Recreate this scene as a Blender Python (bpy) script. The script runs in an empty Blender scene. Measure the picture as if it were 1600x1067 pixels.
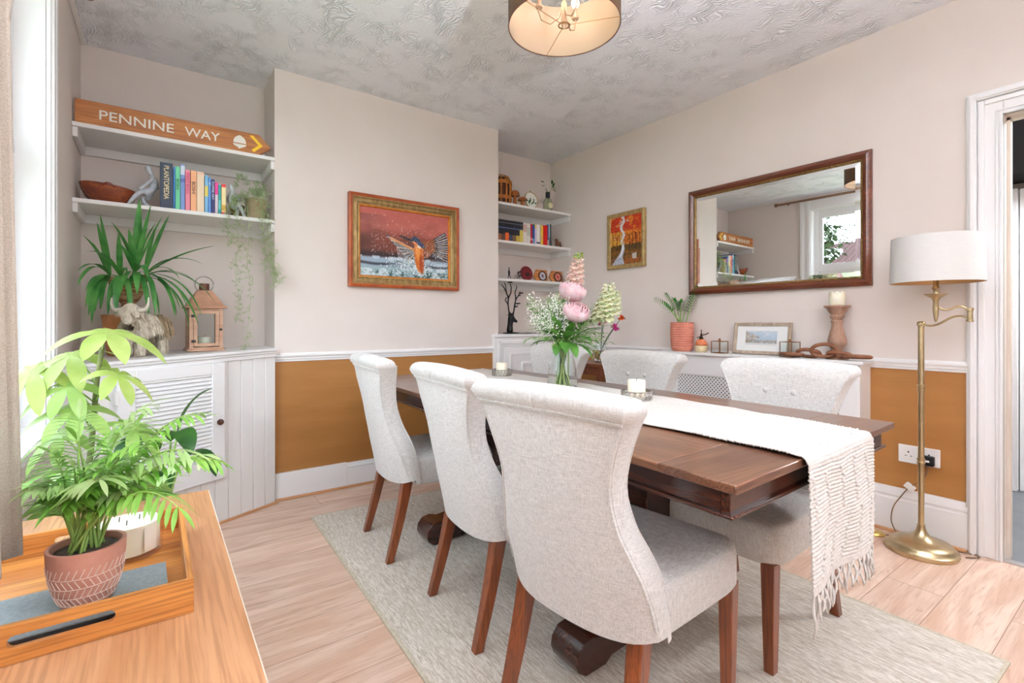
import bpy, math, random
import numpy as np
from mathutils import Vector, Matrix, Euler
from math import sin, cos, pi, radians as R, sqrt, atan2

SC = bpy.context.scene
COL = SC.collection
random.seed(7)

# ------------------------------------------------------------ camera, world, light, exposure
cd = bpy.data.cameras.new('camera'); cam = bpy.data.objects.new('camera', cd); COL.objects.link(cam)
cd.sensor_width = 36; cd.lens = 36*765.5/1600; cd.shift_y = -28.8/1600; cd.clip_start = .01
cam.location = (0, 0, 1.1); cam.rotation_euler = (pi/2, 0, -R(35.905))
SC.camera = cam
SC.view_settings.view_transform = 'Standard'; SC.view_settings.look = 'None'
SC.view_settings.gamma = 1; SC.view_settings.use_curve_mapping = False
SC.view_settings.exposure = 0.46
SC.cycles.use_denoising = True
SC.cycles.max_bounces = 10; SC.cycles.diffuse_bounces = 6; SC.cycles.transparent_max_bounces = 24
SC.cycles.sample_clamp_indirect = 8
W = bpy.data.worlds.new('World'); SC.world = W; W.use_nodes = True
wn = W.node_tree; bg = wn.nodes['Background']
tcw = wn.nodes.new('ShaderNodeTexCoord'); mpw = wn.nodes.new('ShaderNodeSeparateXYZ')
rmp = wn.nodes.new('ShaderNodeValToRGB')
wn.links.new(tcw.outputs['Generated'], mpw.inputs[0]); wn.links.new(mpw.outputs['Z'], rmp.inputs[0])
rmp.color_ramp.elements[0].position = 0.0; rmp.color_ramp.elements[0].color = (.88, .94, 1, 1)
rmp.color_ramp.elements[1].position = .6; rmp.color_ramp.elements[1].color = (.74, .86, 1.0, 1)
wn.links.new(rmp.outputs[0], bg.inputs[0]); bg.inputs[1].default_value = 6.2

def area(name, loc, rot, sx, sy, power, col=(1, 1, 1), portal=False):
    l = bpy.data.lights.new(name, 'AREA'); l.shape = 'RECTANGLE'; l.size = sx; l.size_y = sy
    l.energy = power; l.color = col
    if portal: l.cycles.is_portal = True
    o = bpy.data.objects.new(name, l); o.location = loc; o.rotation_euler = rot; COL.objects.link(o); return o
# daylight through the side window, and a fill window added behind the camera
area('window_portal', (-.40, 1.66, 1.62), (0, -pi/2, 0), 1.75, 1.92, 1, portal=True)
area('window_fill_portal', (.95, -1.32, 1.70), (pi/2, 0, 0), .9, .9, 1, portal=True)

# ------------------------------------------------------------ colour and materials
def lin(c):
    r = []
    for v in c[:3]:
        v = v/255.
        r.append(v/12.92 if v <= .04045 else ((v+.055)/1.055)**2.4)
    return (r[0], r[1], r[2], 1)
MATS = {}
def mat(name, col, col2=None, rough=.6, metal=0, scale=(5, 5, 5), detail=3, bump=0, bscale=None, dist=.002,
        contrast=(.35, .65), coat=0, trans=0, ior=1.45, alpha=1, emis=None, estr=0, sheen=0, nrough=.55, spec=.5, distort=0, sss=0, thin=0):
    m = bpy.data.materials.new(name); m.use_nodes = True; nt = m.node_tree; N = nt.nodes; L = nt.links
    b = N['Principled BSDF']
    b.inputs['Base Color'].default_value = lin(col); b.inputs['Roughness'].default_value = rough
    b.inputs['Metallic'].default_value = metal; b.inputs['Coat Weight'].default_value = coat
    b.inputs['Transmission Weight'].default_value = trans; b.inputs['IOR'].default_value = ior
    b.inputs['Alpha'].default_value = alpha; b.inputs['Sheen Weight'].default_value = sheen
    b.inputs['Specular IOR Level'].default_value = spec
    if sss: b.inputs['Subsurface Weight'].default_value = sss; b.inputs['Subsurface Scale'].default_value = .02
    if emis: b.inputs['Emission Color'].default_value = lin(emis); b.inputs['Emission Strength'].default_value = estr
    if col2 or bump:
        tc = N.new('ShaderNodeTexCoord')
    if col2:
        mp = N.new('ShaderNodeMapping'); mp.inputs['Scale'].default_value = scale
        L.new(tc.outputs['Object'], mp.inputs[0])
        no = N.new('ShaderNodeTexNoise'); no.inputs['Scale'].default_value = 1; no.inputs['Detail'].default_value = detail
        no.inputs['Roughness'].default_value = nrough; no.inputs['Distortion'].default_value = distort
        L.new(mp.outputs[0], no.inputs['Vector'])
        cr = N.new('ShaderNodeValToRGB'); cr.color_ramp.elements[0].position = contrast[0]; cr.color_ramp.elements[1].position = contrast[1]
        cr.color_ramp.elements[0].color = lin(col); cr.color_ramp.elements[1].color = lin(col2)
        L.new(no.outputs[0], cr.inputs[0]); L.new(cr.outputs[0], b.inputs['Base Color'])
    if bump:
        mp2 = N.new('ShaderNodeMapping'); mp2.inputs['Scale'].default_value = bscale or scale
        L.new(tc.outputs['Object'], mp2.inputs[0])
        n2 = N.new('ShaderNodeTexNoise'); n2.inputs['Scale'].default_value = 1; n2.inputs['Detail'].default_value = 4
        L.new(mp2.outputs[0], n2.inputs['Vector'])
        bp = N.new('ShaderNodeBump'); bp.inputs['Strength'].default_value = bump; bp.inputs['Distance'].default_value = dist
        L.new(n2.outputs[0], bp.inputs['Height']); L.new(bp.outputs[0], b.inputs['Normal'])
    if thin:                       # light passes through leaves, petals and thin cloth
        out = N['Material Output']; mx = N.new('ShaderNodeMixShader'); mx.inputs[0].default_value = thin; tl = N.new('ShaderNodeBsdfTranslucent')
        if b.inputs['Base Color'].is_linked: L.new(b.inputs['Base Color'].links[0].from_socket, tl.inputs[0])
        else: tl.inputs[0].default_value = lin(col)
        L.new(b.outputs[0], mx.inputs[1]); L.new(tl.outputs[0], mx.inputs[2]); L.new(mx.outputs[0], out.inputs[0])
    MATS[name] = m
    return m
def cmix(nt, a, b, fac):
    mx = nt.nodes.new('ShaderNodeMix'); mx.data_type = 'RGBA'
    for s, v in ((6, a), (7, b), (0, fac)):
        if hasattr(v, 'is_output') or hasattr(v, 'links'): nt.links.new(v, mx.inputs[s])
        else: mx.inputs[s].default_value = v
    return mx.outputs[2]

white = mat('white_paint', (236, 234, 232), rough=.45, bump=.04, bscale=(20, 20, 20), dist=.002)
white_gloss = mat('white_gloss_paint', (238, 237, 237), rough=.35, bump=.03, bscale=(16, 16, 16), dist=.002)
cream = mat('cream_wall_paint', (222, 211, 204), (226, 216, 209), rough=.85, scale=(2, 2, 2), bump=.25, bscale=(35, 35, 35), dist=.003)
ochre = mat('ochre_wall_paint', (168, 116, 60), (158, 106, 52), rough=.5, scale=(1.5, 1.5, 9), detail=5, bump=.35, bscale=(14, 14, 60), dist=.003)
plaster = mat('pale_jamb_paint', (208, 196, 182), (216, 206, 194), rough=.6, scale=(4, 4, 4))
black_metal = mat('black_metal', (14, 13, 15), rough=.4)
silver = mat('worn_silver', (196, 190, 182), (150, 144, 138), metal=.85, rough=.35, scale=(60, 60, 60))
brass = mat('antique_brass', (204, 186, 150), (188, 168, 130), metal=1, rough=.3, scale=(20, 20, 20))
glass = mat('clear_glass', (250, 253, 252), rough=.0, trans=1, ior=1.35)
def thin_glass(name):
    m = bpy.data.materials.new(name); m.use_nodes = True; nt = m.node_tree; N = nt.nodes; L = nt.links; N.clear()
    out = N.new('ShaderNodeOutputMaterial'); mx = N.new('ShaderNodeMixShader'); tr = N.new('ShaderNodeBsdfTransparent'); gl = N.new('ShaderNodeBsdfGlossy'); gl.inputs['Roughness'].default_value = 0
    lw = N.new('ShaderNodeLayerWeight'); lw.inputs[0].default_value = .5; pw = N.new('ShaderNodeMath'); pw.operation = 'POWER'; pw.inputs[1].default_value = 4; L.new(lw.outputs['Facing'], pw.inputs[0])
    fr = N.new('ShaderNodeMath'); fr.operation = 'MULTIPLY_ADD'; fr.inputs[1].default_value = .5; fr.inputs[2].default_value = .045; L.new(pw.outputs[0], fr.inputs[0]); tr.inputs[0].default_value = (.97, .98, .98, 1)
    L.new(fr.outputs[0], mx.inputs[0]); L.new(tr.outputs[0], mx.inputs[1]); L.new(gl.outputs[0], mx.inputs[2]); L.new(mx.outputs[0], out.inputs[0]); return m
pane_glass = thin_glass('window_glass')
wax = mat('cream_wax', (244, 236, 216), rough=.5, sss=.3)
steel = mat('brushed_copper', (170, 130, 96), metal=1, rough=.35)

def wood(name, c1, c2, c3=None, axis=0, k=1., rough=.4, coat=0, bump=.15, g=1.):
    """grain streaks along one object axis, with broad figure under fine pores"""
    m = bpy.data.materials.new(name); m.use_nodes = True; nt = m.node_tree; N = nt.nodes; L = nt.links
    b = N['Principled BSDF']; b.inputs['Roughness'].default_value = rough; b.inputs['Coat Weight'].default_value = coat
    b.inputs['Coat Roughness'].default_value = .15
    tc = N.new('ShaderNodeTexCoord')
    def nz(s_long, s_cross, detail, dist=0.):
        mp = N.new('ShaderNodeMapping'); s = [s_cross*k]*3; s[axis] = s_long*k; mp.inputs['Scale'].default_value = s
        L.new(tc.outputs['Object'], mp.inputs[0])
        n = N.new('ShaderNodeTexNoise'); n.inputs['Scale'].default_value = 1; n.inputs['Detail'].default_value = detail
        n.inputs['Distortion'].default_value = dist
        L.new(mp.outputs[0], n.inputs['Vector']); return n.outputs[0]
    a = nz(1.1, 11, 4, 1.2*g); f = nz(5, 160, 2)
    cr = N.new('ShaderNodeValToRGB'); cr.color_ramp.elements[0].position = .36; cr.color_ramp.elements[1].position = .64
    cr.color_ramp.elements[0].color = lin(c1); cr.color_ramp.elements[1].color = lin(c2); L.new(a, cr.inputs[0])
    cr2 = N.new('ShaderNodeValToRGB'); cr2.color_ramp.elements[0].position = .45; cr2.color_ramp.elements[1].position = .62
    cr2.color_ramp.elements[0].color = (0, 0, 0, 1); cr2.color_ramp.elements[1].color = (.55, .55, .55, 1); L.new(f, cr2.inputs[0])
    L.new(cmix(nt, cr.outputs[0], lin(c3 or [v*.72 for v in c1]), cr2.outputs[0]), b.inputs['Base Color'])
    if bump:
        bp = N.new('ShaderNodeBump'); bp.inputs['Strength'].default_value = bump; bp.inputs['Distance'].default_value = .002
        L.new(f, bp.inputs['Height']); L.new(bp.outputs[0], b.inputs['Normal'])
    MATS[name] = m; return m

def linen(name, c1, c2, fine=1.):
    m = bpy.data.materials.new(name); m.use_nodes = True; nt = m.node_tree; N = nt.nodes; L = nt.links
    b = N['Principled BSDF']; b.inputs['Roughness'].default_value = .95; b.inputs['Sheen Weight'].default_value = .25
    b.inputs['Specular IOR Level'].default_value = .2
    tc = N.new('ShaderNodeTexCoord'); outs = []
    for s in ((60*fine, 40*fine, 900*fine), (520*fine, 520*fine, 40*fine), (9, 9, 9)):
        mp = N.new('ShaderNodeMapping'); mp.inputs['Scale'].default_value = s; L.new(tc.outputs['Object'], mp.inputs[0])
        n = N.new('ShaderNodeTexNoise'); n.inputs['Scale'].default_value = 1; n.inputs['Detail'].default_value = 2
        L.new(mp.outputs[0], n.inputs['Vector']); outs.append(n.outputs[0])
    ad = N.new('ShaderNodeMath'); ad.operation = 'ADD'; L.new(outs[0], ad.inputs[0]); L.new(outs[1], ad.inputs[1])
    cr = N.new('ShaderNodeValToRGB'); cr.color_ramp.elements[0].position = .36; cr.color_ramp.elements[1].position = .60
    hv = N.new('ShaderNodeMath'); hv.operation = 'MULTIPLY'; hv.inputs[1].default_value = .5; L.new(ad.outputs[0], hv.inputs[0])
    cr.color_ramp.elements[0].color = lin(c1); cr.color_ramp.elements[1].color = lin(c2); L.new(hv.outputs[0], cr.inputs[0])
    L.new(cr.outputs[0], b.inputs['Base Color'])
    bp = N.new('ShaderNodeBump'); bp.inputs['Strength'].default_value = .5; bp.inputs['Distance'].default_value = .0012
    L.new(hv.outputs[0], bp.inputs['Height'])
    bp2 = N.new('ShaderNodeBump'); bp2.inputs['Strength'].default_value = .25; bp2.inputs['Distance'].default_value = .012
    L.new(outs[2], bp2.inputs['Height']); L.new(bp.outputs[0], bp2.inputs['Normal']); L.new(bp2.outputs[0], b.inputs['Normal'])
    MATS[name] = m; return m

# ------------------------------------------------------------ geometry helpers
class G:
    def __init__(s): s.v = []; s.f = []; s.mi = []; s.m = 0
    def add(s, vs, fs, M=None):
        o = len(s.v)
        if M is not None: vs = [M @ Vector(p) for p in vs]
        s.v += [tuple(p) for p in vs]; s.f += [tuple(i+o for i in f) for f in fs]; s.mi += [s.m]*len(fs); return s
    def box(s, x0, x1, y0, y1, z0, z1, M=None):
        vs = [(x, y, z) for z in (z0, z1) for y in (y0, y1) for x in (x0, x1)]
        return s.add(vs, [(0, 2, 3, 1), (4, 5, 7, 6), (0, 1, 5, 4), (2, 6, 7, 3), (0, 4, 6, 2), (1, 3, 7, 5)], M)
    def cbox(s, c, d, M=None):
        return s.box(c[0]-d[0]/2, c[0]+d[0]/2, c[1]-d[1]/2, c[1]+d[1]/2, c[2]-d[2]/2, c[2]+d[2]/2, M)
    def lathe(s, prof, c=(0, 0, 0), n=32, M=None, sx=1, sy=1, closed=False):
        vs = []; fs = []; k = len(prof)
        for r, z in prof:
            for i in range(n):
                a = 2*pi*i/n; vs.append((c[0]+max(r, 1e-5)*cos(a)*sx, c[1]+max(r, 1e-5)*sin(a)*sy, c[2]+z))
        for j in range(k-1 if not closed else k):
            j2 = (j+1) % k
            for i in range(n):
                i2 = (i+1) % n; fs.append((j*n+i, j*n+i2, j2*n+i2, j2*n+i))
        if not closed:
            if prof[0][0] > 1e-4: fs.append(tuple(reversed(range(n))))
            if prof[-1][0] > 1e-4: fs.append(tuple((k-1)*n+i for i in range(n)))
        return s.add(vs, fs, M)
    def tube(s, pts, r, n=8, caps=True, M=None, closed=False, flat=1.):
        pts = [Vector(p) for p in pts]; k = len(pts); vs = []; fs = []
        rr = r if hasattr(r, '__len__') else [r]*k
        up = None
        for i, p in enumerate(pts):
            a = pts[i-1] if (i > 0 or closed) else p; b = pts[(i+1) % k] if (i < k-1 or closed) else p
            t = (b-a).normalized() if (b-a).length > 1e-9 else Vector((0, 0, 1))
            if up is None: up = Vector((0, 0, 1)) if abs(t.z) < .9 else Vector((1, 0, 0))
            u = (up - t*up.dot(t))
            u = u.normalized() if u.length > 1e-6 else t.orthogonal().normalized()
            w = t.cross(u); up = u
            for j in range(n):
                an = 2*pi*j/n; vs.append(p + u*cos(an)*rr[i] + w*sin(an)*rr[i]*flat)
        for i in range(k if closed else k-1):
            i2 = (i+1) % k
            for j in range(n):
                j2 = (j+1) % n; fs.append((i*n+j, i*n+j2, i2*n+j2, i2*n+j))
        if caps and not closed:
            fs.append(tuple(reversed(range(n)))); fs.append(tuple((k-1)*n+j for j in range(n)))
        return s.add(vs, fs, M)
    def prism(s, poly, h0, h1, M=None):
        """poly in xy, extruded from z=h0 to h1"""
        n = len(poly); vs = [(p[0], p[1], h0) for p in poly]+[(p[0], p[1], h1) for p in poly]
        fs = [tuple(reversed(range(n))), tuple(range(n, 2*n))]+[(i, (i+1) % n, n+(i+1) % n, n+i) for i in range(n)]
        return s.add(vs, fs, M)
    def grid(s, fn, nu, nv, wu=False, wv=False, M=None):
        vs = [fn(i/(nu if wu else nu-1), j/(nv if wv else nv-1)) for i in range(nu) for j in range(nv)]; fs = []
        for i in range(nu if wu else nu-1):
            for j in range(nv if wv else nv-1):
                i2 = (i+1) % nu; j2 = (j+1) % nv
                fs.append((i*nv+j, i2*nv+j, i2*nv+j2, i*nv+j2))
        return s.add(vs, fs, M)
    def sphere(s, c, r, n=12, sq=(1, 1, 1), M=None):
        m = max(4, n//2)
        return s.grid(lambda u, v: (c[0]+r*sq[0]*sin(pi*v)*cos(2*pi*u), c[1]+r*sq[1]*sin(pi*v)*sin(2*pi*u), c[2]-r*sq[2]*cos(pi*v)), n, m, wu=True, M=M)
    def leaf(s, p0, d, L, w, droop=.3, fold=.25, n=6, up=(0, 0, 1), tipw=0., shape=1.):
        """a blade from p0 along d, bending down by droop, folded along its midrib"""
        p = Vector(p0); d = Vector(d).normalized(); upv = Vector(up); vs = []; fs = []
        side = d.cross(upv)
        side = side.normalized() if side.length > 1e-4 else Vector((1, 0, 0))
        st = L/n
        for i in range(n+1):
            t = i/n; ww = w*.5*(sin(pi*min(1, max(0, t**shape)))**.75 if 0 < t < 1 else tipw)
            nn = side.cross(d).normalized()
            vs += [p-side*ww+nn*ww*fold, p.copy(), p+side*ww+nn*ww*fold]
            d = (d+Vector((0, 0, -droop*st/L*1.6))).normalized(); p = p+d*st
        for i in range(n):
            a = 3*i; fs += [(a, a+1, a+4, a+3), (a+1, a+2, a+5, a+4)]
        return s.add(vs, fs)
    def build(s, name, m, parent=None, loc=(0, 0, 0), smooth=40, bevel=0, rot=None, seg=2, link=True):
        me = bpy.data.meshes.new(name); me.from_pydata(s.v, [], s.f); me.validate()
        for x in (m if isinstance(m, (list, tuple)) else [m]): me.materials.append(x)
        if isinstance(m, (list, tuple)) and len(s.mi) == len(me.polygons): me.polygons.foreach_set('material_index', s.mi)
        if smooth:
            me.shade_smooth()
            if smooth < 180: me.set_sharp_from_angle(angle=R(smooth))
        me.update()
        o = bpy.data.objects.new(name, me); COL.objects.link(o); o.location = loc
        if rot: o.rotation_euler = rot
        if parent: o.parent = parent
        if bevel:
            b = o.modifiers.new('bevel', 'BEVEL'); b.width = bevel; b.segments = seg; b.limit_method = 'ANGLE'; b.angle_limit = R(35)
        return o

def tag(o, label=None, cat=None, group=None, kind=None):
    if label: o['label'] = label
    if cat: o['category'] = cat
    if group: o['group'] = group
    if kind: o['kind'] = kind
    return o
def thing(name, label, cat, loc=(0, 0, 0), rz=0, group=None):
    o = bpy.data.objects.new(name, None); COL.objects.link(o); o.location = loc; o.rotation_euler = (0, 0, rz)
    o.empty_display_size = .05
    return tag(o, label, cat, group)
def struct(name, g, m, **k):
    return tag(g.build(name, m, **k), kind='structure')
def kids(o): return [c for c in COL.objects if c.parent == o]
def dup(root, loc, rz, label, group=None):
    ch = kids(root)
    r = root.copy(); COL.objects.link(r); r.location = loc; r.rotation_euler = (0, 0, rz)
    r['label'] = label
    if group: r['group'] = group
    for c0 in ch:
        sub = kids(c0); c = c0.copy(); COL.objects.link(c); c.parent = r
        for s0 in sub:
            d = s0.copy(); COL.objects.link(d); d.parent = c
    return r
def text_mesh(name, txt, size, m, parent, loc, rot, ext=.0008, bold=0., align='LEFT', sx=1.):
    cu = bpy.data.curves.new(name, 'FONT'); cu.body = txt; cu.size = size; cu.extrude = ext; cu.offset = bold; cu.align_x = align
    to = bpy.data.objects.new(name+'_curve', cu); COL.objects.link(to)
    bpy.context.view_layer.update()
    me = bpy.data.meshes.new_from_object(to.evaluated_get(bpy.context.evaluated_depsgraph_get()))
    bpy.data.objects.remove(to, do_unlink=True); bpy.data.curves.remove(cu)
    me.name = name; me.materials.clear(); me.materials.append(m)
    o = bpy.data.objects.new(name, me); COL.objects.link(o); o.location = loc; o.rotation_euler = rot; o.scale = (sx, 1, 1)
    if parent: o.parent = parent
    return o
def lerp(a, b, t): return a+(b-a)*t
def interp(x, xs, ys):
    """smooth (Catmull-Rom like) interpolation through a table"""
    x = min(max(x, xs[0]), xs[-1]); i = 0
    while i < len(xs)-2 and x > xs[i+1]: i += 1
    h = xs[i+1]-xs[i]; t = (x-xs[i])/h
    def sl(j):
        if j == 0: return (ys[1]-ys[0])/(xs[1]-xs[0])
        if j == len(xs)-1: return (ys[-1]-ys[-2])/(xs[-1]-xs[-2])
        return (ys[j+1]-ys[j-1])/(xs[j+1]-xs[j-1])
    m0, m1 = sl(i)*h, sl(i+1)*h
    return (2*t**3-3*t*t+1)*ys[i]+(t**3-2*t*t+t)*m0+(-2*t**3+3*t*t)*ys[i+1]+(t**3-t*t)*m1
def bez(p0, p1, p2, n=10):
    p0, p1, p2 = Vector(p0), Vector(p1), Vector(p2)
    return [(1-t)**2*p0+2*t*(1-t)*p1+t*t*p2 for t in [i/n for i in range(n+1)]]
def Tr(x, y, z): return Matrix.Translation((x, y, z))
def Rt(a, ax): return Matrix.Rotation(a, 4, ax)
# ============================================================ THE ROOM
XL, XR, YC, YR, YL, H = -.35, 3.163, 3.319, 3.719, 3.668, 2.68
CX0, CX1 = .588, 2.264            # chimney breast
YB = -1.3                          # wall behind the camera
DZ, DT = .859, .912                # dado rail bottom and top

# floor: laminate planks along X
def floor_mat():
    m = bpy.data.materials.new('laminate_planks'); m.use_nodes = True; nt = m.node_tree; N = nt.nodes; L = nt.links
    b = N['Principled BSDF']; b.inputs['Roughness'].default_value = .42
    tc = N.new('ShaderNodeTexCoord')
    br = N.new('ShaderNodeTexBrick'); br.offset = .37; br.inputs['Scale'].default_value = 1
    br.inputs['Brick Width'].default_value = 1.28; br.inputs['Row Height'].default_value = .192; br.inputs['Mortar Size'].default_value = .0012
    br.inputs['Color1'].default_value = (0, 0, 0, 1); br.inputs['Color2'].default_value = (1, 1, 1, 1); br.inputs['Mortar'].default_value = (.5, .5, .5, 1)
    L.new(tc.outputs['Object'], br.inputs['Vector'])
    sc = N.new('ShaderNodeVectorMath'); sc.operation = 'SCALE'; sc.inputs['Scale'].default_value = 9; L.new(br.outputs['Color'], sc.inputs[0])
    ad = N.new('ShaderNodeVectorMath'); ad.operation = 'ADD'; L.new(tc.outputs['Object'], ad.inputs[0]); L.new(sc.outputs[0], ad.inputs[1])
    outs = []
    for s, d, di in (((1.1, 7, 7), 5, 2.2), ((7, 130, 7), 3, 0), ((2.6, 17, 5), 3, 3.0)):
        mp = N.new('ShaderNodeMapping'); mp.inputs['Scale'].default_value = s; L.new(ad.outputs[0], mp.inputs[0])
        n = N.new('ShaderNodeTexNoise'); n.inputs['Scale'].default_value = 1; n.inputs['Detail'].default_value = d; n.inputs['Distortion'].default_value = di
        L.new(mp.outputs[0], n.inputs['Vector']); outs.append(n.outputs[0])
    def ramp(x, p0, p1, c0, c1):
        cr = N.new('ShaderNodeValToRGB'); cr.color_ramp.elements[0].position = p0; cr.color_ramp.elements[1].position = p1
        cr.color_ramp.elements[0].color = c0; cr.color_ramp.elements[1].color = c1; L.new(x, cr.inputs[0]); return cr.outputs[0]
    base = ramp(outs[0], .35, .65, lin((208, 172, 148)), lin((231, 205, 186)))
    c = cmix(nt, base, lin((186, 148, 126)), ramp(outs[1], .5, .72, (0, 0, 0, 1), (.5, .5, .5, 1)))
    c = cmix(nt, c, lin((182, 140, 118)), ramp(outs[2], .60, .72, (0, 0, 0, 1), (.55, .55, .55, 1)))
    tone = ramp(br.outputs['Color'], 0, 1, (.93, .92, .92, 1), (1.02, 1.01, 1, 1))
    mx = N.new('ShaderNodeMix'); mx.data_type = 'RGBA'; mx.blend_type = 'MULTIPLY'; mx.inputs[0].default_value = 1
    L.new(c, mx.inputs[6]); L.new(tone, mx.inputs[7])
    c = cmix(nt, mx.outputs[2], lin((140, 104, 84)), br.outputs['Fac'])
    L.new(c, b.inputs['Base Color'])
    return m
struct('floor', G().box(XL-.3, XR+.02, YB-.1, YR+.1, -.05, 0), floor_mat(), smooth=0)

def ceiling_mat():
    m = bpy.data.materials.new('embossed_ceiling_paper'); m.use_nodes = True; nt = m.node_tree; N = nt.nodes; L = nt.links
    b = N['Principled BSDF']; b.inputs['Base Color'].default_value = lin((240, 242, 248)); b.inputs['Roughness'].default_value = .5
    tc = N.new('ShaderNodeTexCoord')
    n1 = N.new('ShaderNodeTexNoise'); n1.inputs['Scale'].default_value = 9; n1.inputs['Detail'].default_value = 1; L.new(tc.outputs['Object'], n1.inputs['Vector'])
    sc = N.new('ShaderNodeVectorMath'); sc.operation = 'SCALE'; sc.inputs['Scale'].default_value = .16; L.new(n1.outputs['Color'], sc.inputs[0])
    ad = N.new('ShaderNodeVectorMath'); ad.operation = 'ADD'; L.new(tc.outputs['Object'], ad.inputs[0]); L.new(sc.outputs[0], ad.inputs[1])
    w = N.new('ShaderNodeTexWave'); w.wave_type = 'BANDS'; w.inputs['Scale'].default_value = 17; w.inputs['Distortion'].default_value = 9
    w.inputs['Detail'].default_value = 2; w.inputs['Detail Scale'].default_value = 1.3; L.new(ad.outputs[0], w.inputs['Vector'])
    n2 = N.new('ShaderNodeTexNoise'); n2.inputs['Scale'].default_value = 6; n2.inputs['Detail'].default_value = 1; L.new(tc.outputs['Object'], n2.inputs['Vector'])
    cr = N.new('ShaderNodeValToRGB'); cr.color_ramp.elements[0].position = .40; cr.color_ramp.elements[1].position = .60; L.new(n2.outputs[0], cr.inputs[0])
    h = cmix(nt, (.5, .5, .5, 1), w.outputs[0], cr.outputs[0])
    n3 = N.new('ShaderNodeTexNoise'); n3.inputs['Scale'].default_value = 60; n3.inputs['Detail'].default_value = 2; L.new(ad.outputs[0], n3.inputs['Vector'])
    h = cmix(nt, h, n3.outputs[0], .35)
    bp = N.new('ShaderNodeBump'); bp.inputs['Strength'].default_value = .9; bp.inputs['Distance'].default_value = .009
    L.new(h, bp.inputs['Height']); L.new(bp.outputs[0], b.inputs['Normal']); return m
struct('ceiling', G().box(XL-.05, XR+.02, YB-.1, YR+.1, H, H+.06), ceiling_mat(), smooth=0)

# left wall with its window opening (Y .70-2.62, Z .78-2.50)
WY0, WY1, WZ0, WZ1 = .62, 2.60, .70, 2.50
g = G()
g.box(XL-.28, XL, WY1, YL+.1, 0, H).box(XL-.28, XL, YB, WY0, 0, H).box(XL-.28, XL, WY0, WY1, 0, WZ0).box(XL-.28, XL, WY0, WY1, WZ1, H)
struct('wall_left', g, cream, smooth=0)
# chimney breast and the alcoves either side of it
g = G(); g.box(XL-.02, CX0+.01, YL, YL+.12, 0, H); struct('wall_back_left_alcove', g, cream, smooth=0)
g = G(); g.box(CX1-.01, XR+.02, YR, YR+.12, 0, H); struct('wall_back_right_alcove', g, cream, smooth=0)
g = G(); g.m = 0; g.box(CX0, CX1, YC, YR+.12, DZ, H); g.m = 1; g.box(CX0, CX1, YC, YR+.12, 0, DZ)
struct('wall_chimney_breast', g, [cream, ochre], smooth=0)
# right wall with the doorway (Y -.36 to .50, Z to 2.06)
DY0, DY1, DH = -.36, .50, 2.06
g = G(); g.m = 0
g.box(XR, XR+.12, DY1, YR+.1, DZ, H).box(XR, XR+.12, YB, DY0, DZ, H).box(XR, XR+.12, DY0, DY1, DH, H)
g.m = 1; g.box(XR, XR+.12, DY1, YR+.1, 0, DZ).box(XR, XR+.12, YB, DY0, 0, DZ)
struct('wall_right', g, [cream, ochre], smooth=0)
# wall behind the camera, with an unseen window added to let in fill
g = G(); g.box(XL-.1, .50, YB-.12, YB, 0, H).box(1.40, XR+.1, YB-.12, YB, 0, H).box(.50, 1.40, YB-.12, YB, 0, 1.25).box(.50, 1.40, YB-.12, YB, 2.15, H)
struct('wall_behind', g, cream, smooth=0)
g = G()
for a, b in ((.50, .55), (.92, .98), (1.35, 1.40)): g.box(a, b, YB-.10, YB-.04, 1.25, 2.15)
g.box(.55, 1.35, YB-.10, YB-.04, 1.25, 1.30).box(.55, 1.35, YB-.10, YB-.04, 2.10, 2.15)
wf = tag(g.build('window_fill', white_gloss), kind='structure')
G().box(.55, 1.35, YB-.075, YB-.07, 1.3, 2.1).build('pane', pane_glass, wf, smooth=0)

# skirting: profile extruded along a run
def skirt(name, p0, p1, out, h):
    """moulded skirting from p0 to p1; out = unit normal into the room"""
    p0 = Vector((*p0, 0)); p1 = Vector((*p1, 0)); o = Vector((*out, 0))
    prof = [(0, 0), (.02, 0), (.02, h*.74), (.016, h*.76), (.016, h*.80), (.02, h*.82), (.020, h*.86), (.012, h*.93), (.010, h*.985), (.004, h), (0, h)]
    g = G(); n = len(prof)
    vs = [p0+o*a+Vector((0, 0, z)) for a, z in prof]+[p1+o*a+Vector((0, 0, z)) for a, z in prof]
    g.add(vs, [(i, (i+1) % n, n+(i+1) % n, n+i) for i in range(n)]+[tuple(range(n)), tuple(reversed(range(n, 2*n)))])
    return struct(name, g, white_gloss, smooth=30)
skirt('baseboard_chimney', (CX0, YC), (CX1, YC), (0, -1), .162)
G_ = G(); G_.box(CX0, CX0+.44, YC-.024, YC-.0005, .0, .168); struct('baseboard_chimney_patch', G_, white_gloss, bevel=.003)
skirt('baseboard_right', (XR, DY1+.12), (XR, YR), (-1, 0), .235)
skirt('baseboard_left', (XL, WY0), (XL, 2.75), (1, 0), .162)
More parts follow.
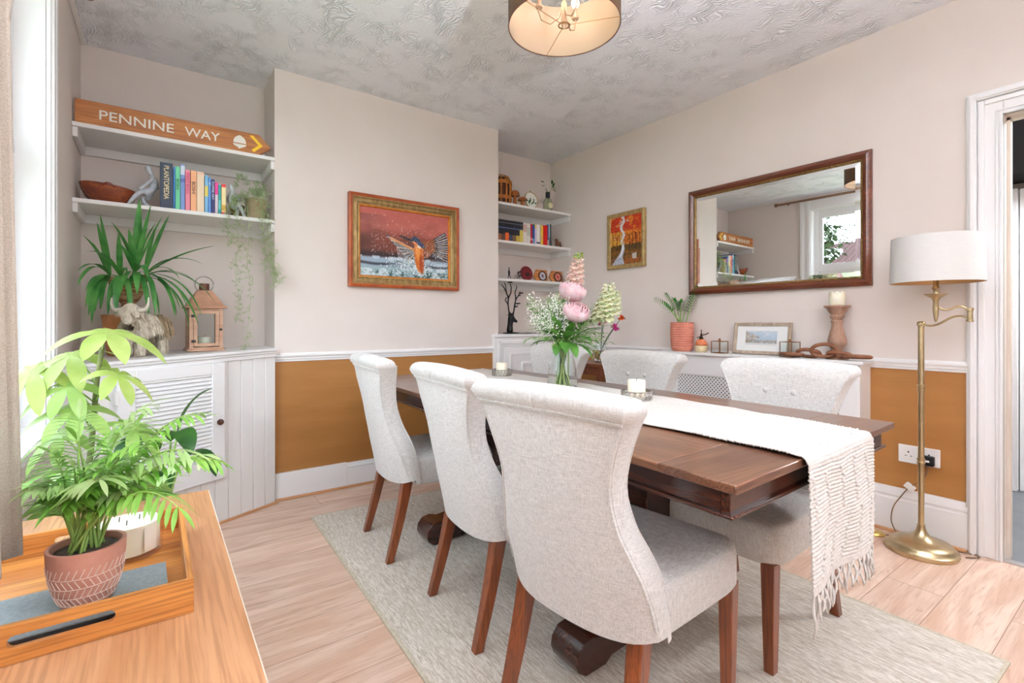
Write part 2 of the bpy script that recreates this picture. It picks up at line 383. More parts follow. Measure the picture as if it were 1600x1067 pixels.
# dado rail
def rail(name, p0, p1, out, z0=DZ, z1=DT):
    p0 = Vector((*p0, 0)); p1 = Vector((*p1, 0)); o = Vector((*out, 0)); h = z1-z0
    prof = [(0, z0), (.008, z0), (.010, z0+h*.22), (.016, z0+h*.30), (.016, z0+h*.48), (.022, z0+h*.55), (.026, z0+h*.7), (.022, z0+h*.82), (.010, z0+h*.88), (.008, z1), (0, z1)]
    g = G(); n = len(prof)
    vs = [p0+o*a+Vector((0, 0, z)) for a, z in prof]+[p1+o*a+Vector((0, 0, z)) for a, z in prof]
    g.add(vs, [(i, (i+1) % n, n+(i+1) % n, n+i) for i in range(n)]+[tuple(range(n)), tuple(reversed(range(n, 2*n)))])
    return struct(name, g, white_gloss, smooth=30)
rail('trim_dado_chimney', (CX0, YC), (CX1, YC), (0, -1))
rail('trim_dado_right', (XR, DY1+.12), (XR, YR), (-1, 0))
# thin oak beading at the skirting foot
oakbead = mat('oak_beading', (204, 152, 108), (184, 132, 90), rough=.45, scale=(3, 3, 30))
g = G(); g.box(CX0-.01, 1.9, YC-.034, YC-.020, 0, .016); struct('trim_bead_chimney', g, oakbead, bevel=.004)
g = G(); g.box(XR-.034, XR-.020, DY1+.12, 1.02, 0, .016); struct('trim_bead_right', g, oakbead, bevel=.004)
# bead between ceiling and left wall
g = G(); g.box(XL, XL+.022, 2.9, YL, H-.012, H); struct('trim_ceiling_left', g, white, bevel=.004)

# ------------------------------------------------------------ window_1 (left wall)
g = G()
def ring(g, x0, x1, y0, y1, z0, z1, w):
    g.box(x0, x1, y0, y0+w, z0, z1).box(x0, x1, y1-w, y1, z0, z1).box(x0, x1, y0+w, y1-w, z0, z0+w).box(x0, x1, y0+w, y1-w, z1-w, z1)
# architrave on the room side
for a, b, t in ((0, .125, .014), (.01, .04, .024), (.085, .118, .022)):
    g.box(XL, XL+t, WY1+a, WY1+b, WZ0-.05, WZ1+.12-a*.5)
    g.box(XL, XL+t, WY0-b, WY0-a, WZ0-.05, WZ1+.12-a*.5)
g.box(XL, XL+.018, WY0-.125, WY1+.125, WZ1, WZ1+.13)
# reveal lining and sill board
g.box(XL-.14, XL, WY1-.004, WY1+.012, WZ0, WZ1).box(XL-.14, XL, WY0-.012, WY0+.004, WZ0, WZ1).box(XL-.14, XL, WY0, WY1, WZ1-.004, WZ1+.012)
win = tag(g.build('window_1', white_gloss, bevel=.002), kind='structure')
g = G(); g.box(XL-.14, XL+.03, WY0-.10, WY1+.10, WZ0-.03, WZ0+.006); g.build('window_sill', white_gloss, win, bevel=.004)
g = G(); ring(g, XL-.16, XL-.09, WY0, WY1, WZ0, WZ1, .055); g.box(XL-.16, XL-.09, 1.60, 1.67, WZ0, WZ1).box(XL-.155, XL-.085, WY0, WY1, 1.74, 1.79)
g.build('window_frame', white_gloss, win, bevel=.002)
for y0, y1 in ((WY0+.055, 1.60), (1.67, WY1-.055)):
    for z0, z1 in ((WZ0+.055, 1.74), (1.79, WZ1-.055)):
        f = G(); ring(f, XL-.135, XL-.10, y0, y1, z0, z1, .04); fo = f.build('sash', white_gloss, win, bevel=.002)
        G().box(XL-.119, XL-.115, y0+.04, y1-.04, z0+.04, z1-.04).build('pane', pane_glass, fo, smooth=0)

# ------------------------------------------------------------ door_1 : doorway with architrave, no leaf in view
g = G()
def arch(g, a, b, t):
    g.box(XR-t, XR, DY1+a, DY1+b, 0, DH+b); g.box(XR-t, XR, DY0-b, DY0-a, 0, DH+b); g.box(XR-t, XR, DY0-a, DY1+a, DH+a, DH+b)
for a, b, t in ((0, .128, .014), (0, .012, .022), (.018, .026, .020), (.062, .084, .024), (.088, .118, .030), (.094, .112, .036)): arch(g, a, b, t)
door = tag(g.build('door_1', white_gloss, bevel=.003), kind='structure')
g = G(); g.box(XR-.002, XR+.125, DY1-.002, DY1+.02, 0, DH).box(XR-.002, XR+.125, DY0-.02, DY0+.002, 0, DH).box(XR-.002, XR+.125, DY0, DY1, DH-.002, DH+.02)
g.box(XR+.05, XR+.085, DY1-.016, DY1, 0, DH).box(XR+.05, XR+.085, DY0, DY1, DH-.016, DH)
g.build('door_lining', plaster, door, bevel=.002)
g = G(); g.box(XR-.012, XR+.03, DY0, DY1, 0, .008); g.build('threshold', mat('grey_threshold_strip', (196, 192, 190), metal=.6, rough=.4), door)

# ------------------------------------------------------------ hallway beyond
hallfloor = mat('hall_vinyl', (112, 116, 122), (132, 136, 140), rough=.3, scale=(3, 3, 3))
hallwall = mat('hall_wall', (150, 142, 134), rough=.8)
struct('floor_hall', G().box(XR+.02, 5.4, -1.2, 2.2, -.05, -.002), hallfloor, smooth=0)
struct('wall_hall_far', G().box(4.62, 4.72, -1.2, 2.2, 0, H), hallwall, smooth=0)
struct('wall_hall_ends', G().box(XR+.12, 4.7, 2.0, 2.1, 0, H).box(XR+.12, 4.7, -1.2, -1.1, 0, H), hallwall, smooth=0)
struct('ceiling_hall', G().box(XR+.02, 4.7, -1.2, 2.2, H, H+.06), hallwall, smooth=0)
g = G(); g.box(4.56, 4.62, .78, .95, 0, 1.98).box(4.54, 4.62, .655, .775, 0, 1.98).box(4.58, 4.62, .40, .65, 0, 1.98)
for a, t in ((.80, .02), (.86, .02), (.68, .02), (.74, .02)): g.box(4.53, 4.56, a, a+t, 0, 1.98)
d2 = tag(g.build('door_2', white_gloss, bevel=.003), kind='structure')
g = G(); g.box(4.525, 4.535, .80, .83, .93, 1.08); g.build('latch_plate', black_metal, d2)
stairwood = mat('dark_stair_timber', (108, 80, 58), (84, 60, 44), rough=.5, scale=(4, 4, 20))
g = G(); g.add([(3.5, .56, 2.40), (4.55, .72, 1.90), (4.55, .72, 2.10), (3.5, .56, 2.60), (3.5, .75, 2.40), (4.55, .9, 1.90), (4.55, .9, 2.10), (3.5, .75, 2.60)],
               [(0, 1, 2, 3), (7, 6, 5, 4), (0, 4, 5, 1), (3, 2, 6, 7), (0, 3, 7, 4), (1, 5, 6, 2)])
struct('trim_stair_string', g, stairwood)
struct('wall_stair_soffit', G().box(4.3, 4.6, -.5, .74, 2.02, H-.02), mat('stair_void_shade', (18, 15, 14), rough=.9))  # near-black colour stands in for the shade of the stair void
def lamp(name, loc, e, col, rad=.03):
    l = bpy.data.lights.new(name, 'POINT'); l.energy = e; l.color = col; l.shadow_soft_size = rad
    o = bpy.data.objects.new(name, l); o.location = loc; COL.objects.link(o); return o
lamp('hall_fill_light', (3.9, -.5, 2.3), 95, (.86, .93, 1), .1)  # unseen light added to brighten the hall, no fitting modelled

# ------------------------------------------------------------ outside, seen through the window in the mirror
G().box(-60, -.9, -60, 60, -1.0, -.9).build('lawn', mat('garden_grass', (96, 116, 70), (116, 134, 88), rough=.9, scale=(2, 2, 2)), smooth=0)
tag(bpy.data.objects['lawn'], kind='structure')
nb = thing('neighbour_house', 'white rendered house with a red pantile roof outside the window, seen in the mirror', 'house', (-24, 9, -.9))
G().box(-3, 3, -9, 1.8, 0, 4.95).build('wall', mat('white_render', (200, 196, 190), rough=.9), nb, smooth=0)
tiles = mat('red_pantiles', (78, 46, 40), (64, 36, 32), rough=.8, scale=(3, 18, 3))
g = G(); n = 44
g.grid(lambda u, v: (3.4-3.4*v, -9.4+11.6*u, 4.80+1.5*v+.05*sin(u*n*2*pi)), n*6, 6)
g.grid(lambda u, v: (-3.4+3.4*v, -9.4+11.6*u, 4.80+1.5*v), 4, 3)
g.build('roof', tiles, nb)
G().box(1.7, 2.4, .2, .8, 5.2, 5.75).build('skylight', white_gloss, nb)
bark = mat('bark', (84, 68, 52), (60, 48, 38), rough=.9, scale=(8, 8, 2))
def tree(loc, h, r, label, seed, tint):
    rnd = random.Random(seed); t = thing('garden_tree', label, 'tree', loc)
    g = G(); g.tube([(0, 0, 0), (.1, .05, h*.5), (.05, .1, h*.8)], [.16, .11, .05], 8)
    for k in range(7):
        a = k*2.4; g.tube([(0.05, .05, h*.4+k*h*.05), (cos(a)*r*.6, sin(a)*r*.6, h*.6+k*h*.05)], [.05, .02], 6)
    g.build('trunk', bark, t)
    g = G()
    for k in range(1500):
        a, b_, rr = rnd.uniform(0, 2*pi), rnd.uniform(-1, 1), r*rnd.uniform(.45, 1)
        p = (cos(a)*sqrt(1-b_*b_)*rr, sin(a)*sqrt(1-b_*b_)*rr, h*.72+b_*rr*1.15)
        g.leaf(p, (rnd.uniform(-1, 1), rnd.uniform(-1, 1), rnd.uniform(-.6, .4)), .22, .12, n=2)
    g.build('crown', tint, t)
tree((-7.0, 5.45, -.9), 5.5, 1.05, 'pale leafy garden tree beside the window, seen at left of the glass in the mirror', 3, mat('tree_leaves_pale', (46, 62, 34), (60, 78, 44), rough=.8, scale=(3, 3, 3)))
tree((-34, 14.2, -.9), 9.9, 2.6, 'dark rounded tree rising behind the red roof, seen in the mirror', 4, mat('tree_leaves_dark', (30, 44, 24), (42, 58, 32), rough=.8, scale=(3, 3, 3)))

# ============================================================ SHELVES
def shelf(label, x0, x1, y0, y1, z, end_batten):
    t = thing('wall_shelf', label, 'shelf', (x0, y0, z)); w = x1-x0; d = y1-y0
    G().box(.001, w-.001, 0, d-.001, -.022, 0).build('board', white, t, bevel=.002)
    g = G(); g.box(.001, w-.001, d-.022, d-.001, -.072, -.022); g.build('batten', white, t, bevel=.002)
    if 'l' in end_batten: G().box(.001, .022, .012, d-.022, -.072, -.022).build('batten', white, t, bevel=.002)
    if 'r' in end_batten: G().box(w-.022, w-.001, .012, d-.022, -.072, -.022).build('batten', white, t, bevel=.002)
    return t
shelf('top white shelf of the left alcove, carrying the wooden footpath sign', XL, CX0, 3.30, YL, 2.120, 'lr')
shelf('lower white shelf of the left alcove, carrying the cookbooks and the wooden bowl', XL, CX0, 3.30, YL, 1.735, 'lr')
shelf('top white shelf of the right alcove, carrying the bottle vase', CX1, XR, 3.415, YR, 2.131, 'lr')
shelf('middle white shelf of the right alcove, carrying the row of paperbacks', CX1, XR, 3.415, YR, 1.806, 'lr')
shelf('lowest white shelf of the right alcove, carrying the bicycle ornament', CX1, XR, 3.415, YR, 1.481, 'lr')

# ============================================================ LEFT ALCOVE CUPBOARD (front set at an angle)
ang = math.atan(.51)
cupboard = thing('alcove_cupboard', 'white built-in corner cupboard with a louvred door in the left alcove', 'cupboard', (CX0, 3.27, 0))
# local frame: u runs from the chimney corner towards the left wall along the angled front, n points into the room
ux, uy = -cos(ang), -sin(ang); nx, ny = sin(ang), -cos(ang)
def cp(u, n, z): return (ux*u+nx*n, uy*u+ny*n, z)
def cbx(g, u0, u1, n0, n1, z0, z1, dz=0.):
    vs = [cp(u, n, z-dz*u) for z in (z0, z1) for n in (n0, n1) for u in (u0, u1)]
    return g.add(vs, [(0, 1, 3, 2), (4, 6, 7, 5), (0, 4, 5, 1), (2, 3, 7, 6), (0, 2, 6, 4), (1, 5, 7, 3)])
UL = (CX0-XL)/cos(ang)-.012
DR = .030                              # the old top runs slightly downhill to the left
g = G()
bounds = [0.004]+[.075+.075*i for i in range(13)]+[UL-.002]
for a, b in zip(bounds[:-1], bounds[1:]):
    cbx(g, a+.002, b-.002, -.016, 0, .0, .905, 0)
cbx(g, .002, UL-.002, -.020, -.006, 0, .905)
g.build('body', white, cupboard, bevel=.0025)
# top slab: polygon of the alcove in front of the back wall, with a moulded nose
def slab(n_out, z0, z1):
    a = cp(0.0, n_out, 0); b = cp(UL+.0, n_out, 0)
    P = [(-.002, YL-3.27-.002), (-.002, n_out*ny-.0), (a[0], a[1]), (b[0], b[1]), (XL-CX0+.002, b[1]), (XL-CX0+.002, YL-3.27-.002)]
    P = [(min(p[0], -.002), p[1]) for p in P]; P = [(max(p[0], XL-CX0+.002), p[1]) for p in P]
    P = [P[0], P[1], P[3], P[5]]
    P[1] = (-.002, -n_out/cos(ang)); P[2] = (XL-CX0+.002, -.51*(CX0-XL)-n_out/cos(ang))
    vs = [(x, y, z0+DR*x) for x, y in P]+[(x, y, z1+DR*x) for x, y in P]
    return vs, [(0, 1, 2, 3), (7, 6, 5, 4)]+[(i, i+4, (i+1) % 4+4, (i+1) % 4) for i in range(4)]
g = G()
for n_out, z0, z1 in ((.030, .932, .948), (.022, .918, .932), (.012, .896, .918)):
    vs, fs = slab(n_out, z0, z1); g.add(vs, fs)
g.build('cupboard_top', white_gloss, cupboard, bevel=.003)
# louvred door
u0, u1, z0, z1 = .335, .835, .262, .893
dr = .02
g = G(); W_ = .07
cbx(g, u0, u0+W_, .004, .026, z0, z1, dr); cbx(g, u1-W_, u1, .004, .026, z0, z1, dr)
cbx(g, u0+W_, u1-W_, .004, .026, z1-.06, z1, dr); cbx(g, u0+W_, u1-W_, .004, .026, z0, z0+.125, dr)
dd = g.build('door', white_gloss, cupboard, bevel=.003)
g = G(); zz = z0+.137
while zz < z1-.062:
    vs = []
    for u in (u0+W_-.002, u1-W_+.002):
        for n, z in ((.006, zz+.012), (.009, zz+.016), (.024, zz-.004), (.021, zz-.008)): vs.append(cp(u, n, z-dr*u))
    g.add(vs, [(0, 1, 2, 3), (7, 6, 5, 4), (0, 4, 5, 1), (1, 5, 6, 2), (2, 6, 7, 3), (3, 7, 4, 0)]); zz += .0205
g.build('louvres', white_gloss, dd, smooth=30)
kn = G(); kn.lathe([(0, -.004), (.007, -.004), (.006, .008), (.013, .014), (.017, .022), (.014, .031), (0, .034)], n=20, M=Matrix.Translation(cp(u0+.028, .026, .566))@Rt(pi/2, 'X')@Rt(0, 'Y'))
ko = kn.build('door_knob', mat('brown_knob', (78, 44, 30), rough=.2), dd); tag(ko, 'round brown knob')
g = G()
for zz_ in (z1-.12,): cbx(g, u1-.002, u1+.012, .012, .030, zz_-.03, zz_+.03, dr)
g.build('hinge', white, dd)
g = G(); cbx(g, -.008, UL-.36, .0, .012, 0, .014)
g.build('floor_bead', oakbead, cupboard, bevel=.003)

# ============================================================ RIGHT ALCOVE CUPBOARD
rc_ = thing('alcove_cupboard', 'white panelled cupboard in the right alcove below the small shelves', 'cupboard', (2.2, 3.29, 0))
G().box(.01, XR-2.2-.003, .0, .40, .08, .985).build('body', white, rc_, bevel=.002) if False else None
g = G(); g.box(.07, XR-2.2-.022, .03, YR-3.29-.002, .0, .985); g.box(.005, .962-.022, .0, .0285, 0, .985); g.build('body', white, rc_, bevel=.003)
g = G(); g.box(0, XR-2.2-.003, -.018, YR-3.29-.002, .985, 1.008).box(.004, XR-2.2-.003, -.008, .0285, .965, .985) if False else g.box(-.008, XR-2.2-.003, -.018, .0285, .985, 1.008).box(.07, XR-2.2-.003, .0285, YR-3.29-.002, .985, 1.008)
g.build('cupboard_top', white_gloss, rc_, bevel=.003)
g = G()
def pframe(g, x0, x1, z0, z1, w, t, y=0):
    g.box(x0, x0+w, y-t, y, z0, z1).box(x1-w, x1, y-t, y, z0, z1).box(x0+w, x1-w, y-t, y, z0, z0+w).box(x0+w, x1-w, y-t, y, z1-w, z1)
pframe(g, .04, .91, .10, .955, .026, .014); pframe(g, .072, .878, .13, .925, .014, .008)
g.build('face_moulding', white_gloss, rc_, bevel=.002)
g = G(); g.box(.10, .85, -.014, 0, .16, .90); d = g.build('door', white_gloss, rc_, bevel=.002)
g = G(); pframe(g, .15, .80, .21, .85, .016, .008, -.014); pframe(g, .27, .68, .33, .775, .012, .012, -.014); pframe(g, .29, .66, .35, .755, .008, .008, -.014); g.build('door_moulding', white_gloss, d, bevel=.002)

# ============================================================ RADIATOR COVER
rcov = thing('radiator_cover', 'white radiator cover with a diamond lattice panel under the mirror', 'radiator cover', (3.01, 1.02, 0))
CY = 1.23
g = G(); g.box(0, .15, 0, .018, 0, .878).box(0, .15, CY-.018, CY, 0, .878)
g.box(0, .018, .018, .10, 0, .878).box(0, .018, CY-.10, CY-.018, 0, .878).box(0, .018, .10, CY-.10, .742, .878).box(0, .018, .10, CY-.10, 0, .15)
g.build('body', white_gloss, rcov, bevel=.002)
G().box(-.022, .150, -.022, CY+.02, .878, .898).build('cover_top', white_gloss, rcov, bevel=.005)
g = G(); s = .026
import itertools
y0_, y1_, z0_, z1_ = .10, CY-.10, .15, .742
c = y0_-(z1_-z0_)
while c < y1_:
    for sg in (1, -1):
        pts = []
        for t in (0, 1):
            pass
        # line y = c + k, z from z0..z1 (clipped)
        ya, yb = c, c+(z1_-z0_)
        za, zb = (z0_, z1_) if sg > 0 else (z1_, z0_)
        def clip(ya, za, yb, zb):
            dz = (zb-za)/(yb-ya)
            if ya < y0_: za += (y0_-ya)*dz; ya = y0_
            if yb > y1_: zb -= (yb-y1_)*dz; yb = y1_
            return ya, za, yb, zb
        a = clip(ya, za, yb, zb)
        if a[2]-a[0] > .01:
            h = .0032; x = .008 if sg > 0 else .0105
            g.add([(x, a[0]-h, a[1]+h*sg), (x, a[0]+h, a[1]-h*sg), (x, a[2]+h, a[3]-h*sg), (x, a[2]-h, a[3]+h*sg),
                   (x+.0025, a[0]-h, a[1]+h*sg), (x+.0025, a[0]+h, a[1]-h*sg), (x+.0025, a[2]+h, a[3]-h*sg), (x+.0025, a[2]-h, a[3]+h*sg)],
                  [(0, 1, 2, 3), (7, 6, 5, 4), (0, 4, 5, 1), (2, 6, 7, 3), (0, 3, 7, 4), (1, 5, 6, 2)])
    c += s
g.build('lattice', white_gloss, rcov, smooth=0)
G().box(.075, .080, .05, CY-.05, .05, .85).build('cavity_shade_panel', mat('cavity_shade_grey', (64, 62, 62), rough=.6), rcov, smooth=0)  # dark sheet; its colour stands in for the shade inside the cover

# ============================================================ TABLE
TH = R(1.6); TZ = .775; SK = .063
TO = (.936, .530)
def TP(P, L_): L_ = L_+SK*P; return (TO[0]+P*cos(TH)+L_*sin(TH), TO[1]-P*sin(TH)+L_*cos(TH))
def outofsquare(root):
    """the old table frame has gone slightly out of square"""
    for c in kids(root):
        for v in c.data.vertices: v.co.y += SK*v.co.x
TW, TL = 1.020, 2.36
table = thing('dining_table', 'long dark oak trestle dining table with a moulded apron', 'table', (TO[0], TO[1], 0), -TH)
tw_long = wood('table_oak_long', (104, 66, 46), (134, 90, 64), (54, 30, 20), axis=1, rough=.28, coat=.35)
tw_cross = wood('table_oak_cross', (98, 62, 44), (126, 86, 62), (52, 28, 20), axis=0, rough=.28, coat=.35)
tw_dark = wood('table_oak_dark', (54, 23, 13), (80, 36, 20), (26, 10, 6), axis=1, rough=.25, coat=.4)
tw_darkx = wood('table_oak_dark_cross', (54, 23, 13), (80, 36, 20), (26, 10, 6), axis=0, rough=.25, coat=.4)
g = G(); cuts = [0, .17, .34, .51, .68, .85, TW]
cuts = [0, .205, .41, .61, .81, TW]
g.box(0, TW, .195, TL-.195, TZ-.021, TZ)
g.build('table_top', tw_long, table, bevel=.003)
for a, b in ((0, .1945), (TL-.1945, TL)):
    G().box(0, TW, a, b, TZ-.021, TZ).build('breadboard_end', tw_cross, table, bevel=.003)
I = .028
for (x0, x1, y0, y1, m) in ((I, TW-I, I, I+.022, tw_darkx), (I, TW-I, TL-I-.022, TL-I, tw_darkx), (I, I+.022, I+.022, TL-I-.022, tw_dark), (TW-I-.022, TW-I, I+.022, TL-I-.022, tw_dark)):
    g = G(); g.box(x0, x1, y0, y1, TZ-.078, TZ-.021)
    g.build('apron', m, table, bevel=.002)
g = G()
for e, za, zb in ((.010, TZ-.083, TZ-.074),):
    a = I-e; g.box(a, TW-a, a, a+.03, za, zb).box(a, TW-a, TL-a-.03, TL-a, za, zb).box(a, a+.03, a+.03, TL-a-.03, za, zb).box(TW-a-.03, TW-a, a+.03, TL-a-.03, za, zb)
g.build('apron_moulding', tw_dark, table, bevel=.003)
def foot_profile():
    # half profile (P from centre outwards to the scroll tip), mirrored
    top = [(0, .30), (.06, .29), (.12, .215), (.19, .145), (.26, .11), (.32, .105), (.36, .118), (.40, .112), (.425, .085), (.43, .055), (.42, .030), (.39, .0085)]
    bot = [(.30, .0085), (.27, .026), (.15, .032), (0, .032)]
    half = top+bot
    return [(-x, z) for x, z in reversed(half) if x > 0]+half[:-1]+[]
for L0 in (.62, 1.70):
    poly = foot_profile()
    g = G(); g.prism(poly, -.065, .065, M=Matrix.Translation((TW/2, L0, 0))@Rt(pi/2, 'X'))
    fo = g.build('foot', tw_darkx, table, bevel=.004, smooth=35)
    g = G(); g.box(TW/2-.08, TW/2+.08, L0-.055, L0+.055, .28, TZ-.10).box(TW/2-.10, TW/2+.10, L0-.07, L0+.07, .28, .32).box(TW/2-.10, TW/2+.10, L0-.07, L0+.07, TZ-.16, TZ-.12)
    g.build('post', tw_dark, table, bevel=.005)
    g = G(); g.box(.10, TW-.10, L0-.045, L0+.045, TZ-.125, TZ-.0215); g.build('bearer', tw_darkx, table, bevel=.004)
G().box(TW/2-.03, TW/2+.03, .675, 1.645, .16, .25).build('stretcher', tw_dark, table, bevel=.004)
outofsquare(table)

# ============================================================ CHAIRS
lin_m = linen('oatmeal_linen', (184, 179, 174), (220, 217, 213))
legw = wood('chair_leg_wood', (116, 54, 24), (140, 72, 34), (78, 32, 14), axis=2, rough=.32, coat=.3, bump=.05)
ZB, ZT = .345, .915
zs = [ZB, .42, .50, .55, .62, .71, .80, .878, .896, ZT]
xr_ = [-.255, -.268, -.283, -.292, -.306, -.321, -.334, -.343, -.358, -.362]              # rear centre line
bw_ = [.068, .062, .048, .040, .030, .025, .020, .018, .018, .016]                       # how far the rear panel wraps forward at its edges
hw_ = [.246, .245, .236, .220, .196, .187, .210, .243, .254, .262]                       # half width
fw_ = [.052, .060, .074, .076, .070, .064, .070, .076, .088, .086]                       # side band depth
tk_ = [.12, .115, .105, .098, .090, .082, .080, .082, .094, .092]                        # thickness at the centre
def chair_sec(z):
    return [interp(z, zs, a) for a in (xr_, hw_, fw_, tk_, bw_)]
def back_pt(a, z):
    """closed cross-section; a in 0..1 goes round: rear -> +y side -> front -> -y side"""
    xr, hw, fw, tk, bow = chair_sec(z)
    rear = lambda t: (xr+bow*abs(t)**2.6, hw*t)                     # t -1..1
    c = a*4
    rc = .018
    if c < 1:                                                        # rear face, -y to +y
        t = -1+2*c; x, y = rear(t*.985)
        return x, y
    if c < 2:                                                        # +y side band, rear to front
        t = c-1; xs0 = xr+bow; y = hw*(.985+.022*sin(pi*t)) ; return xs0+fw*t, y
    if c < 3:                                                        # front face, +y to -y, hollowed
        t = 1-2*(c-2); xe = xr+bow+fw; xc = xr+tk
        w = abs(t)**3.0
        return lerp(xc, xe, w), hw*.975*t
    t = c-3; y = -hw*(.985+.022*sin(pi*t)); return xr+bow+fw*(1-t), y
def make_chair(label):
    t = thing('dining_chair', label, 'chair', (0, 0, 0), 0, None)
    # seat
    g = G(); n = 48; rings = []
    def outl(s, k):
        pts = []
        for i in range(n):
            a = 2*pi*i/n; ca, sa = cos(a), sin(a); e = .28
            px = abs(ca)**e*(1 if ca >= 0 else -1); py = abs(sa)**e*(1 if sa >= 0 else -1)
            x = .035+px*.235*s if True else 0
            w = lerp(.222, .248, (px+1)/2)
            pts.append((x, py*w*s))
        return pts
    rows = [(.97, .338), (1.0, .352), (1.0, .43), (.985, .452), (.955, .464), (.85, .472), (.6, .480), (.3, .484), (.01, .485)]
    vs = []
    for s_, z in rows:
        for (x, y) in outl(s_, 0): vs.append((x, y, z))
    fs = [(j*n+i, j*n+(i+1) % n, (j+1)*n+(i+1) % n, (j+1)*n+i) for j in range(len(rows)-1) for i in range(n)]
    fs.append(tuple(reversed(range(n)))); g.add(vs, fs); g.build('seat', lin_m, t, smooth=60)
    # back: side shell with rounded crown
    NZ = 34; NA = 80; g = G(); vs = []
    zz = [ZB+(ZT-ZB)*i/(NZ-1) for i in range(NZ)]
    for z in zz:
        for j in range(NA):
            x, y = back_pt(j/NA, z)
            # scalloped lower edge of the rear panel: corners rise a little
            dz = 0
            if z < .45: dz = .022*(abs(y)/.245)**6*(1 if x < -.16 else .3)*(1-(z-ZB)/.105)
            # crown: the top edge dips slightly towards the corners
            tz = max(0, (z-.84)/.075); dz -= .010*tz*(abs(y)/.26)**2
            vs.append((x, y, z+dz))
    # crown roll: shrink rings over the top, bulging to the rear
    base = vs[-NA:]
    cxm = [None]*NA
    for k, (s_, up) in enumerate(((.90, .012), (.70, .021), (.42, .027), (.12, .029))):
        for j in range(NA):
            x, y, z = base[j]
            mid = (chair_sec(ZT)[0]+.040+.012*(abs(y)/.26)**2.2)
            vs.append((mid+(x-mid)*s_, y*(1-.012*(k+1)*(abs(y)/.26)**6), z+up))
    NR = NZ+4
    fs = [(j*NA+i, j*NA+(i+1) % NA, (j+1)*NA+(i+1) % NA, (j+1)*NA+i) for j in range(NR-1) for i in range(NA)]
    fs.append(tuple(reversed(range(NA))))
    # close the slit along the crown
    top = (NR-1)*NA
    for i in range(NA//4):
        a, b = top+i, top+i+1; c_, d_ = top+(3*NA//4-i) % NA, top+(3*NA//4-i-1) % NA
        fs.append((a, b, d_, c_))
    g.add(vs, fs)
    back = g.build('backrest', lin_m, t, smooth=50)
    # double piping along both rear edges and across under the crown
    for dx, dy in ((-.0015, 0.), (.0075, .0012)):
        g = G()
        for sg in (-1, 1):
            pts = []
            for k in range(26):
                z = lerp(.394, .880, k/25); xr, hw, fw, tk, bow = chair_sec(z)
                pts.append((xr+bow+dx, sg*(hw*.985+dy-.0006), z+.0))
            g.tube(pts, .0028, 6)
        pts = []
        zc = .880+dx*.6
        for k in range(25):
            tt = -1+2*k/24; xr, hw, fw, tk, bow = chair_sec(zc)
            pts.append((xr+bow*abs(tt*.985)**2.6-.0015, hw*.985*tt, zc-.010*max(0, (zc-.84)/.075)*tt*tt))
        g.tube(pts, .0028, 6)
        g.build('piping', lin_m, back)
    g = G(); pts = []
    for k in range(9):
        z = lerp(.882, ZT+.026, k/8)
        xr = chair_sec(min(z, ZT))[0]
        pts.append((xr-.001+(.018*((z-ZT)/.026)**1.5 if z > ZT else 0), .0, z))
    g.tube(pts, .0018, 6); g.build('crown_seam', lin_m, back)
    # front piping line where the wing meets the seat
    for sg in (-1, 1):
        g = G(); pts = []
        for k in range(20):
            z = lerp(.405, .90, k/19); xr, hw, fw, tk, bow = chair_sec(z); pts.append((xr+bow+fw, sg*(hw*.980), z))
        g.tube(pts, .003, 6); g.build('front_piping', lin_m, back)
    # deep buttons on the front
    for (y, z) in ((-.055, .815), (.055, .815), (-.10, .735), (0, .735), (.10, .735)):
        xr, hw, fw, tk, bow = chair_sec(z); x = lerp(xr+tk, xr+bow+fw, (abs(y)/(hw*.975))**3)
        g = G(); g.lathe([(.0, .006), (.008, .0045), (.013, 0), (.013, -.003)], n=16, M=Matrix.Translation((x, y, z))@Rt(pi/2, 'Y'))
        g.build('button', lin_m, back)
    # legs
    for sg in (-1, 1):
        g = G(); y = sg*.208
        def sec(x, y_, z, a): return [(x-a, y_-a, z), (x+a, y_-a, z), (x+a, y_+a, z), (x-a, y_+a, z)]
        vs = sec(.235, y, 0, .0155)+sec(.237, y, .33, .0215)+sec(.237, y, .345, .0215)
        g.add(vs, [(3, 2, 1, 0)]+[(4*k+i, 4*k+(i+1) % 4, 4*k+4+(i+1) % 4, 4*k+4+i) for k in (0, 1) for i in range(4)]+[(8, 9, 10, 11)])
        g.build('leg', legw, t, bevel=.003, smooth=0)
        g = G(); vs = []; rows = 8
        for k in range(rows+1):
            u = k/rows; z = .40*u; x = -.272+.095*u+.006*sin(pi*u); yy = sg*(.200-.012*u); vs += sec(x, yy, z, lerp(.016, .0235, u))
        g.add(vs, [(3, 2, 1, 0)]+[(4*k+i, 4*k+(i+1) % 4, 4*k+4+(i+1) % 4, 4*k+4+i) for k in range(rows) for i in range(4)]+[(4*rows, 4*rows+1, 4*rows+2, 4*rows+3)])
        g.build('leg', legw, t, bevel=.003, smooth=30)
    return t
c0 = make_chair('nearest linen dining chair, seen from behind at the near end of the table')
CG = 'linen dining chairs around the table'
RUGZ = .008
c0.location = (1.087, .967, RUGZ); c0.rotation_euler = (0, 0, R(6)); c0['group'] = CG
dup(c0, (1.149, 1.563, RUGZ), -R(5), 'middle of the three linen dining chairs seen from behind', CG)
dup(c0, (1.144, 2.312, RUGZ), -R(5), 'linen dining chair nearest the framed bird picture, seen from behind', CG)
dup(c0, (1.79, .975, RUGZ), pi, 'linen dining chair facing the camera in front of the radiator cover, two buttons showing', CG)
dup(c0, (1.83, 1.735, RUGZ), pi+R(2), 'linen dining chair below the pink ribbed plant pot, facing the camera', CG)
dup(c0, (1.90, 2.47, RUGZ), pi+R(4), 'linen dining chair directly behind the glass flower vase', CG)
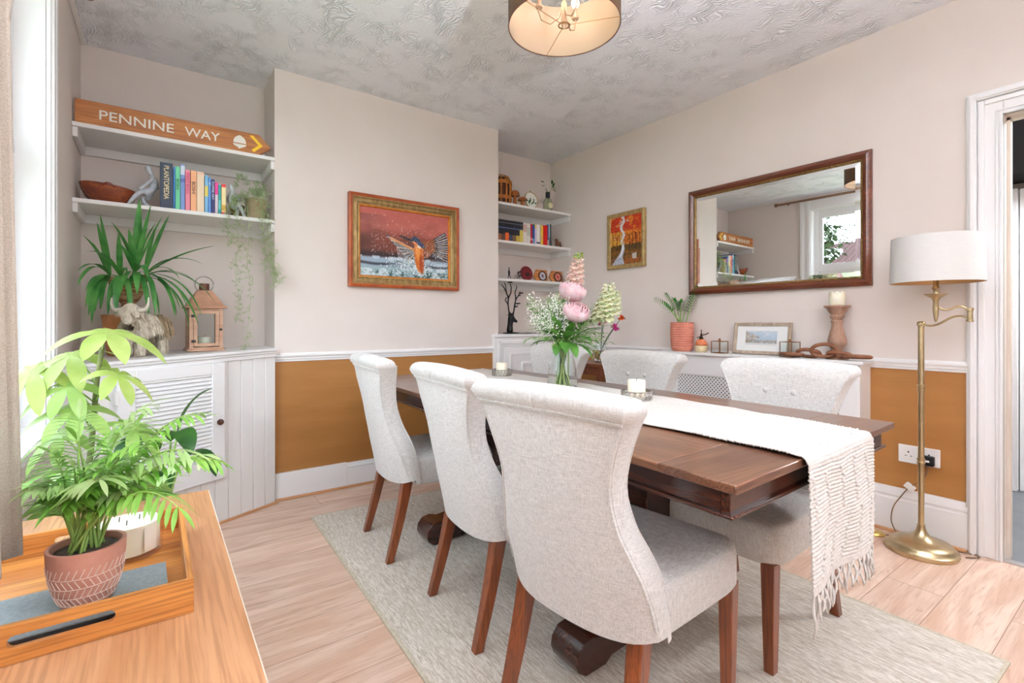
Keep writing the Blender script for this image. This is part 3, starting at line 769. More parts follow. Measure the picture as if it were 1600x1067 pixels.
# ============================================================ RUG
def rug_mat():
    m = bpy.data.materials.new('heathered_rug'); m.use_nodes = True; nt = m.node_tree; N = nt.nodes; L = nt.links
    b = N['Principled BSDF']; b.inputs['Roughness'].default_value = 1; b.inputs['Specular IOR Level'].default_value = .1; b.inputs['Sheen Weight'].default_value = .2
    tc = N.new('ShaderNodeTexCoord'); o = []
    for s, d in (((240, 28, 60), 3), ((520, 90, 60), 2), ((26, 5, 5), 3)):
        mp = N.new('ShaderNodeMapping'); mp.inputs['Scale'].default_value = s; L.new(tc.outputs['Object'], mp.inputs[0])
        n = N.new('ShaderNodeTexNoise'); n.inputs['Scale'].default_value = 1; n.inputs['Detail'].default_value = d; L.new(mp.outputs[0], n.inputs['Vector']); o.append(n.outputs[0])
    def ramp(x, p0, p1, c0, c1):
        cr = N.new('ShaderNodeValToRGB'); cr.color_ramp.elements[0].position = p0; cr.color_ramp.elements[1].position = p1
        cr.color_ramp.elements[0].color = c0; cr.color_ramp.elements[1].color = c1; L.new(x, cr.inputs[0]); return cr.outputs[0]
    c = ramp(o[0], .36, .62, lin((182, 168, 150)), lin((228, 220, 209)))
    c = cmix(nt, c, lin((138, 120, 98)), ramp(o[1], .52, .72, (0, 0, 0, 1), (.6, .6, .6, 1)))
    c = cmix(nt, c, lin((208, 200, 186)), ramp(o[2], .4, .7, (0, 0, 0, 1), (.5, .5, .5, 1)))
    L.new(c, b.inputs['Base Color'])
    bp = N.new('ShaderNodeBump'); bp.inputs['Strength'].default_value = .6; bp.inputs['Distance'].default_value = .004
    L.new(o[0], bp.inputs['Height']); L.new(bp.outputs[0], b.inputs['Normal']); return m
rug = thing('rug', 'pale heathered grey-beige rug on the wood floor under the dining table', 'rug', (1.465, 1.617, 0), -R(1.5))
rm = rug_mat()
G().box(-.785, .785, -1.25, 1.26, .0005, RUGZ).build('pile', rm, rug, bevel=.003)
bind = mat('rug_binding', (206, 196, 176), (186, 174, 152), rough=1, scale=(60, 60, 60))
g = G(); g.box(-.797, -.785, -1.26, 1.27, .0005, .0075).box(.785, .797, -1.26, 1.27, .0005, .0075).box(-.785, .785, -1.26, -1.25, .0005, .0075).box(-.785, .785, 1.26, 1.27, .0005, .0075)
g.build('bound_edge', bind, rug)

# ============================================================ TABLE RUNNER
run_m = mat('cream_cotton', (216, 210, 203), (204, 197, 190), rough=1, scale=(60, 60, 60), bump=.6, bscale=(70, 320, 320), dist=.002)
runner = thing('table_runner', 'long cream cotton runner with tufts and fringe, hanging over the near end of the table', 'table runner', (TO[0], TO[1], 0), -TH)
HANG = .30
def run_edge(L_):                      # left and right edge (P) along the table length
    a = .304-.004*min(1, max(0, L_)/1.0)+.004*sin(L_*9); b = .756+.076*min(1, max(0, L_)/1.1)-.006*sin(L_*7+1); return a, b
def run_pt(u, s):
    """s = distance along the runner from its near bottom hem; u across 0..1"""
    zt = TZ+.0025
    if s < HANG:
        a, b = run_edge(0); k = 1-s/HANG; P = lerp(a+.003*sin(k*3)-.012*k, b-.003*k, u)
        return P, -.012-.006*k-.010*sin(u*9+1)*k*k, zt-.012-(HANG-s)
    s2 = s-HANG; arc = .020
    if s2 < arc:
        t = s2/arc*pi/2; a, b = run_edge(0); P = lerp(a, b, u); return P, -.012+.012*(1-cos(t)), zt-.012+.012*sin(t)
    L_ = s2-arc; a, b = run_edge(L_); P = lerp(a, b, u)
    return P, L_, zt+.0012*sin(L_*23+u*4)+.0012
STOT = HANG+.02+TL-.03
DN = .66
g = G(); NU = 56; NS1, NS2 = 400, 110; NS = NS1+NS2
def rp(i, j):
    u = i; q = j*(NS-1); s = DN*q/NS1 if q < NS1 else DN+(STOT-DN)*(q-NS1)/(NS2-1)
    P, L_, z = run_pt(u, s)
    fade = min(1, max(0, (s-.012)/.01))*min(1, max(0, (DN-.02-s)/.03))*(0.25 if .285 < s < .34 else 1)
    ph = s*2*pi/.0098+1.5*sin(u*9+s*14)+.8*sin(u*23-s*9)
    rib = (.0021*sin(ph)*(.75+.25*sin(u*60+ph*.5))+.0008*sin(u*150+s*300))*fade+.0003*sin(u*90+s*400)
    edge = .0016*(1 if (u < .025 or u > .975) else 0)
    if s < HANG: return (P, L_-rib-.0025-edge, z)
    return (P, L_, z+max(0, rib+.0018*fade)+.0005+edge)
g.grid(rp, NU, NS); outsk = g
ro = g.build('cloth', run_m, runner, smooth=180)
sm = ro.modifiers.new('thickness', 'SOLIDIFY'); sm.thickness = .003; sm.offset = 1
rnd = random.Random(5); g = G()
tuft_rows = []
for (s0, s1, cols, sl) in ((.03, .135, (.12, .30, .48, .66, .86), .10), (.16, .275, (.10, .28, .50, .70, .90), -.06), (.33, .60, (.10, .22, .34, .46, .58, .70, .82, .93), .0)):
    for c_ in cols:
        s = s0
        while s < s1:
            u = min(.97, max(.03, c_+sl*(s-s0)/(s1-s0)+rnd.uniform(-.012, .012)))
            P, L_, z = run_pt(u, s)
            off = (0, -.005, 0) if s < HANG else (0, 0, .0035)
            g.sphere((P+off[0], L_+off[1], z+off[2]), rnd.uniform(.0042, .0062), 8, sq=(1.5, 1, 1)); s += rnd.uniform(.009, .013) if s0 < .3 else rnd.uniform(.012, .018)
tag(g.build('tufts', run_m, runner, smooth=180), kind='stuff')
for k in range(26):
    u = (k+.5)/26; P, L_, z = run_pt(u, 0.004); ln = rnd.uniform(.055, .095) if 0 < k < 25 else .105
    dx = rnd.uniform(-.005, .005); g = G()
    pts = [(P+dx*t+.003*sin(t*9+k), L_-.004+.004*sin(t*7+k*2), z-ln*t) for t in [i/7 for i in range(8)]]
    g.tube(pts, [.0022, .0034, .0036, .0036, .0036, .0033, .0028, .0012], 6); g.build('tassel', run_m, runner, smooth=180)
outofsquare(runner)

# ============================================================ CANDLE HOLDERS
def filigree(name, label, P, L_, r, h, hr):
    t = thing(name, label, 'candle holder', (P, L_, TZ+.006), 0, None)
    g = G(); g.lathe([(0, 0), (r, 0), (r, .004), (r*.3, .005), (0, .005)], n=40)
    g.lathe([(r-.003, .004), (r+.001, .004), (r+.001, .008), (r-.003, .008)], n=40, closed=True)
    g.lathe([(r-.003, h-.005), (r+.002, h-.005), (r+.002, h), (r-.003, h)], n=40, closed=True)
    n = 18
    for i in range(n):
        a = 2*pi*i/n
        for q in (0, 1):
            pts = []
            for k in range(9):
                tt = k/8; b = a+(1-2*q)*.17*sin(tt*2*pi)+q*.17; pts.append((cos(b)*r, sin(b)*r, .007+(h-.012)*tt))
            g.tube(pts, .0016, 5, caps=False)
        g.tube([(cos(a+.17+.06*cos(w))*r, sin(a+.17+.06*cos(w))*r, h*.5+h*.2*sin(w)) for w in [2*pi*k/8 for k in range(8)]], .0014, 5, closed=True)
    g.build('ring', silver, t, smooth=60)
    return t
filigree('candle_holder', 'silver filigree candle holder on the runner right of the flower vase', 1.612, 1.345, .062, .040, 0)
filigree('candle_holder', 'silver filigree candle holder at the far end of the table', 1.690, 2.44, .058, .040, 0)
def pillar(label, P, L_, r, h, z0=.0115):
    t = thing('pillar_candle', label, 'candle', (P, L_, TZ+z0))
    g = G(); g.lathe([(0, 0), (r, 0), (r, h-.003), (r-.003, h), (r*.6, h-.003), (0, h-.004)], n=32); g.build('wax', wax, t, smooth=50)
    g = G(); g.tube([(0, 0, h-.005), (.001, 0, h+.006)], .001, 5); g.build('wick', black_metal, t)
pillar('short cream pillar candle in the silver holder right of the flower vase', 1.612, 1.345, .036, .078)
pillar('short cream pillar candle in the silver holder at the far end of the table', 1.690, 2.44, .034, .074)

# ============================================================ VASE AND BOUQUET
VX, VY = 1.605, 1.795; VZ = TZ+.0065
vase = thing('glass_vase', 'clear flared glass vase holding the cut stems of the table bouquet', 'vase', (VX, VY, VZ))
prof = [(0, .0), (.060, .0), (.071, .006), (.074, .03), (.070, .075), (.060, .13), (.049, .18), (.046, .205), (.050, .228), (.058, .245),
        (.0555, .245), (.0475, .228), (.0435, .205), (.0465, .18), (.0575, .13), (.0675, .075), (.0715, .03), (.066, .012), (0, .010)]
G().lathe(prof, n=48).build('glass_body', glass, vase, smooth=60)
stem_m = mat('green_stem', (120, 158, 76), (150, 180, 100), rough=.5, scale=(30, 30, 30))
leaf_m = mat('fresh_leaf', (62, 118, 40), (104, 158, 66), rough=.45, scale=(12, 12, 12), sss=.05, thin=.35)
leaf_lt = mat('pale_leaf', (118, 156, 84), (156, 188, 116), rough=.5, scale=(14, 14, 14), thin=.35)
leaf_dk = mat('dark_leaf', (30, 78, 30), (62, 112, 44), rough=.35, scale=(12, 12, 12), thin=.35)
pink = mat('peony_petal', (236, 190, 196), (248, 224, 224), rough=.6, scale=(26, 26, 26), sss=.15, thin=.35)
blush = mat('stock_petal', (240, 212, 204), (250, 236, 226), rough=.6, scale=(50, 50, 50), sss=.15, thin=.35)
creamf = mat('cream_petal', (244, 242, 222), (232, 236, 200), rough=.6, scale=(40, 40, 40), sss=.15, thin=.35)
whitef = mat('gypsophila_white', (250, 248, 240), rough=.7)
limef = mat('lime_bud', (172, 196, 92), (150, 180, 80), rough=.5, scale=(40, 40, 40), thin=.35)
rnd = random.Random(21)
# view helper directions (world): right along the picture and away from the room's corner
RV = Vector((.81, -.5865, 0)); FV = Vector((.5865, .81, 0))
def VP_(px_, up, dep=0.):  # offsets from the vase foot: sideways, height, depth
    return Vector((VX, VY, VZ))+RV*px_+FV*dep+Vector((0, 0, up))
def stem_curve(tip, base=None, k=None):
    b = base or Vector((VX, VY, VZ+.014))+Vector((rnd.uniform(-.04, .04), rnd.uniform(-.04, .04), 0))
    neck = Vector((VX, VY, VZ+.205))+(tip-Vector((VX, VY, tip.z))).normalized()*.024+Vector((rnd.uniform(-.012, .012), rnd.uniform(-.012, .012), 0))
    # straight inside the vase, then curving
    pts = [b, b.lerp(neck, .5), neck]+[Vector(p) for p in bez(neck, neck+(neck-b)*.6, tip, 8)][1:]
    return pts
def peony(c, up, r, label):
    st = thing('peony', label, 'flower', tuple(Vector((VX, VY, VZ+.014))))
    O = Vector((VX, VY, VZ+.014)); c = Vector(c); up = Vector(up).normalized()
    g = G(); g.tube([p-O for p in stem_curve(c-up*r*.6, O+Vector((rnd.uniform(-.03, .03), rnd.uniform(-.03, .03), 0)))], .003, 6); g.build('stem', stem_m, st)
    q = up.to_track_quat('Z', 'Y').to_matrix().to_4x4(); g = G()
    for lay, (n_, rr, op) in enumerate(((5, .42, .35), (6, .62, .55), (7, .82, .8), (8, 1.0, 1.05), (8, 1.08, 1.3))):
        for i in range(n_):
            a = 2*pi*(i+lay*.37)/n_+rnd.uniform(-.15, .15); w = 2*pi/n_*.72*rr*r*(1.1); 
            def pt(u, v, a=a, rr=rr, op=op, w=w):
                # cupped petal wrapping round the ball of the bloom
                th = .15+v*(2.35-.42*op); rad = rr*r*sin(th); z = -r*cos(th)*.92*(1.08-.1*rr)
                ww = (u-.5)*2; b = a+ww*(.62 if rr > .5 else .8)*(.35+.65*sin(pi*min(1, v*.7+.1)))
                rad *= 1-.06*ww*ww+.05*v*sin(ww*5+a*3); z -= r*.10*ww*ww*v-.05*r*sin(ww*6+a*3)*v*v
                return (cos(b)*rad, sin(b)*rad, z)
            g.grid(pt, 7, 7)
    me = G(); me.add(g.v, g.f, Matrix.Translation(c-O)@q); o = me.build('petals', pink, st, smooth=180)
    s_ = o.modifiers.new('t', 'SOLIDIFY'); s_.thickness = .0008
    g = G()
    for i in range(5):
        a = i*1.26; d = q.to_3x3()@Vector((cos(a), sin(a), -.3)); g.leaf(tuple(c-O-up*r*.6), d, r*1.0, r*.5, .5, n=5)
    g.build('sepals', leaf_m, st, smooth=180)
peony(VP_(.045, .475, -.03), (.1, -.35, .9), .062, 'upper pink peony in the table bouquet')
peony(VP_(.058, .375, -.07), (-.1, -.5, .8), .060, 'lower pink peony in the table bouquet, closer to the vase')
def spike(tip, base, n_, r0, m_, label, kind, mtop=None):
    O = Vector((VX, VY, VZ+.014)); tip = Vector(tip); base = Vector(base)
    t = thing(kind, label, 'flower', tuple(O)); g = G()
    pts = stem_curve(base, O+Vector((rnd.uniform(-.03, .03), rnd.uniform(-.03, .03), 0)))+[base.lerp(tip, .5), tip]
    g.tube([p-O for p in pts], .0028, 6); g.build('stem', stem_m, t)
    g = G(); g2 = G(); ax = (tip-base)
    for i in range(n_):
        f = i/n_; c = base+ax*f; a = i*2.4; rad = r0*(1-.55*f)
        d = Vector((cos(a), sin(a), .25)).normalized(); p = c-O+d*rad*.75; gg = g2 if f > .82 else g
        for k in range(6 if f < .82 else 3):
            b = a+k*1.05+rnd.uniform(-.3, .3); e = (d*.5+Vector((cos(b)*.8, sin(b)*.8, .45*sin(k*2.)))).normalized()
            gg.leaf(tuple(p), e, rad*.95, rad*.85, .5, .3, n=3)
    o = g.build('blossoms', m_, t, smooth=180); g2.build('buds', mtop or limef, t, smooth=180)
spike(VP_(.085, .668, .03), VP_(.058, .505, .02), 40, .036, blush, 'tall blush stock flower spike at the top of the table bouquet', 'stock_flower')
spike(VP_(.235, .515, .02), VP_(.190, .325, .0), 50, .044, creamf, 'broad cream stock spike leaning right in the table bouquet', 'stock_flower', creamf)
spike(VP_(.275, .48, .05), VP_(.240, .36, .03), 34, .036, creamf, 'second cream stock spike, at the far right of the table bouquet', 'stock_flower', creamf)
spike(VP_(-.02, .47, .04), VP_(-.02, .39, .03), 18, .022, creamf, 'small cream bud spike left of the upper peony in the table bouquet', 'stock_flower', creamf)
# gypsophila cloud
O = Vector((VX, VY, VZ+.014))
gy = thing('gypsophila', 'airy spray of white gypsophila filling the left side of the table bouquet', 'flower', tuple(O))
g = G(); gf = G()
for b in range(40):
    a = rnd.uniform(0, 1)
    tip = VP_(rnd.uniform(-.185, .0), .22+rnd.uniform(.03, .24), rnd.uniform(-.10, .10))
    pts = stem_curve(tip, O+Vector((rnd.uniform(-.03, .03), rnd.uniform(-.03, .03), 0)))
    g.tube([p-O for p in pts], .0011, 4)
    for k in range(24):
        f = rnd.uniform(.45, 1); i = int(f*(len(pts)-1)); s0 = pts[min(i, len(pts)-1)]
        e = s0+Vector((rnd.uniform(-1, 1), rnd.uniform(-1, 1), rnd.uniform(-.1, 1.)))*.045
        g.tube([s0-O, e-O], .0006, 3, caps=False)
        for q in range(3):
            c = e-O+Vector((rnd.uniform(-1, 1), rnd.uniform(-1, 1), rnd.uniform(-1, 1)))*.010
            gf.sphere(tuple(c), rnd.uniform(.0020, .0038), 5)
g.build('stems', leaf_lt, gy); gf.build('florets', whitef, gy, smooth=180)
# foliage: broad leaves and feathery greens
fo = thing('bouquet_foliage', 'broad green leaves and feathery sprigs around the neck of the table bouquet', 'foliage', tuple(O))
g = G(); gs = G(); gl = G()
for (px_, up, dp, L_, w, dr) in ((-.07, .28, -.04, .13, .045, .7), (-.03, .30, -.06, .15, .05, .5), (.02, .27, -.08, .17, .055, .7), (.06, .26, -.07, .15, .05, .8), (.10, .29, -.03, .15, .045, .6), (.14, .26, -.02, .14, .04, .9),
                                 (-.10, .24, .0, .12, .04, .7), (.05, .33, .0, .14, .05, .2), (.0, .35, .02, .12, .04, .2), (.12, .34, .03, .13, .04, .4), (-.06, .36, .03, .13, .04, .3), (.19, .24, -.03, .10, .03, 1.0), (.0, .24, -.08, .13, .05, 1.1),
                                 (-.03, .23, -.07, .10, .045, 1.4), (.035, .23, -.09, .12, .05, 1.2), (.16, .20, -.02, .12, .035, .8), (.18, .17, -.03, .10, .03, 1.2), (.09, .22, -.06, .13, .04, .9), (-.05, .30, -.08, .10, .035, .6), (.03, .31, -.09, .12, .04, .5)):
    b = VP_(px_*.25, .215, dp*.25); e = VP_(px_, up, dp); gs.tube([b-O, (b+(e-b)*.5+Vector((0, 0, .02)))-O, e-O], .0016, 4)
    d = (e-b).normalized(); g.leaf(tuple(b+(e-b)*.35-O), tuple(d+Vector((0, 0, .1))), L_, w, dr, .25, n=8, shape=.9)
for b in range(48):
    tip = VP_(rnd.uniform(-.18, .24), rnd.uniform(.22, .42), rnd.uniform(-.1, .08)); base = VP_(0, .21)
    pts = bez(base, base.lerp(tip, .5)+Vector((0, 0, .03)), tip, 7); gs.tube([p-O for p in pts], .001, 4)
    for i in range(2, 8):
        for sg in (-1, 1):
            d = (pts[i]-pts[i-1]).normalized()+Vector((rnd.uniform(-.8, .8), rnd.uniform(-.8, .8), rnd.uniform(-.2, .5)))
            (g if b % 3 == 0 else gl).leaf(tuple(pts[i]-O), tuple(d), rnd.uniform(.025, .05), rnd.uniform(.006, .011), .5, n=3)
g.build('broad_leaves', leaf_m, fo, smooth=180); gl.build('feathery_leaves', leaf_lt, fo, smooth=180); gs.build('stems', stem_m, fo)
cs = thing('stem_bundle', 'bundle of cut green stems standing in the clear glass vase', 'flower', tuple(O))
g = G()
for k in range(13):
    a = k*2.4; r_ = .052*sqrt((k+.5)/16); g.tube([(cos(a)*r_, sin(a)*r_, 0), (-cos(a)*.012, -sin(a)*.012, .16), (-cos(a)*.03, -sin(a)*.03, .225)], .0024, 5)
g.build('stems', mat('pale_cut_stem', (176, 196, 118), (204, 216, 150), rough=.5, scale=(30, 30, 30)), cs)

# ============================================================ DRUM PENDANT
PX, PY = 1.331, 1.48; PR, PZ0, PZ1 = .225, 2.298, 2.520
pen = thing('pendant_lamp', 'brown drum pendant lamp with lit candle bulbs, hanging from the ceiling', 'ceiling lamp', (PX, PY, PZ0))
outer = mat('brown_silk_shade', (104, 74, 44), (74, 50, 30), rough=.6, scale=(14, 14, 260), bump=.2)
inner = mat('peach_shade_lining', (176, 160, 143), rough=.8)
h = PZ1-PZ0
def band(g, r0, r1, z0, z1, n=72):
    g.lathe([(r0, z0), (r1, z0), (r1, z1), (r0, z1)], n=n, closed=True)
g = G(); band(g, PR-.0015, PR, 0, h); g.build('lamp_shade', outer, pen)
g = G(); band(g, PR-.004, PR-.0018, .001, h-.001); g.build('shade_lining', inner, pen)
g = G(); g.tube([(cos(a)*(PR-.001), sin(a)*(PR-.001), 0) for a in [2*pi*i/72 for i in range(72)]], .0022, 6, closed=True); g.build('rim', mat('dark_rim', (92, 54, 40), rough=.5), pen)
wire = mat('antique_wire', (170, 130, 92), metal=.8, rough=.4)
g = G(); g.tube([(cos(a)*.022, sin(a)*.022, .004) for a in [2*pi*i/28 for i in range(28)]], .003, 6, closed=True)
for k in range(3):
    a = R(-52)+k*2*pi/3; g.tube([(cos(a)*.024, sin(a)*.024, .004), (cos(a)*(PR-.002), sin(a)*(PR-.002), .003)], .0012, 5)
g.build('spider', wire, pen)
armm = mat('lamp_arm', (206, 176, 150), metal=.3, rough=.4)
g = G(); g.lathe([(0, -.012), (.006, -.008), (.009, .0), (.012, .02), (.008, .05), (.012, .09), (.006, .10), (.006, H-PZ0-.03), (.0, H-PZ0-.03)], n=20)
g.lathe([(0, H-PZ0-.03), (.045, H-PZ0-.026), (.055, H-PZ0-.002), (0, H-PZ0-.002)], n=28)
for k in range(3):
    a = R(20)+k*2*pi/3; c_, s_ = cos(a), sin(a)
    g.tube([(c_*r_, s_*r_, z) for r_, z in ((.008, .075), (.022, .035), (.055, .012), (.09, .03), (.104, .07), (.10, .082))], .0035, 6)
    g.lathe([(.0, .078), (.014, .080), (.016, .086), (.0085, .09), (.0085, .125), (0, .125)], c=(c_*.10, s_*.10, 0), n=14)
g.build('arms', armm, pen, smooth=60)
bulbm = mat('lit_bulb', (255, 226, 180), emis=(255, 222, 176), estr=22)
for k in range(3):
    a = R(20)+k*2*pi/3
    g = G(); g.lathe([(0, .120), (.006, .122), (.0155, .142), (.016, .152), (.009, .176), (.002, .192), (0, .193)], c=(cos(a)*.10, sin(a)*.10, 0), n=16); g.build('bulb', bulbm, pen, smooth=180)
    lamp('pendant_bulb_light', (PX+cos(a)*.10, PY+sin(a)*.10, PZ0+.152), 2.9, (1, .90, .80), .0172)

# ============================================================ FLOOR LAMP
FX, FY = 2.985, .757
fl = thing('floor_lamp', 'brass swing-arm floor lamp with a white drum shade beside the doorway', 'floor lamp', (FX, FY, 0))
g = G(); g.lathe([(0, 0), (.138, 0), (.143, .010), (.141, .020), (.128, .030), (.126, .036), (.118, .046), (.080, .056), (.040, .072), (.022, .098), (.016, .118), (.0155, .130), (0, .130)], n=56); g.build('base', brass, fl, smooth=40)
g = G(); g.lathe([(0, .130), (.012, .130), (.0125, .42), (.0165, .423), (.0165, .430), (.0125, .434), (.0165, .440), (.0165, .447), (.0125, .45), (.0125, .775), (.0165, .778), (.0165, .785), (.0125, .789), (.0165, .795), (.0165, .802), (.0125, .805), (.0125, 1.085), (.017, 1.088), (.017, 1.10), (.012, 1.108), (0, 1.11)], n=24); g.build('pole', brass, fl, smooth=30)
HX, HY = -.012, -.178; SX, SY = -.045, -.066
g = G()
def scurve(p, q, z0, z1): return [Vector((lerp(p[0], q[0], t), lerp(p[1], q[1], t), lerp(z0, z1, t)+.016*sin(t*2*pi)*-1)) for t in [i/12 for i in range(13)]]
g.tube(scurve((0, 0), (HX, HY), 1.098, 1.122), .005, 8); g.tube(scurve((SX, SY), (HX, HY), 1.185, 1.152), .005, 8)
g.lathe([(0, 1.105), (.013, 1.106), (.013, 1.116), (.010, 1.118), (.010, 1.154), (.013, 1.156), (.013, 1.168), (0, 1.17)], c=(HX, HY, 0), n=18); g.build('swing_arm', brass, fl, smooth=40)
g = G(); g.lathe([(0, 1.105), (.004, 1.106), (.009, 1.13), (.012, 1.165), (.010, 1.20), (.016, 1.215), (.042, 1.232), (.043, 1.236), (.012, 1.234), (.010, 1.25), (.016, 1.262), (.010, 1.272), (.010, 1.315), (.022, 1.318), (.022, 1.345), (.012, 1.35), (.012, 1.39), (0, 1.39)], c=(SX, SY, 0), n=28); g.build('lamp_holder', brass, fl, smooth=40)
shade_m = mat('white_fabric_shade', (214, 211, 207), (210, 207, 203), rough=.9, scale=(40, 40, 300))
gold_l = mat('gold_lining', (206, 166, 116), rough=.5, metal=.4)
g = G(); SR = .173; SZ0, SZ1 = 1.288, 1.500
g.lathe([(SR-.002, SZ0), (SR, SZ0), (SR-.006, SZ1), (SR-.008, SZ1)], c=(SX, SY, 0), n=72, closed=True); sh = g.build('lamp_shade', shade_m, fl, smooth=40)
g = G(); g.lathe([(SR-.0042, SZ0+.001), (SR-.0024, SZ0+.001), (SR-.0084, SZ1-.001), (SR-.0102, SZ1-.001)], c=(SX, SY, 0), n=72, closed=True); g.build('shade_lining', gold_l, sh, smooth=40)
g = G()
for k in range(3):
    a = k*2*pi/3+.4; g.tube([(SX+cos(a)*.012, SY+sin(a)*.012, SZ1-.03), (SX+cos(a)*(SR-.009), SY+sin(a)*(SR-.009), SZ1-.006)], .0015, 5)
g.tube([(SX, SY, 1.38), (SX, SY, SZ1-.025)], .003, 6); g.build('shade_carrier', brass, fl)
g = G(); g.lathe([(0, 1.388), (.012, 1.39), (.028, 1.42), (.03, 1.44), (.02, 1.465), (0, 1.475)], c=(SX, SY, 0), n=20); g.build('bulb', mat('opal_bulb', (240, 238, 232), rough=.3), fl, smooth=180)

# socket, plug, cable, foot switch
plastic = mat('white_plastic', (238, 236, 234), rough=.3)
so = thing('wall_socket', 'white double wall socket on the ochre wall behind the floor lamp', 'socket', (XR, .81, .421))
G().box(-.0105, 0, -.085, .085, -.046, .046).build('face_plate', plastic, so, bevel=.004)
g = G()
for dy in (.042, -.042):
    g.box(-.0112, -.0100, dy-.003, dy+.003, .008, .016).box(-.0112, -.0100, dy-.014, dy-.008, -.010, -.006).box(-.0112, -.0100, dy+.008, dy+.014, -.010, -.006)
g.build('pin_holes', black_metal, so)
for dy in (.014, -.070): G().box(-.0135, -.010, dy-.003, dy+.003, .018, .030).build('switch', plastic, so, bevel=.001)
pl = thing('plug', 'black plug with a small white label in the right half of the double socket', 'plug', (XR-.0135, .768, .408))
G().box(-.030, -.0005, -.026, .026, -.024, .024).build('plug_body', mat('black_plastic', (24, 25, 30), rough=.35), pl, bevel=.006)
G().box(-.0312, -.0295, -.009, .012, -.005, .004).build('label', plastic, pl, bevel=.0005)
cabm = mat('bronze_flex', (122, 100, 76), rough=.5)
cable = thing('lamp_cable', 'thin bronze cable running from the plug to the floor lamp and foot switch', 'cable', (XR-.03, .768, .385))
O_ = Vector((XR-.03, .768, .385))
P_ = [(XR-.03, .768, .383), (XR-.028, .772, .345), (XR-.04, .79, .31), (XR-.045, .815, .282), (XR-.045, .830, .270)]
P2 = [(XR-.047, .843, .255), (XR-.05, .875, .20), (XR-.05, .905, .14), (XR-.055, .912, .07), (XR-.07, .890, .02), (XR-.09, .895, .006), (XR-.12, .94, .005), (XR-.13, .975, .008)]
P3 = [(2.985+.03, .757+.13, .006), (3.06, .86, .005), (3.09, .80, .005), (3.10, .74, .005), (3.08, .70, .005), (3.11, .64, .005), (3.13, .60, .005), (3.12, .575, .005), (3.09, .585, .005), (3.06, .61, .005)]
def smoothp(P, n=6):
    P = [Vector(p) for p in P]; out = []
    for i in range(len(P)-1):
        a = P[max(0, i-1)]; b = P[i]; c = P[i+1]; d = P[min(len(P)-1, i+2)]
        for k in range(n):
            t = k/n; out.append(.5*((2*b)+(-a+c)*t+(2*a-5*b+4*c-d)*t*t+(-a+3*b-3*c+d)*t**3))
    return out+[P[-1]]
for Pp in (P_, P2, P3):
    g = G(); g.tube([p-O_ for p in smoothp(Pp)], .0028, 6); g.build('flex', cabm, cable, smooth=180)
g = G(); g.box(-.012, .012, -.022, .022, -.014, .014); g.build('inline_connector', plastic, cable, loc=Vector((XR-.046, .836, .263))-O_, rot=(R(35), 0, 0), bevel=.003)
fs = thing('foot_switch', 'flat gold foot switch on the floor left of the lamp base', 'foot switch', (3.035, .958, 0))
G().lathe([(0, 0), (.040, 0), (.042, .006), (.036, .014), (.015, .017), (0, .017)], n=32).build('switch_body', mat('gold_plastic', (196, 164, 92), metal=.7, rough=.35), fs, smooth=40)
G().lathe([(0, .017), (.012, .017), (.011, .021), (0, .022)], n=20).build('button', mat('gold_button', (220, 192, 120), metal=.7, rough=.3), fs, smooth=40)
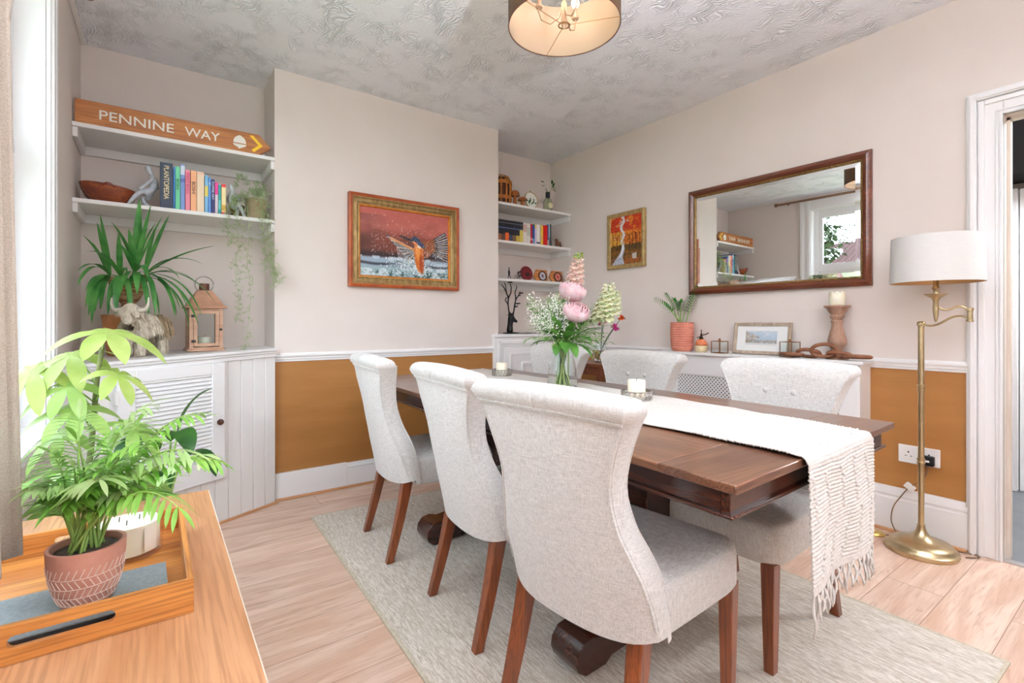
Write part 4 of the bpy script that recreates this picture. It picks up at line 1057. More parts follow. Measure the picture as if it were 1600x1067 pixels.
# ============================================================ PICTURES (painted on a fine mesh as flat artwork)
def paint_mat():
    m = bpy.data.materials.new('printed_picture'); m.use_nodes = True; N = m.node_tree.nodes; L = m.node_tree.links
    a = N.new('ShaderNodeVertexColor'); a.layer_name = 'paint'; L.new(a.outputs[0], N['Principled BSDF'].inputs['Base Color'])
    N['Principled BSDF'].inputs['Roughness'].default_value = .35; return m
PAINT = paint_mat()
class Canvas:
    def __init__(s, w, h): s.w, s.h = w, h; s.a = np.zeros((h, w, 3)); s.Y, s.X = np.mgrid[0:h, 0:w]; s.u = (s.X+.5)/w; s.v = (s.Y+.5)/h
    def blend(s, mask, c): mask = np.clip(mask, 0, 1)[..., None]; s.a = s.a*(1-mask)+np.array(c, float)*mask
    def noise(s, n, m, seed):
        r = np.random.RandomState(seed).rand(m+2, n+2); x = s.u*n; y = s.v*m; xi = x.astype(int); yi = y.astype(int); fx = x-xi; fy = y-yi
        fx = fx*fx*(3-2*fx); fy = fy*fy*(3-2*fy)
        return (r[yi, xi]*(1-fx)+r[yi, xi+1]*fx)*(1-fy)+(r[yi+1, xi]*(1-fx)+r[yi+1, xi+1]*fx)*fy
    def ell(s, cx, cy, rx, ry, ang, c, soft=.15, k=1):
        a = s.h/s.w; dx = s.u-cx; dy = (s.v-cy)*a; ca, sa = cos(ang), sin(ang); x = (dx*ca+dy*sa)/rx; y = (-dx*sa+dy*ca)/ry
        s.blend(k*np.clip((1-np.sqrt(x*x+y*y))/soft, 0, 1), c)
    def poly(s, P, c, k=1):
        ins = np.zeros((s.h, s.w), bool)
        for (x0, y0), (x1, y1) in zip(P, P[1:]+P[:1]):
            cond = ((y0 > s.v) != (y1 > s.v)); xx = (x1-x0)*(s.v-y0)/((y1-y0) if y1 != y0 else 1e-9)+x0; ins ^= cond & (s.u < xx)
        s.blend(ins*k, c)
    def line(s, p, q, w, c, k=1):
        a = s.h/s.w; d = np.array([q[0]-p[0], (q[1]-p[1])*a]); L2 = (d**2).sum()+1e-12
        t = np.clip(((s.u-p[0])*d[0]+(s.v-p[1])*a*d[1])/L2, 0, 1); dd = np.hypot(s.u-p[0]-t*d[0], (s.v-p[1])*a-t*d[1]); s.blend(np.clip((w-dd)/(w*.4), 0, 1)*k, c)
    def obj(s, name, W_, H_, parent, M, m=None):
        """canvas v runs down; plane in local XZ, x 0..W, z H..0, facing -y"""
        ww, hh = s.w, s.h
        xs = np.linspace(0, W_, ww+1); zs_ = np.linspace(H_, 0, hh+1); X, Z = np.meshgrid(xs, zs_)
        co = np.stack([X, np.zeros_like(X), Z], -1).reshape(-1, 3)
        i = np.arange(hh)[:, None]*(ww+1)+np.arange(ww)[None]; f = np.stack([i+ww+1, i+ww+2, i+1, i], -1).reshape(-1, 4)
        me = bpy.data.meshes.new(name); me.from_pydata(co.tolist(), [], f.tolist())
        at = me.color_attributes.new('paint', 'FLOAT_COLOR', 'CORNER')
        c = np.clip(s.a/255., 0, 1); c = np.where(c <= .04045, c/12.92, ((c+.055)/1.055)**2.4).reshape(-1, 3)
        c = np.concatenate([c, np.ones((len(c), 1))], 1); at.data.foreach_set('color', np.repeat(c, 4, axis=0).astype(np.float32).ravel())
        me.materials.append(m or PAINT); o = bpy.data.objects.new(name, me); COL.objects.link(o); o.parent = parent; o.matrix_local = M; return o
def frame_profile(g, W_, H_, prof, M=None):
    """mitred frame in the XZ plane; prof = [(inset from the outer edge, height off the wall)], wall at y=0, room at -y"""
    n = len(prof); vs = []
    for (cx, cz) in ((0, 0), (1, 0), (1, 1), (0, 1)):
        for a, t in prof: vs.append((a if cx == 0 else W_-a, -t, a if cz == 0 else H_-a))
    fs = [(k*n+i, k*n+(i+1) % n, ((k+1) % 4)*n+(i+1) % n, ((k+1) % 4)*n+i) for k in range(4) for i in range(n)]
    return g.add(vs, fs, M)

# kingfisher picture on the chimney breast
KX0, KX1, KZ0, KZ1 = 1.036, 1.874, 1.347, 1.981; KW, KH = KX1-KX0, KZ1-KZ0
kp = thing('framed_picture', 'gold and red framed picture of a kingfisher bursting out of water, on the chimney breast', 'picture', (KX0, YC, KZ0))
red_w = mat('red_gilt_wood', (150, 66, 30), (176, 84, 36), rough=.3, scale=(12, 12, 12))
gilt = mat('worn_gilt', (172, 142, 92), (132, 104, 62), metal=.45, rough=.4, scale=(50, 50, 20), bump=.3)
gilt2 = mat('amber_gilt', (214, 138, 54), (186, 104, 34), metal=.4, rough=.35, scale=(20, 20, 20))
g = G(); frame_profile(g, KW, KH, [(0, 0), (0, .040), (.010, .044), (.022, .040), (.022, 0)]); g.build('outer_moulding', red_w, kp, smooth=30)
g = G(); frame_profile(g, KW, KH, [(.022, 0), (.022, .038), (.030, .036), (.034, .026), (.055, .030), (.064, .024), (.070, .026), (.070, 0)]); g.build('frame', gilt, kp, smooth=30)
g = G(); frame_profile(g, KW, KH, [(.070, 0), (.070, .024), (.078, .022), (.083, .014), (.083, 0)]); g.build('inner_moulding', gilt2, kp, smooth=30)
C = Canvas(300, 204)
n1, n2, n3 = C.noise(5, 6, 1), C.noise(12, 14, 2), C.noise(60, 50, 3)
C.a[:] = (180, 92, 82); C.blend((C.v-.10)*2.2+(n1-.5)*.7, (120, 56, 40)); C.blend(((.32-C.u)*2.2)*(C.v > .1)*(n1+.3), (74, 44, 40)); C.blend((1-abs(C.v-.24)*7)*.5*(n2), (222, 134, 120))
C.blend((1-abs(C.v-.52)*5)*(n1)*.7, (92, 40, 24)); C.blend((C.v-.60)*14*(C.v < .78), (44, 24, 26)); C.blend((C.v > .70)*((C.v-.70)*30), (150, 168, 186))
C.blend((C.v > .70)*(n2 > .55)*.8, (190, 206, 218)); C.blend(np.clip(1-abs(C.v-.80-.02*np.sin(C.u*9))/.03, 0, 1)*np.clip(abs(C.u-.5)*4, 0, 1), (34, 38, 48)); C.blend((C.v > .86)*.8, (150, 176, 180)); C.blend((C.v > .9)*(n3 > .55)*.8, (46, 74, 70)); C.blend((C.v > .84)*(n2 > .6)*.6, (226, 236, 240))
rr = np.random.RandomState(4)
for k in range(420):
    x = rr.normal(.52, .14); y = rr.normal(.84, .06)-.10*(abs(x-.5) < .12)*rr.rand(); C.ell(x, y, rr.uniform(.004, .018), rr.uniform(.003, .012), rr.rand()*3, [(236, 242, 246), (200, 214, 222), (150, 176, 176), (90, 110, 116)][rr.randint(4)], .5, .8)
# wings
def T(x, y): return (.645+(x-.645)*1.12, .55+(y-.52)*1.18)
for k in range(22):
    t = k/21; a_ = -.62+1.15*t; L__ = .36-.08*t; C.line(T(.66, .50), (T(.66, .50)[0]+cos(a_)*L__, T(.66, .50)[1]+sin(a_)*L__*1.25), .013, [(34, 38, 50), (58, 62, 76), (120, 84, 56), (26, 28, 38), (150, 140, 130)][k % 5], .95)
for k in range(12): a_ = -.60+.09*k; C.line((.66+cos(a_)*.22, .53+sin(a_)*.28), (.66+cos(a_)*.36, .53+sin(a_)*.46), .004, (214, 214, 214), .8)
C.poly([T(.66, .45), T(.80, .36), T(.82, .52), T(.72, .64)], (156, 80, 32), .8)
for k in range(16):
    t = k/15; C.line(T(.61, .53+.03*t), T(.32+.22*t, .38+.30*t), .010, [(70, 76, 84), (160, 164, 168), (96, 98, 100), (206, 198, 188)][k % 4], .85)
C.line(T(.60, .54), T(.36, .41), .016, (206, 140, 88))
for k in range(10): C.line(T(.42+.02*k, .52+.02*k), T(.44+.02*k, .66+.012*k), .005, (206, 208, 208), .7)
C.ell(*T(.645, .60), .062, .200, -.10, (204, 104, 32), .2); C.ell(*T(.632, .55), .038, .13, -.1, (232, 150, 62), .6); C.ell(*T(.672, .72), .032, .12, -.1, (164, 66, 20), .4)
C.ell(*T(.612, .42), .062, .050, .5, (40, 60, 92), .2); C.ell(*T(.668, .46), .062, .026, .6, (30, 56, 100), .3); C.ell(*T(.606, .452), .042, .018, .5, (232, 120, 50), .4); C.ell(*T(.645, .49), .036, .012, .6, (236, 226, 214), .4)
C.line(T(.575, .415), T(.455, .372), .011, (30, 28, 34)); C.line(T(.575, .43), T(.49, .405), .006, (70, 60, 60)); C.ell(*T(.585, .412), .008, .008, 0, (10, 10, 12), .4)
for k in range(560):
    x = rr.uniform(.12, 1); y = abs(rr.normal(.48, .18)); s_ = rr.uniform(.0015, .006); C.ell(x, y, s_, s_, 0, (250, 236, 232), .6, rr.uniform(.4, .95))
for k in range(200): x = rr.uniform(.68, 1); y = rr.uniform(.55, .95); C.ell(x, y, .006, .004, 0, (232, 238, 242), .6, .8)
C.obj('picture', KW-.16, KH-.16, kp, Tr(.08, -.012, .08))

# autumn painting on the right wall  (local x runs towards the camera)
def wallR(y, z, dx=0.): return Matrix.Translation((XR-dx, y, z))@Rt(-pi/2, 'Z')
AW, AH = .396, .465
ap = thing('framed_picture', 'small gold framed painting of a path under red autumn trees, left of the mirror', 'picture', (XR-.002, 2.934, 1.556), -pi/2)
g = G(); frame_profile(g, AW, AH, [(0, 0), (0, .028), (.008, .032), (.026, .026), (.034, .020), (.034, 0)]); g.build('frame', mat('antique_gold_frame', (158, 130, 82), (182, 156, 104), metal=.3, rough=.45, scale=(30, 30, 30)), ap, smooth=30)
C = Canvas(140, 172); n1, n2, n3 = C.noise(9, 11, 11), C.noise(30, 36, 12), C.noise(70, 80, 13)
C.a[:] = (196, 196, 200); C.blend(np.clip((n1*.6+n2*.8+abs(C.u-.38)*1.6-.62)*8, 0, 1)*(C.v < .68), (188, 88, 30)); C.blend((n2 > .5)*(C.v < .66), (222, 148, 48)); C.blend((n3 > .6)*(C.v < .7)*.9, (146, 54, 22))
C.blend(((C.v < .30)*(n1+n3*.4 > .40)), (176, 40, 24)); C.blend((C.v < .36)*(n3 > .62)*.9, (222, 84, 34)); C.blend((abs(C.u-.40-.04*np.sin(C.v*20)) < .045+.03*(n2-.5))*(C.v < .60), (214, 214, 214))
C.blend((C.u < .40)*(C.v > .32)*(C.v < .6)*(n2 > .45)*.8, (220, 176, 70))
C.blend((C.v > .60), (92, 66, 30)); C.blend((C.v > .60)*(n2 > .5)*.8, (146, 92, 36)); C.blend((C.v > .58)*(C.v < .72)*(n3 > .5)*.8, (52, 46, 24)); C.blend((C.v > .88)*(n3 > .5)*.7, (190, 92, 34))
C.poly([(.38, .58), (.45, .58), (.47, .68), (.40, .84), (.46, 1.0), (.04, 1.0), (.16, .90), (.34, .74), (.37, .66)], (196, 200, 212)); C.poly([(.40, .60), (.43, .60), (.44, .68), (.37, .80), (.30, .86)], (232, 234, 238)); C.blend((C.v > .86)*(C.u < .42)*(n3 > .6)*.6, (120, 130, 160))
C.poly([(.70, .80), (.84, .78), (.84, .90), (.72, .90)], (206, 206, 206), .9)
for x, w in ((.08, .012), (.22, .010), (.62, .014), (.72, .012), (.82, .016), (.93, .010), (.30, .008)): C.line((x, .28+.1*(x > .5)), (x+.01, .72), w, (66, 36, 20), .85)
C.obj('picture', AW-.064, AH-.064, ap, Tr(.032, -.018, .032))

# ============================================================ MIRROR (left end stands a little proud of the wall)
MW = 1.117
mir = thing('wall_mirror', 'large rectangular mirror in a dark wood and gilt frame on the right wall', 'mirror', (XR-.026, 2.127, 1.305), -pi/2+R(1.25))
MH0 = .742
mah = wood('mahogany', (96, 46, 28), (122, 64, 40), (62, 28, 18), axis=0, rough=.28, coat=.4)
g = G(); frame_profile(g, MW, MH0, [(0, 0), (0, .018), (.006, .024), (.022, .032), (.034, .026), (.042, .016), (.042, 0)]); g.build('frame', mah, mir, smooth=30)
g = G(); frame_profile(g, MW, MH0, [(.042, 0), (.042, .018), (.050, .016), (.055, .010), (.055, 0)]); inn = g.build('inner_frame', mat('dark_gilt', (112, 88, 54), (150, 122, 78), metal=.6, rough=.4, scale=(60, 60, 60)), mir, smooth=30)
g = G()
nb_ = 0
for (x0, z0, x1, z1) in ((.046, .046, MW-.046, .046), (.046, MH0-.046, MW-.046, MH0-.046), (.046, .046, .046, MH0-.046), (MW-.046, .046, MW-.046, MH0-.046)):
    L_ = sqrt((x1-x0)**2+(z1-z0)**2); n = int(L_/.011)
    for i in range(n+1): g.sphere((lerp(x0, x1, i/n), -.019, lerp(z0, z1, i/n)), .0045, 6)
tag(g.build('beading', mat('bead_gilt', (150, 116, 66), metal=.7, rough=.35), inn, smooth=180), kind='stuff')
mirm = mat('mirror_silver', (244, 246, 246), metal=1, rough=0.0)
g = G(); b = .026; y0, y1 = -.0075, -.0105; a = .053
vs = [(a, y0, a), (MW-a, y0, a), (MW-a, y0, MH0-a), (a, y0, MH0-a), (a+b, y1, a+b), (MW-a-b, y1, a+b), (MW-a-b, y1, MH0-a-b), (a+b, y1, MH0-a-b)]
vs += [(x, -.003, z) for x, y, z in vs[:4]]
g.add(vs, [(4, 5, 6, 7), (0, 1, 5, 4), (1, 2, 6, 5), (2, 3, 7, 6), (3, 0, 4, 7), (11, 10, 9, 8), (0, 8, 9, 1), (1, 9, 10, 2), (2, 10, 11, 3), (3, 11, 8, 0)]); g.build('mirror_glass', mirm, mir, smooth=0)

# ============================================================ ON THE RADIATOR COVER
CZ = .8985
terr_p = mat('pink_terracotta', (214, 140, 118), (198, 122, 102), rough=.8, scale=(20, 20, 20))
soil = mat('potting_soil', (54, 42, 36), (88, 74, 64), rough=1, scale=(90, 90, 90), bump=.8, bscale=(90, 90, 90), dist=.006)
pp = thing('plant_pot', 'pink ribbed terracotta plant pot on the radiator cover', 'plant pot', (3.068, 2.145, CZ))
prof = [(0, 0), (.062, 0), (.072, .012)]
for i in range(11):
    z = .02+i*.0165; r_ = .074+.006*sin(pi*i/13); prof += [(r_, z), (r_+.0025, z+.006), (r_+.0025, z+.010), (r_-.0005, z+.0145)]
prof += [(.079, .202), (.079, .208), (.073, .208), (.072, .185), (0, .185)]
G().lathe(prof, n=48).build('pot', terr_p, pp, smooth=50)
zz = thing('zz_plant', 'green feather-leaved houseplant growing in the pink ribbed pot', 'houseplant', (3.068, 2.145, CZ+.185))
G().lathe([(0, .0005), (.069, .0005), (.066, .005), (0, .006)], n=24).build('soil', soil, zz)
zl = mat('zz_leaf', (46, 108, 44), (84, 150, 66), rough=.25, scale=(16, 16, 16), thin=.2)
rnd = random.Random(9); g = G()
def zz_stem(tipR, tipF, h, n, lw=.030, L0=.055):
    p0 = Vector((rnd.uniform(-.02, .02), rnd.uniform(-.02, .02), 0)); tip = RV*tipR+FV*tipF+Vector((0, 0, h)); mid = p0.lerp(tip, .45)+Vector((0, 0, h*.22))
    pts = bez(p0, mid, tip, 14); gs = G(); gs.tube(pts, [.0045-.0028*i/14 for i in range(15)], 6); st = gs.build('stem', stem_m, zz); g = G()
    for i in range(15-n, 15):
        d = (pts[i]-pts[i-1]).normalized(); s_ = d.cross(Vector((-.6, -.8, .2))).normalized()
        for sg in (-1, 1): g.leaf(pts[i], d*.7+s_*sg*.8, L0*(1-.35*abs(i-9)/7), lw, .15, .2, n=5)
    g.leaf(pts[-1], pts[-1]-pts[-2], L0*.8, lw, .1, n=5); g.build('leaflets', zl, st, smooth=180)
zz_stem(-.190, -.02, .185, 9, .017, .036); zz_stem(-.115, .0, .215, 9, .017, .036); zz_stem(-.02, -.04, .16, 8, .022, .042); zz_stem(.100, -.03, .255, 11, .020, .046); zz_stem(.055, .01, .19, 9, .022, .045); zz_stem(-.055, .02, .18, 8, .020, .042)

ms = thing('plant_mister', 'small orange and cream glazed spray mister on the radiator cover', 'mister', (3.06, 1.985, CZ))
g = G(); g.m = 0; g.lathe([(0, 0), (.030, 0), (.040, .012), (.043, .032), (.042, .046)], n=32); g.m = 1; g.lathe([(.042, .046), (.038, .066), (.026, .084), (.016, .09), (0, .09)], n=32)
g.build('bottle', [mat('cream_glaze', (232, 216, 180), (222, 196, 146), rough=.25, scale=(30, 30, 60)), mat('orange_glaze', (214, 106, 66), (228, 140, 96), rough=.25, scale=(30, 30, 60))], ms, smooth=180)
g = G(); g.lathe([(.014, .088), (.015, .100), (.009, .104), (.006, .128), (.003, .130), (.003, .150), (.006, .152), (0, .156)], n=18)
g.tube([(0, 0, .118), Vector((0, 0, .122))-FV*.0+RV*.03, Vector((0, 0, .134))+RV*.052], .0035, 6); g.tube([(0, 0, .112), Vector((0, 0, .10))-RV*.03], .0025, 5); g.build('spray_head', mat('dark_bronze', (60, 48, 42), metal=.8, rough=.35), ms, smooth=40)
def glass_box(label, x, y, s, h, rz):
    t = thing('glass_lantern', label, 'lantern', (x, y, CZ), rz); g = G(); r_ = .0022; a = s/2
    for sx in (-1, 1):
        for sy in (-1, 1): g.box(sx*a-r_, sx*a+r_, sy*a-r_, sy*a+r_, 0, h)
        for z in (r_, h-r_): g.box(-a, a, sx*a-r_, sx*a+r_, z-r_, z+r_).box(sx*a-r_, sx*a+r_, -a, a, z-r_, z+r_)
    g.lathe([(0, h), (.009, h), (.010, h+.004), (.005, h+.006), (.008, h+.012), (.006, h+.017), (0, h+.018)], n=16); g.build('brass_frame', steel, t, smooth=30)
    g = G(); q = a-r_
    for sx in (-1, 1): g.box(-q, q, sx*a-.0008, sx*a+.0008, .004, h-.004).box(sx*a-.0008, sx*a+.0008, -q, q, .004, h-.004)
    g.build('glass_panes', glass, t, smooth=0)
    return t
glass_box('small brass and glass box lantern between the mister and the framed beach picture', 3.05, 1.842, .072, .082, R(-12))
glass_box('small brass and glass box lantern overlapping the right edge of the framed beach picture', 3.030, 1.383, .074, .092, R(-12))
# framed beach picture leaning on the wall
bpw, bph = .366, .205
bp_ = thing('framed_picture', 'pale wood framed seaside print leaning on the wall on the radiator cover', 'picture', (3.118, 1.785, CZ), -pi/2)
bp_.rotation_euler = (R(-9), 0, -pi/2)
g = G(); frame_profile(g, bpw, bph, [(0, 0), (0, .014), (.006, .018), (.022, .012), (.022, 0)]); g.build('frame', mat('driftwood', (190, 172, 152), (160, 142, 124), rough=.8, scale=(60, 20, 20)), bp_, smooth=20)
G().box(.020, bpw-.020, -.006, -.004, .020, bph-.020).build('mount', mat('white_mount', (240, 240, 238), rough=.7), bp_)
C = Canvas(90, 44); n1, n2 = C.noise(10, 5, 31), C.noise(40, 20, 32)
C.a[:] = (176, 194, 210); C.blend((1-C.v*2.5)*.8, (206, 214, 220)); C.blend((n1 > .55)*(C.v < .4)*.5, (226, 228, 230)); C.blend((C.v > .62)*.9, (178, 176, 176)); C.blend((C.v > .66)*(n2 > .5)*.7, (120, 112, 104)); C.blend(((C.u-.02)*2.2 < (1-abs(C.v-.45)*2.4))*(C.u < .48)*(n2 > .3), (150, 132, 112)); C.blend((C.u < .35)*(C.v > .25)*(C.v < .6)*(n2 > .55), (206, 196, 182)); C.blend((C.v > .86)*.9, (222, 222, 220))
C.obj('picture', .20, .092, bp_, Tr(.08, -.0065, .060))
# candlestick and candle
cw = wood('washed_wood', (176, 140, 118), (160, 124, 104), (132, 98, 80), axis=2, rough=.75)
cs_ = thing('candlestick', 'tall turned pale brown wooden candlestick on the radiator cover', 'candlestick', (3.085, 1.155, CZ))
G().lathe([(0, 0), (.055, 0), (.056, .010), (.045, .018), (.030, .026), (.026, .045), (.034, .062), (.046, .085), (.047, .105), (.038, .14), (.029, .175), (.026, .20), (.030, .208), (.030, .214), (.024, .218), (.022, .222), (.034, .232), (.036, .240), (.028, .248), (.040, .262), (.052, .284), (.064, .292), (.064, .300), (0, .300)], n=44).build('turned_stand', cw, cs_, smooth=40)
cc_ = thing('pillar_candle', 'cream pillar candle with a melted uneven rim on the wooden candlestick', 'candle', (3.085, 1.155, CZ+.3005))
g = G(); n = 36
def cz(u, v):
    a = 2*pi*u; r_ = [.0, .038, .040, .040, .037, .030, .0][int(round(v*6))]; z = [0, 0, .004, .066, .070, .055, .048][int(round(v*6))]
    if 3 <= round(v*6) <= 4: z += .008*sin(3*a+.5)*1+.004*sin(5*a)
    return (cos(a)*r_, sin(a)*r_, z)
g.grid(cz, n, 7, wu=True); g.build('wax', wax, cc_, smooth=60)
G().tube([(0, 0, .047), (.001, 0, .060)], .001, 5).build('wick', black_metal, cc_)
# wooden chain
chw = wood('chain_wood', (150, 98, 66), (126, 78, 50), (92, 54, 34), axis=0, rough=.55, k=2)
chn = thing('wooden_chain', 'carved brown wooden chain of oval links draped round the candlestick foot', 'chain', (3.055, 1.2, CZ))
def link(c, rx, ry, r, M):
    g = G(); pts = [(rx*cos(a), ry*sin(a), 0) for a in [2*pi*i/36 for i in range(36)]]; g.tube(pts, r, 10, closed=True); 
    g.v = [tuple(M@Vector(v)) for v in g.v]; g.build('link', chw, chn, smooth=180)
link(0, .062, .036, .010, Tr(-.045, .165, .0195)@Rt(R(82), 'Z')@Rt(R(6), 'X'))
link(0, .058, .034, .010, Tr(-.040, .075, .030)@Rt(R(95), 'Z')@Rt(R(38), 'X'))
link(0, .060, .036, .010, Tr(-.055, -.010, .050)@Rt(R(80), 'Z')@Rt(R(70), 'X')@Rt(R(20), 'Y'))
link(0, .060, .034, .010, Tr(-.048, -.085, .030)@Rt(R(78), 'Z')@Rt(R(24), 'X'))
link(0, .060, .034, .010, Tr(-.040, -.165, .022)@Rt(R(100), 'Z')@Rt(R(8), 'X'))
# ============================================================ LEFT SHELVES: SIGN, BOWL, BOOKS, FIGURES, PLANTS
LZ1, LZ2 = 2.1205, 1.7355
oak_s = wood('sign_oak', (196, 128, 66), (172, 104, 48), (124, 70, 30), axis=0, rough=.5, k=1.6)
sg = thing('wooden_sign', 'long pointed oak footpath sign with white lettering on the top left shelf', 'sign', (-.340, 3.345, LZ1))
poly = [(0, 0), (.842, 0), (.908, .052), (.842, .124), (0, .124)]
G().prism(poly, 0, .030, M=Rt(pi/2, 'X')).build('board', oak_s, sg, bevel=.003)
ivory = mat('ivory_paint', (236, 232, 222), rough=.5); yel = mat('yellow_paint', (246, 204, 40), rough=.5)
for wd_, xa, wdt in (('PENNINE', .091, .324), ('WAY', .466, .170)):
    lt = text_mesh('lettering', wd_, .070, ivory, sg, (xa, -.0305, .037), (pi/2, 0, 0), .0008, .0004)
    lt.scale = (wdt/max(v.co.x for v in lt.data.vertices), 1, 1)
g = G(); M_ = Tr(.738, -.0302, .018)@Rt(pi/2, 'X')@Matrix.Scale(.84, 4)
g.prism([(-.040, .040), (-.038, .058), (-.030, .076), (-.012, .090), (0, .096), (.012, .090), (.030, .076), (.038, .058), (.040, .040)], 0, .0012, M=M_)
g.prism([(-.042, .033), (.042, .033), (.038, .022), (.022, .014), (.010, .008), (-.004, .0), (-.012, .010), (-.026, .016), (-.038, .022)], 0, .0012, M=M_); g.build('acorn_emblem', ivory, sg, smooth=0)
g = G(); g.prism([(.790, .108), (.808, .112), (.862, .058), (.815, .014), (.800, .024), (.838, .058)], .0302, .0316, M=Rt(pi/2, 'X')); g.build('chevron', yel, sg, smooth=0)

bw = thing('wooden_bowl', 'glossy red-brown wooden bowl on the lower left shelf', 'bowl', (-.212, 3.455, LZ2))
prof = [(0, 0), (.050, 0), (.075, .012), (.103, .040), (.120, .072), (.128, .098), (.124, .098), (.114, .072), (.097, .044), (.070, .018), (0, .010)]
vs = G().lathe(prof, n=48)
for i, (x, y, z) in enumerate(vs.v): vs.v[i] = (x*1.0, y, z+max(0, z-.01)*(-x)*1.1)
vs.build('bowl_body', wood('bowl_wood', (120, 48, 22), (160, 76, 36), (80, 28, 14), axis=0, rough=.18, coat=.5, k=1.5), bw, smooth=60)
G().tube(bez((-.02, -.119, .087), (0, -.135, .115), (.03, -.119, .084), 8), .006, 8).build('handle', MATS['bowl_wood'], bw, smooth=180)

def book(x0, x1, h, d, col, label, y=3.355, z=LZ2, txt=None, tcol=(240, 230, 200), ts=.5, bands=(), grp='cookbooks on the lower left shelf', tlen=None, toff=.1):
    """x0..x1 across the spine; spine faces the room (-y)"""
    w = x1-x0-.001; t = thing('book', label, 'book', (x0, y, z), 0, grp)
    m = mat('book_cloth', col, rough=.45)
    g = G(); g.box(0, .0025, .0012, d, 0, h).box(w-.0025, w, .0012, d, 0, h).box(0, w, 0, .0028, 0, h); g.build('cover', m, t, bevel=.0008)
    G().box(.0026, w-.0026, .0029, d-.004, .003, h-.003).build('pages', mat('book_pages', (236, 228, 212), rough=.9), t, smooth=0)
    for (a, b, c) in bands: G().box(-.0003, w+.0003, -.0005, .0001, a*h, b*h).build('spine_band', mat('book_band', c, rough=.45), t, smooth=0)
    if txt:
        s = w*ts*1.35; o = text_mesh('title', txt, s, mat('book_title', tcol, rough=.5), t, (w*.5-s*.34, -.0012, h*(1-toff)), (pi/2, R(90), 0), .0003, s*.012)
        wd = max(v.co.x for v in o.data.vertices)
        if tlen: o.scale = (tlen*h/wd, 1, 1)
    return t
bt = LZ2
book(.012, .072, .262, .19, (44, 58, 78), 'thick dark blue-grey plant book with pale capitals, first in the left shelf row', txt='PLANTOPEDIA', tcol=(240, 222, 176), ts=.42, tlen=.72, toff=.06)
book(.073, .082, .245, .19, (60, 130, 200), 'very thin bright blue book between the plant book and the green cookbook')
book(.083, .106, .250, .19, (110, 208, 160), 'mint green cookbook on the lower left shelf', txt='BOSH!', tcol=(20, 50, 40), ts=.62, tlen=.24, toff=.28)
book(.107, .128, .266, .19, (120, 150, 206), 'tall blue and white striped book on the lower left shelf', bands=((.78, .97, (214, 222, 240)), (.62, .70, (90, 100, 170))))
book(.130, .153, .240, .18, (238, 140, 160), 'pink cookbook with magenta lettering on the lower left shelf', txt='SPEEDY BOSH!', tcol=(200, 60, 110), ts=.6, tlen=.5, toff=.06, bands=((.0, .02, (210, 60, 110)),))
book(.155, .184, .240, .18, (246, 178, 130), 'peach-orange cookbook with black lettering on the lower left shelf', txt='BOSH!', tcol=(60, 40, 30), ts=.62, tlen=.30, toff=.26)
book(.185, .222, .240, .18, (240, 216, 184), 'wide cream and peach book on the lower left shelf', bands=((.93, .97, (240, 190, 170)),))
book(.224, .241, .226, .17, (128, 190, 226), 'light blue book with a yellow block on its spine, lower left shelf', bands=((.45, .72, (226, 214, 110)),))
book(.242, .255, .216, .17, (92, 150, 220), 'plain mid blue book on the lower left shelf', bands=((.80, .86, (150, 180, 220)),))
book(.256, .274, .207, .16, (44, 48, 110), 'navy coffee book with white lettering on the lower left shelf', txt='COFFEE ART', tcol=(220, 226, 240), ts=.6, tlen=.52, toff=.06)
book(.275, .291, .193, .15, (222, 204, 216), 'short lilac book with a magenta top on the lower left shelf', bands=((.62, .99, (228, 60, 150)),))
book(.292, .306, .182, .15, (40, 160, 150), 'short teal book on the lower left shelf', bands=((.2, .5, (90, 190, 180)),))
book(.308, .331, .188, .15, (240, 220, 160), 'short cream book with red ends, last in the left shelf row', bands=((.90, 1.0, (220, 60, 60)), (.0, .12, (230, 60, 90)), (.16, .34, (220, 170, 60))))

def figure(name, label, loc, rz, m, joints, cat='figurine', head=None, s=1.):
    """a small statuette as one skinned body; joints = [(point list, radii)]"""
    t = thing(name, label, cat, loc, rz); bm_v = []; bm_e = []; rad = []
    idx = {}
    for pts, rs in joints:
        prev = None
        for p, r_ in zip(pts, rs):
            key = tuple(round(c*1000) for c in p)
            if key not in idx: idx[key] = len(bm_v); bm_v.append(tuple(c*s for c in p)); rad.append(r_*s)
            if prev is not None and prev != idx[key]: bm_e.append((prev, idx[key]))
            prev = idx[key]
    me = bpy.data.meshes.new('body'); me.from_pydata(bm_v, bm_e, []); me.materials.append(m)
    o = bpy.data.objects.new('body', me); COL.objects.link(o); o.parent = t
    md = o.modifiers.new('skin', 'SKIN'); sv = me.skin_vertices[0].data
    for i, r_ in enumerate(rad): sv[i].radius = (r_*.82, r_*.82)
    sv[0].use_root = True
    md.use_smooth_shade = True; sd = o.modifiers.new('sub', 'SUBSURF'); sd.levels = 2; sd.render_levels = 2
    bpy.context.view_layer.update()
    me2 = bpy.data.meshes.new_from_object(o.evaluated_get(bpy.context.evaluated_depsgraph_get())); me2.name = 'body'
    o.modifiers.clear(); o.data = me2; me2.materials.clear(); me2.materials.append(m); me2.shade_smooth()
    return t
resin = mat('silver_white_resin', (206, 210, 216), (178, 182, 190), rough=.45, scale=(40, 40, 40))
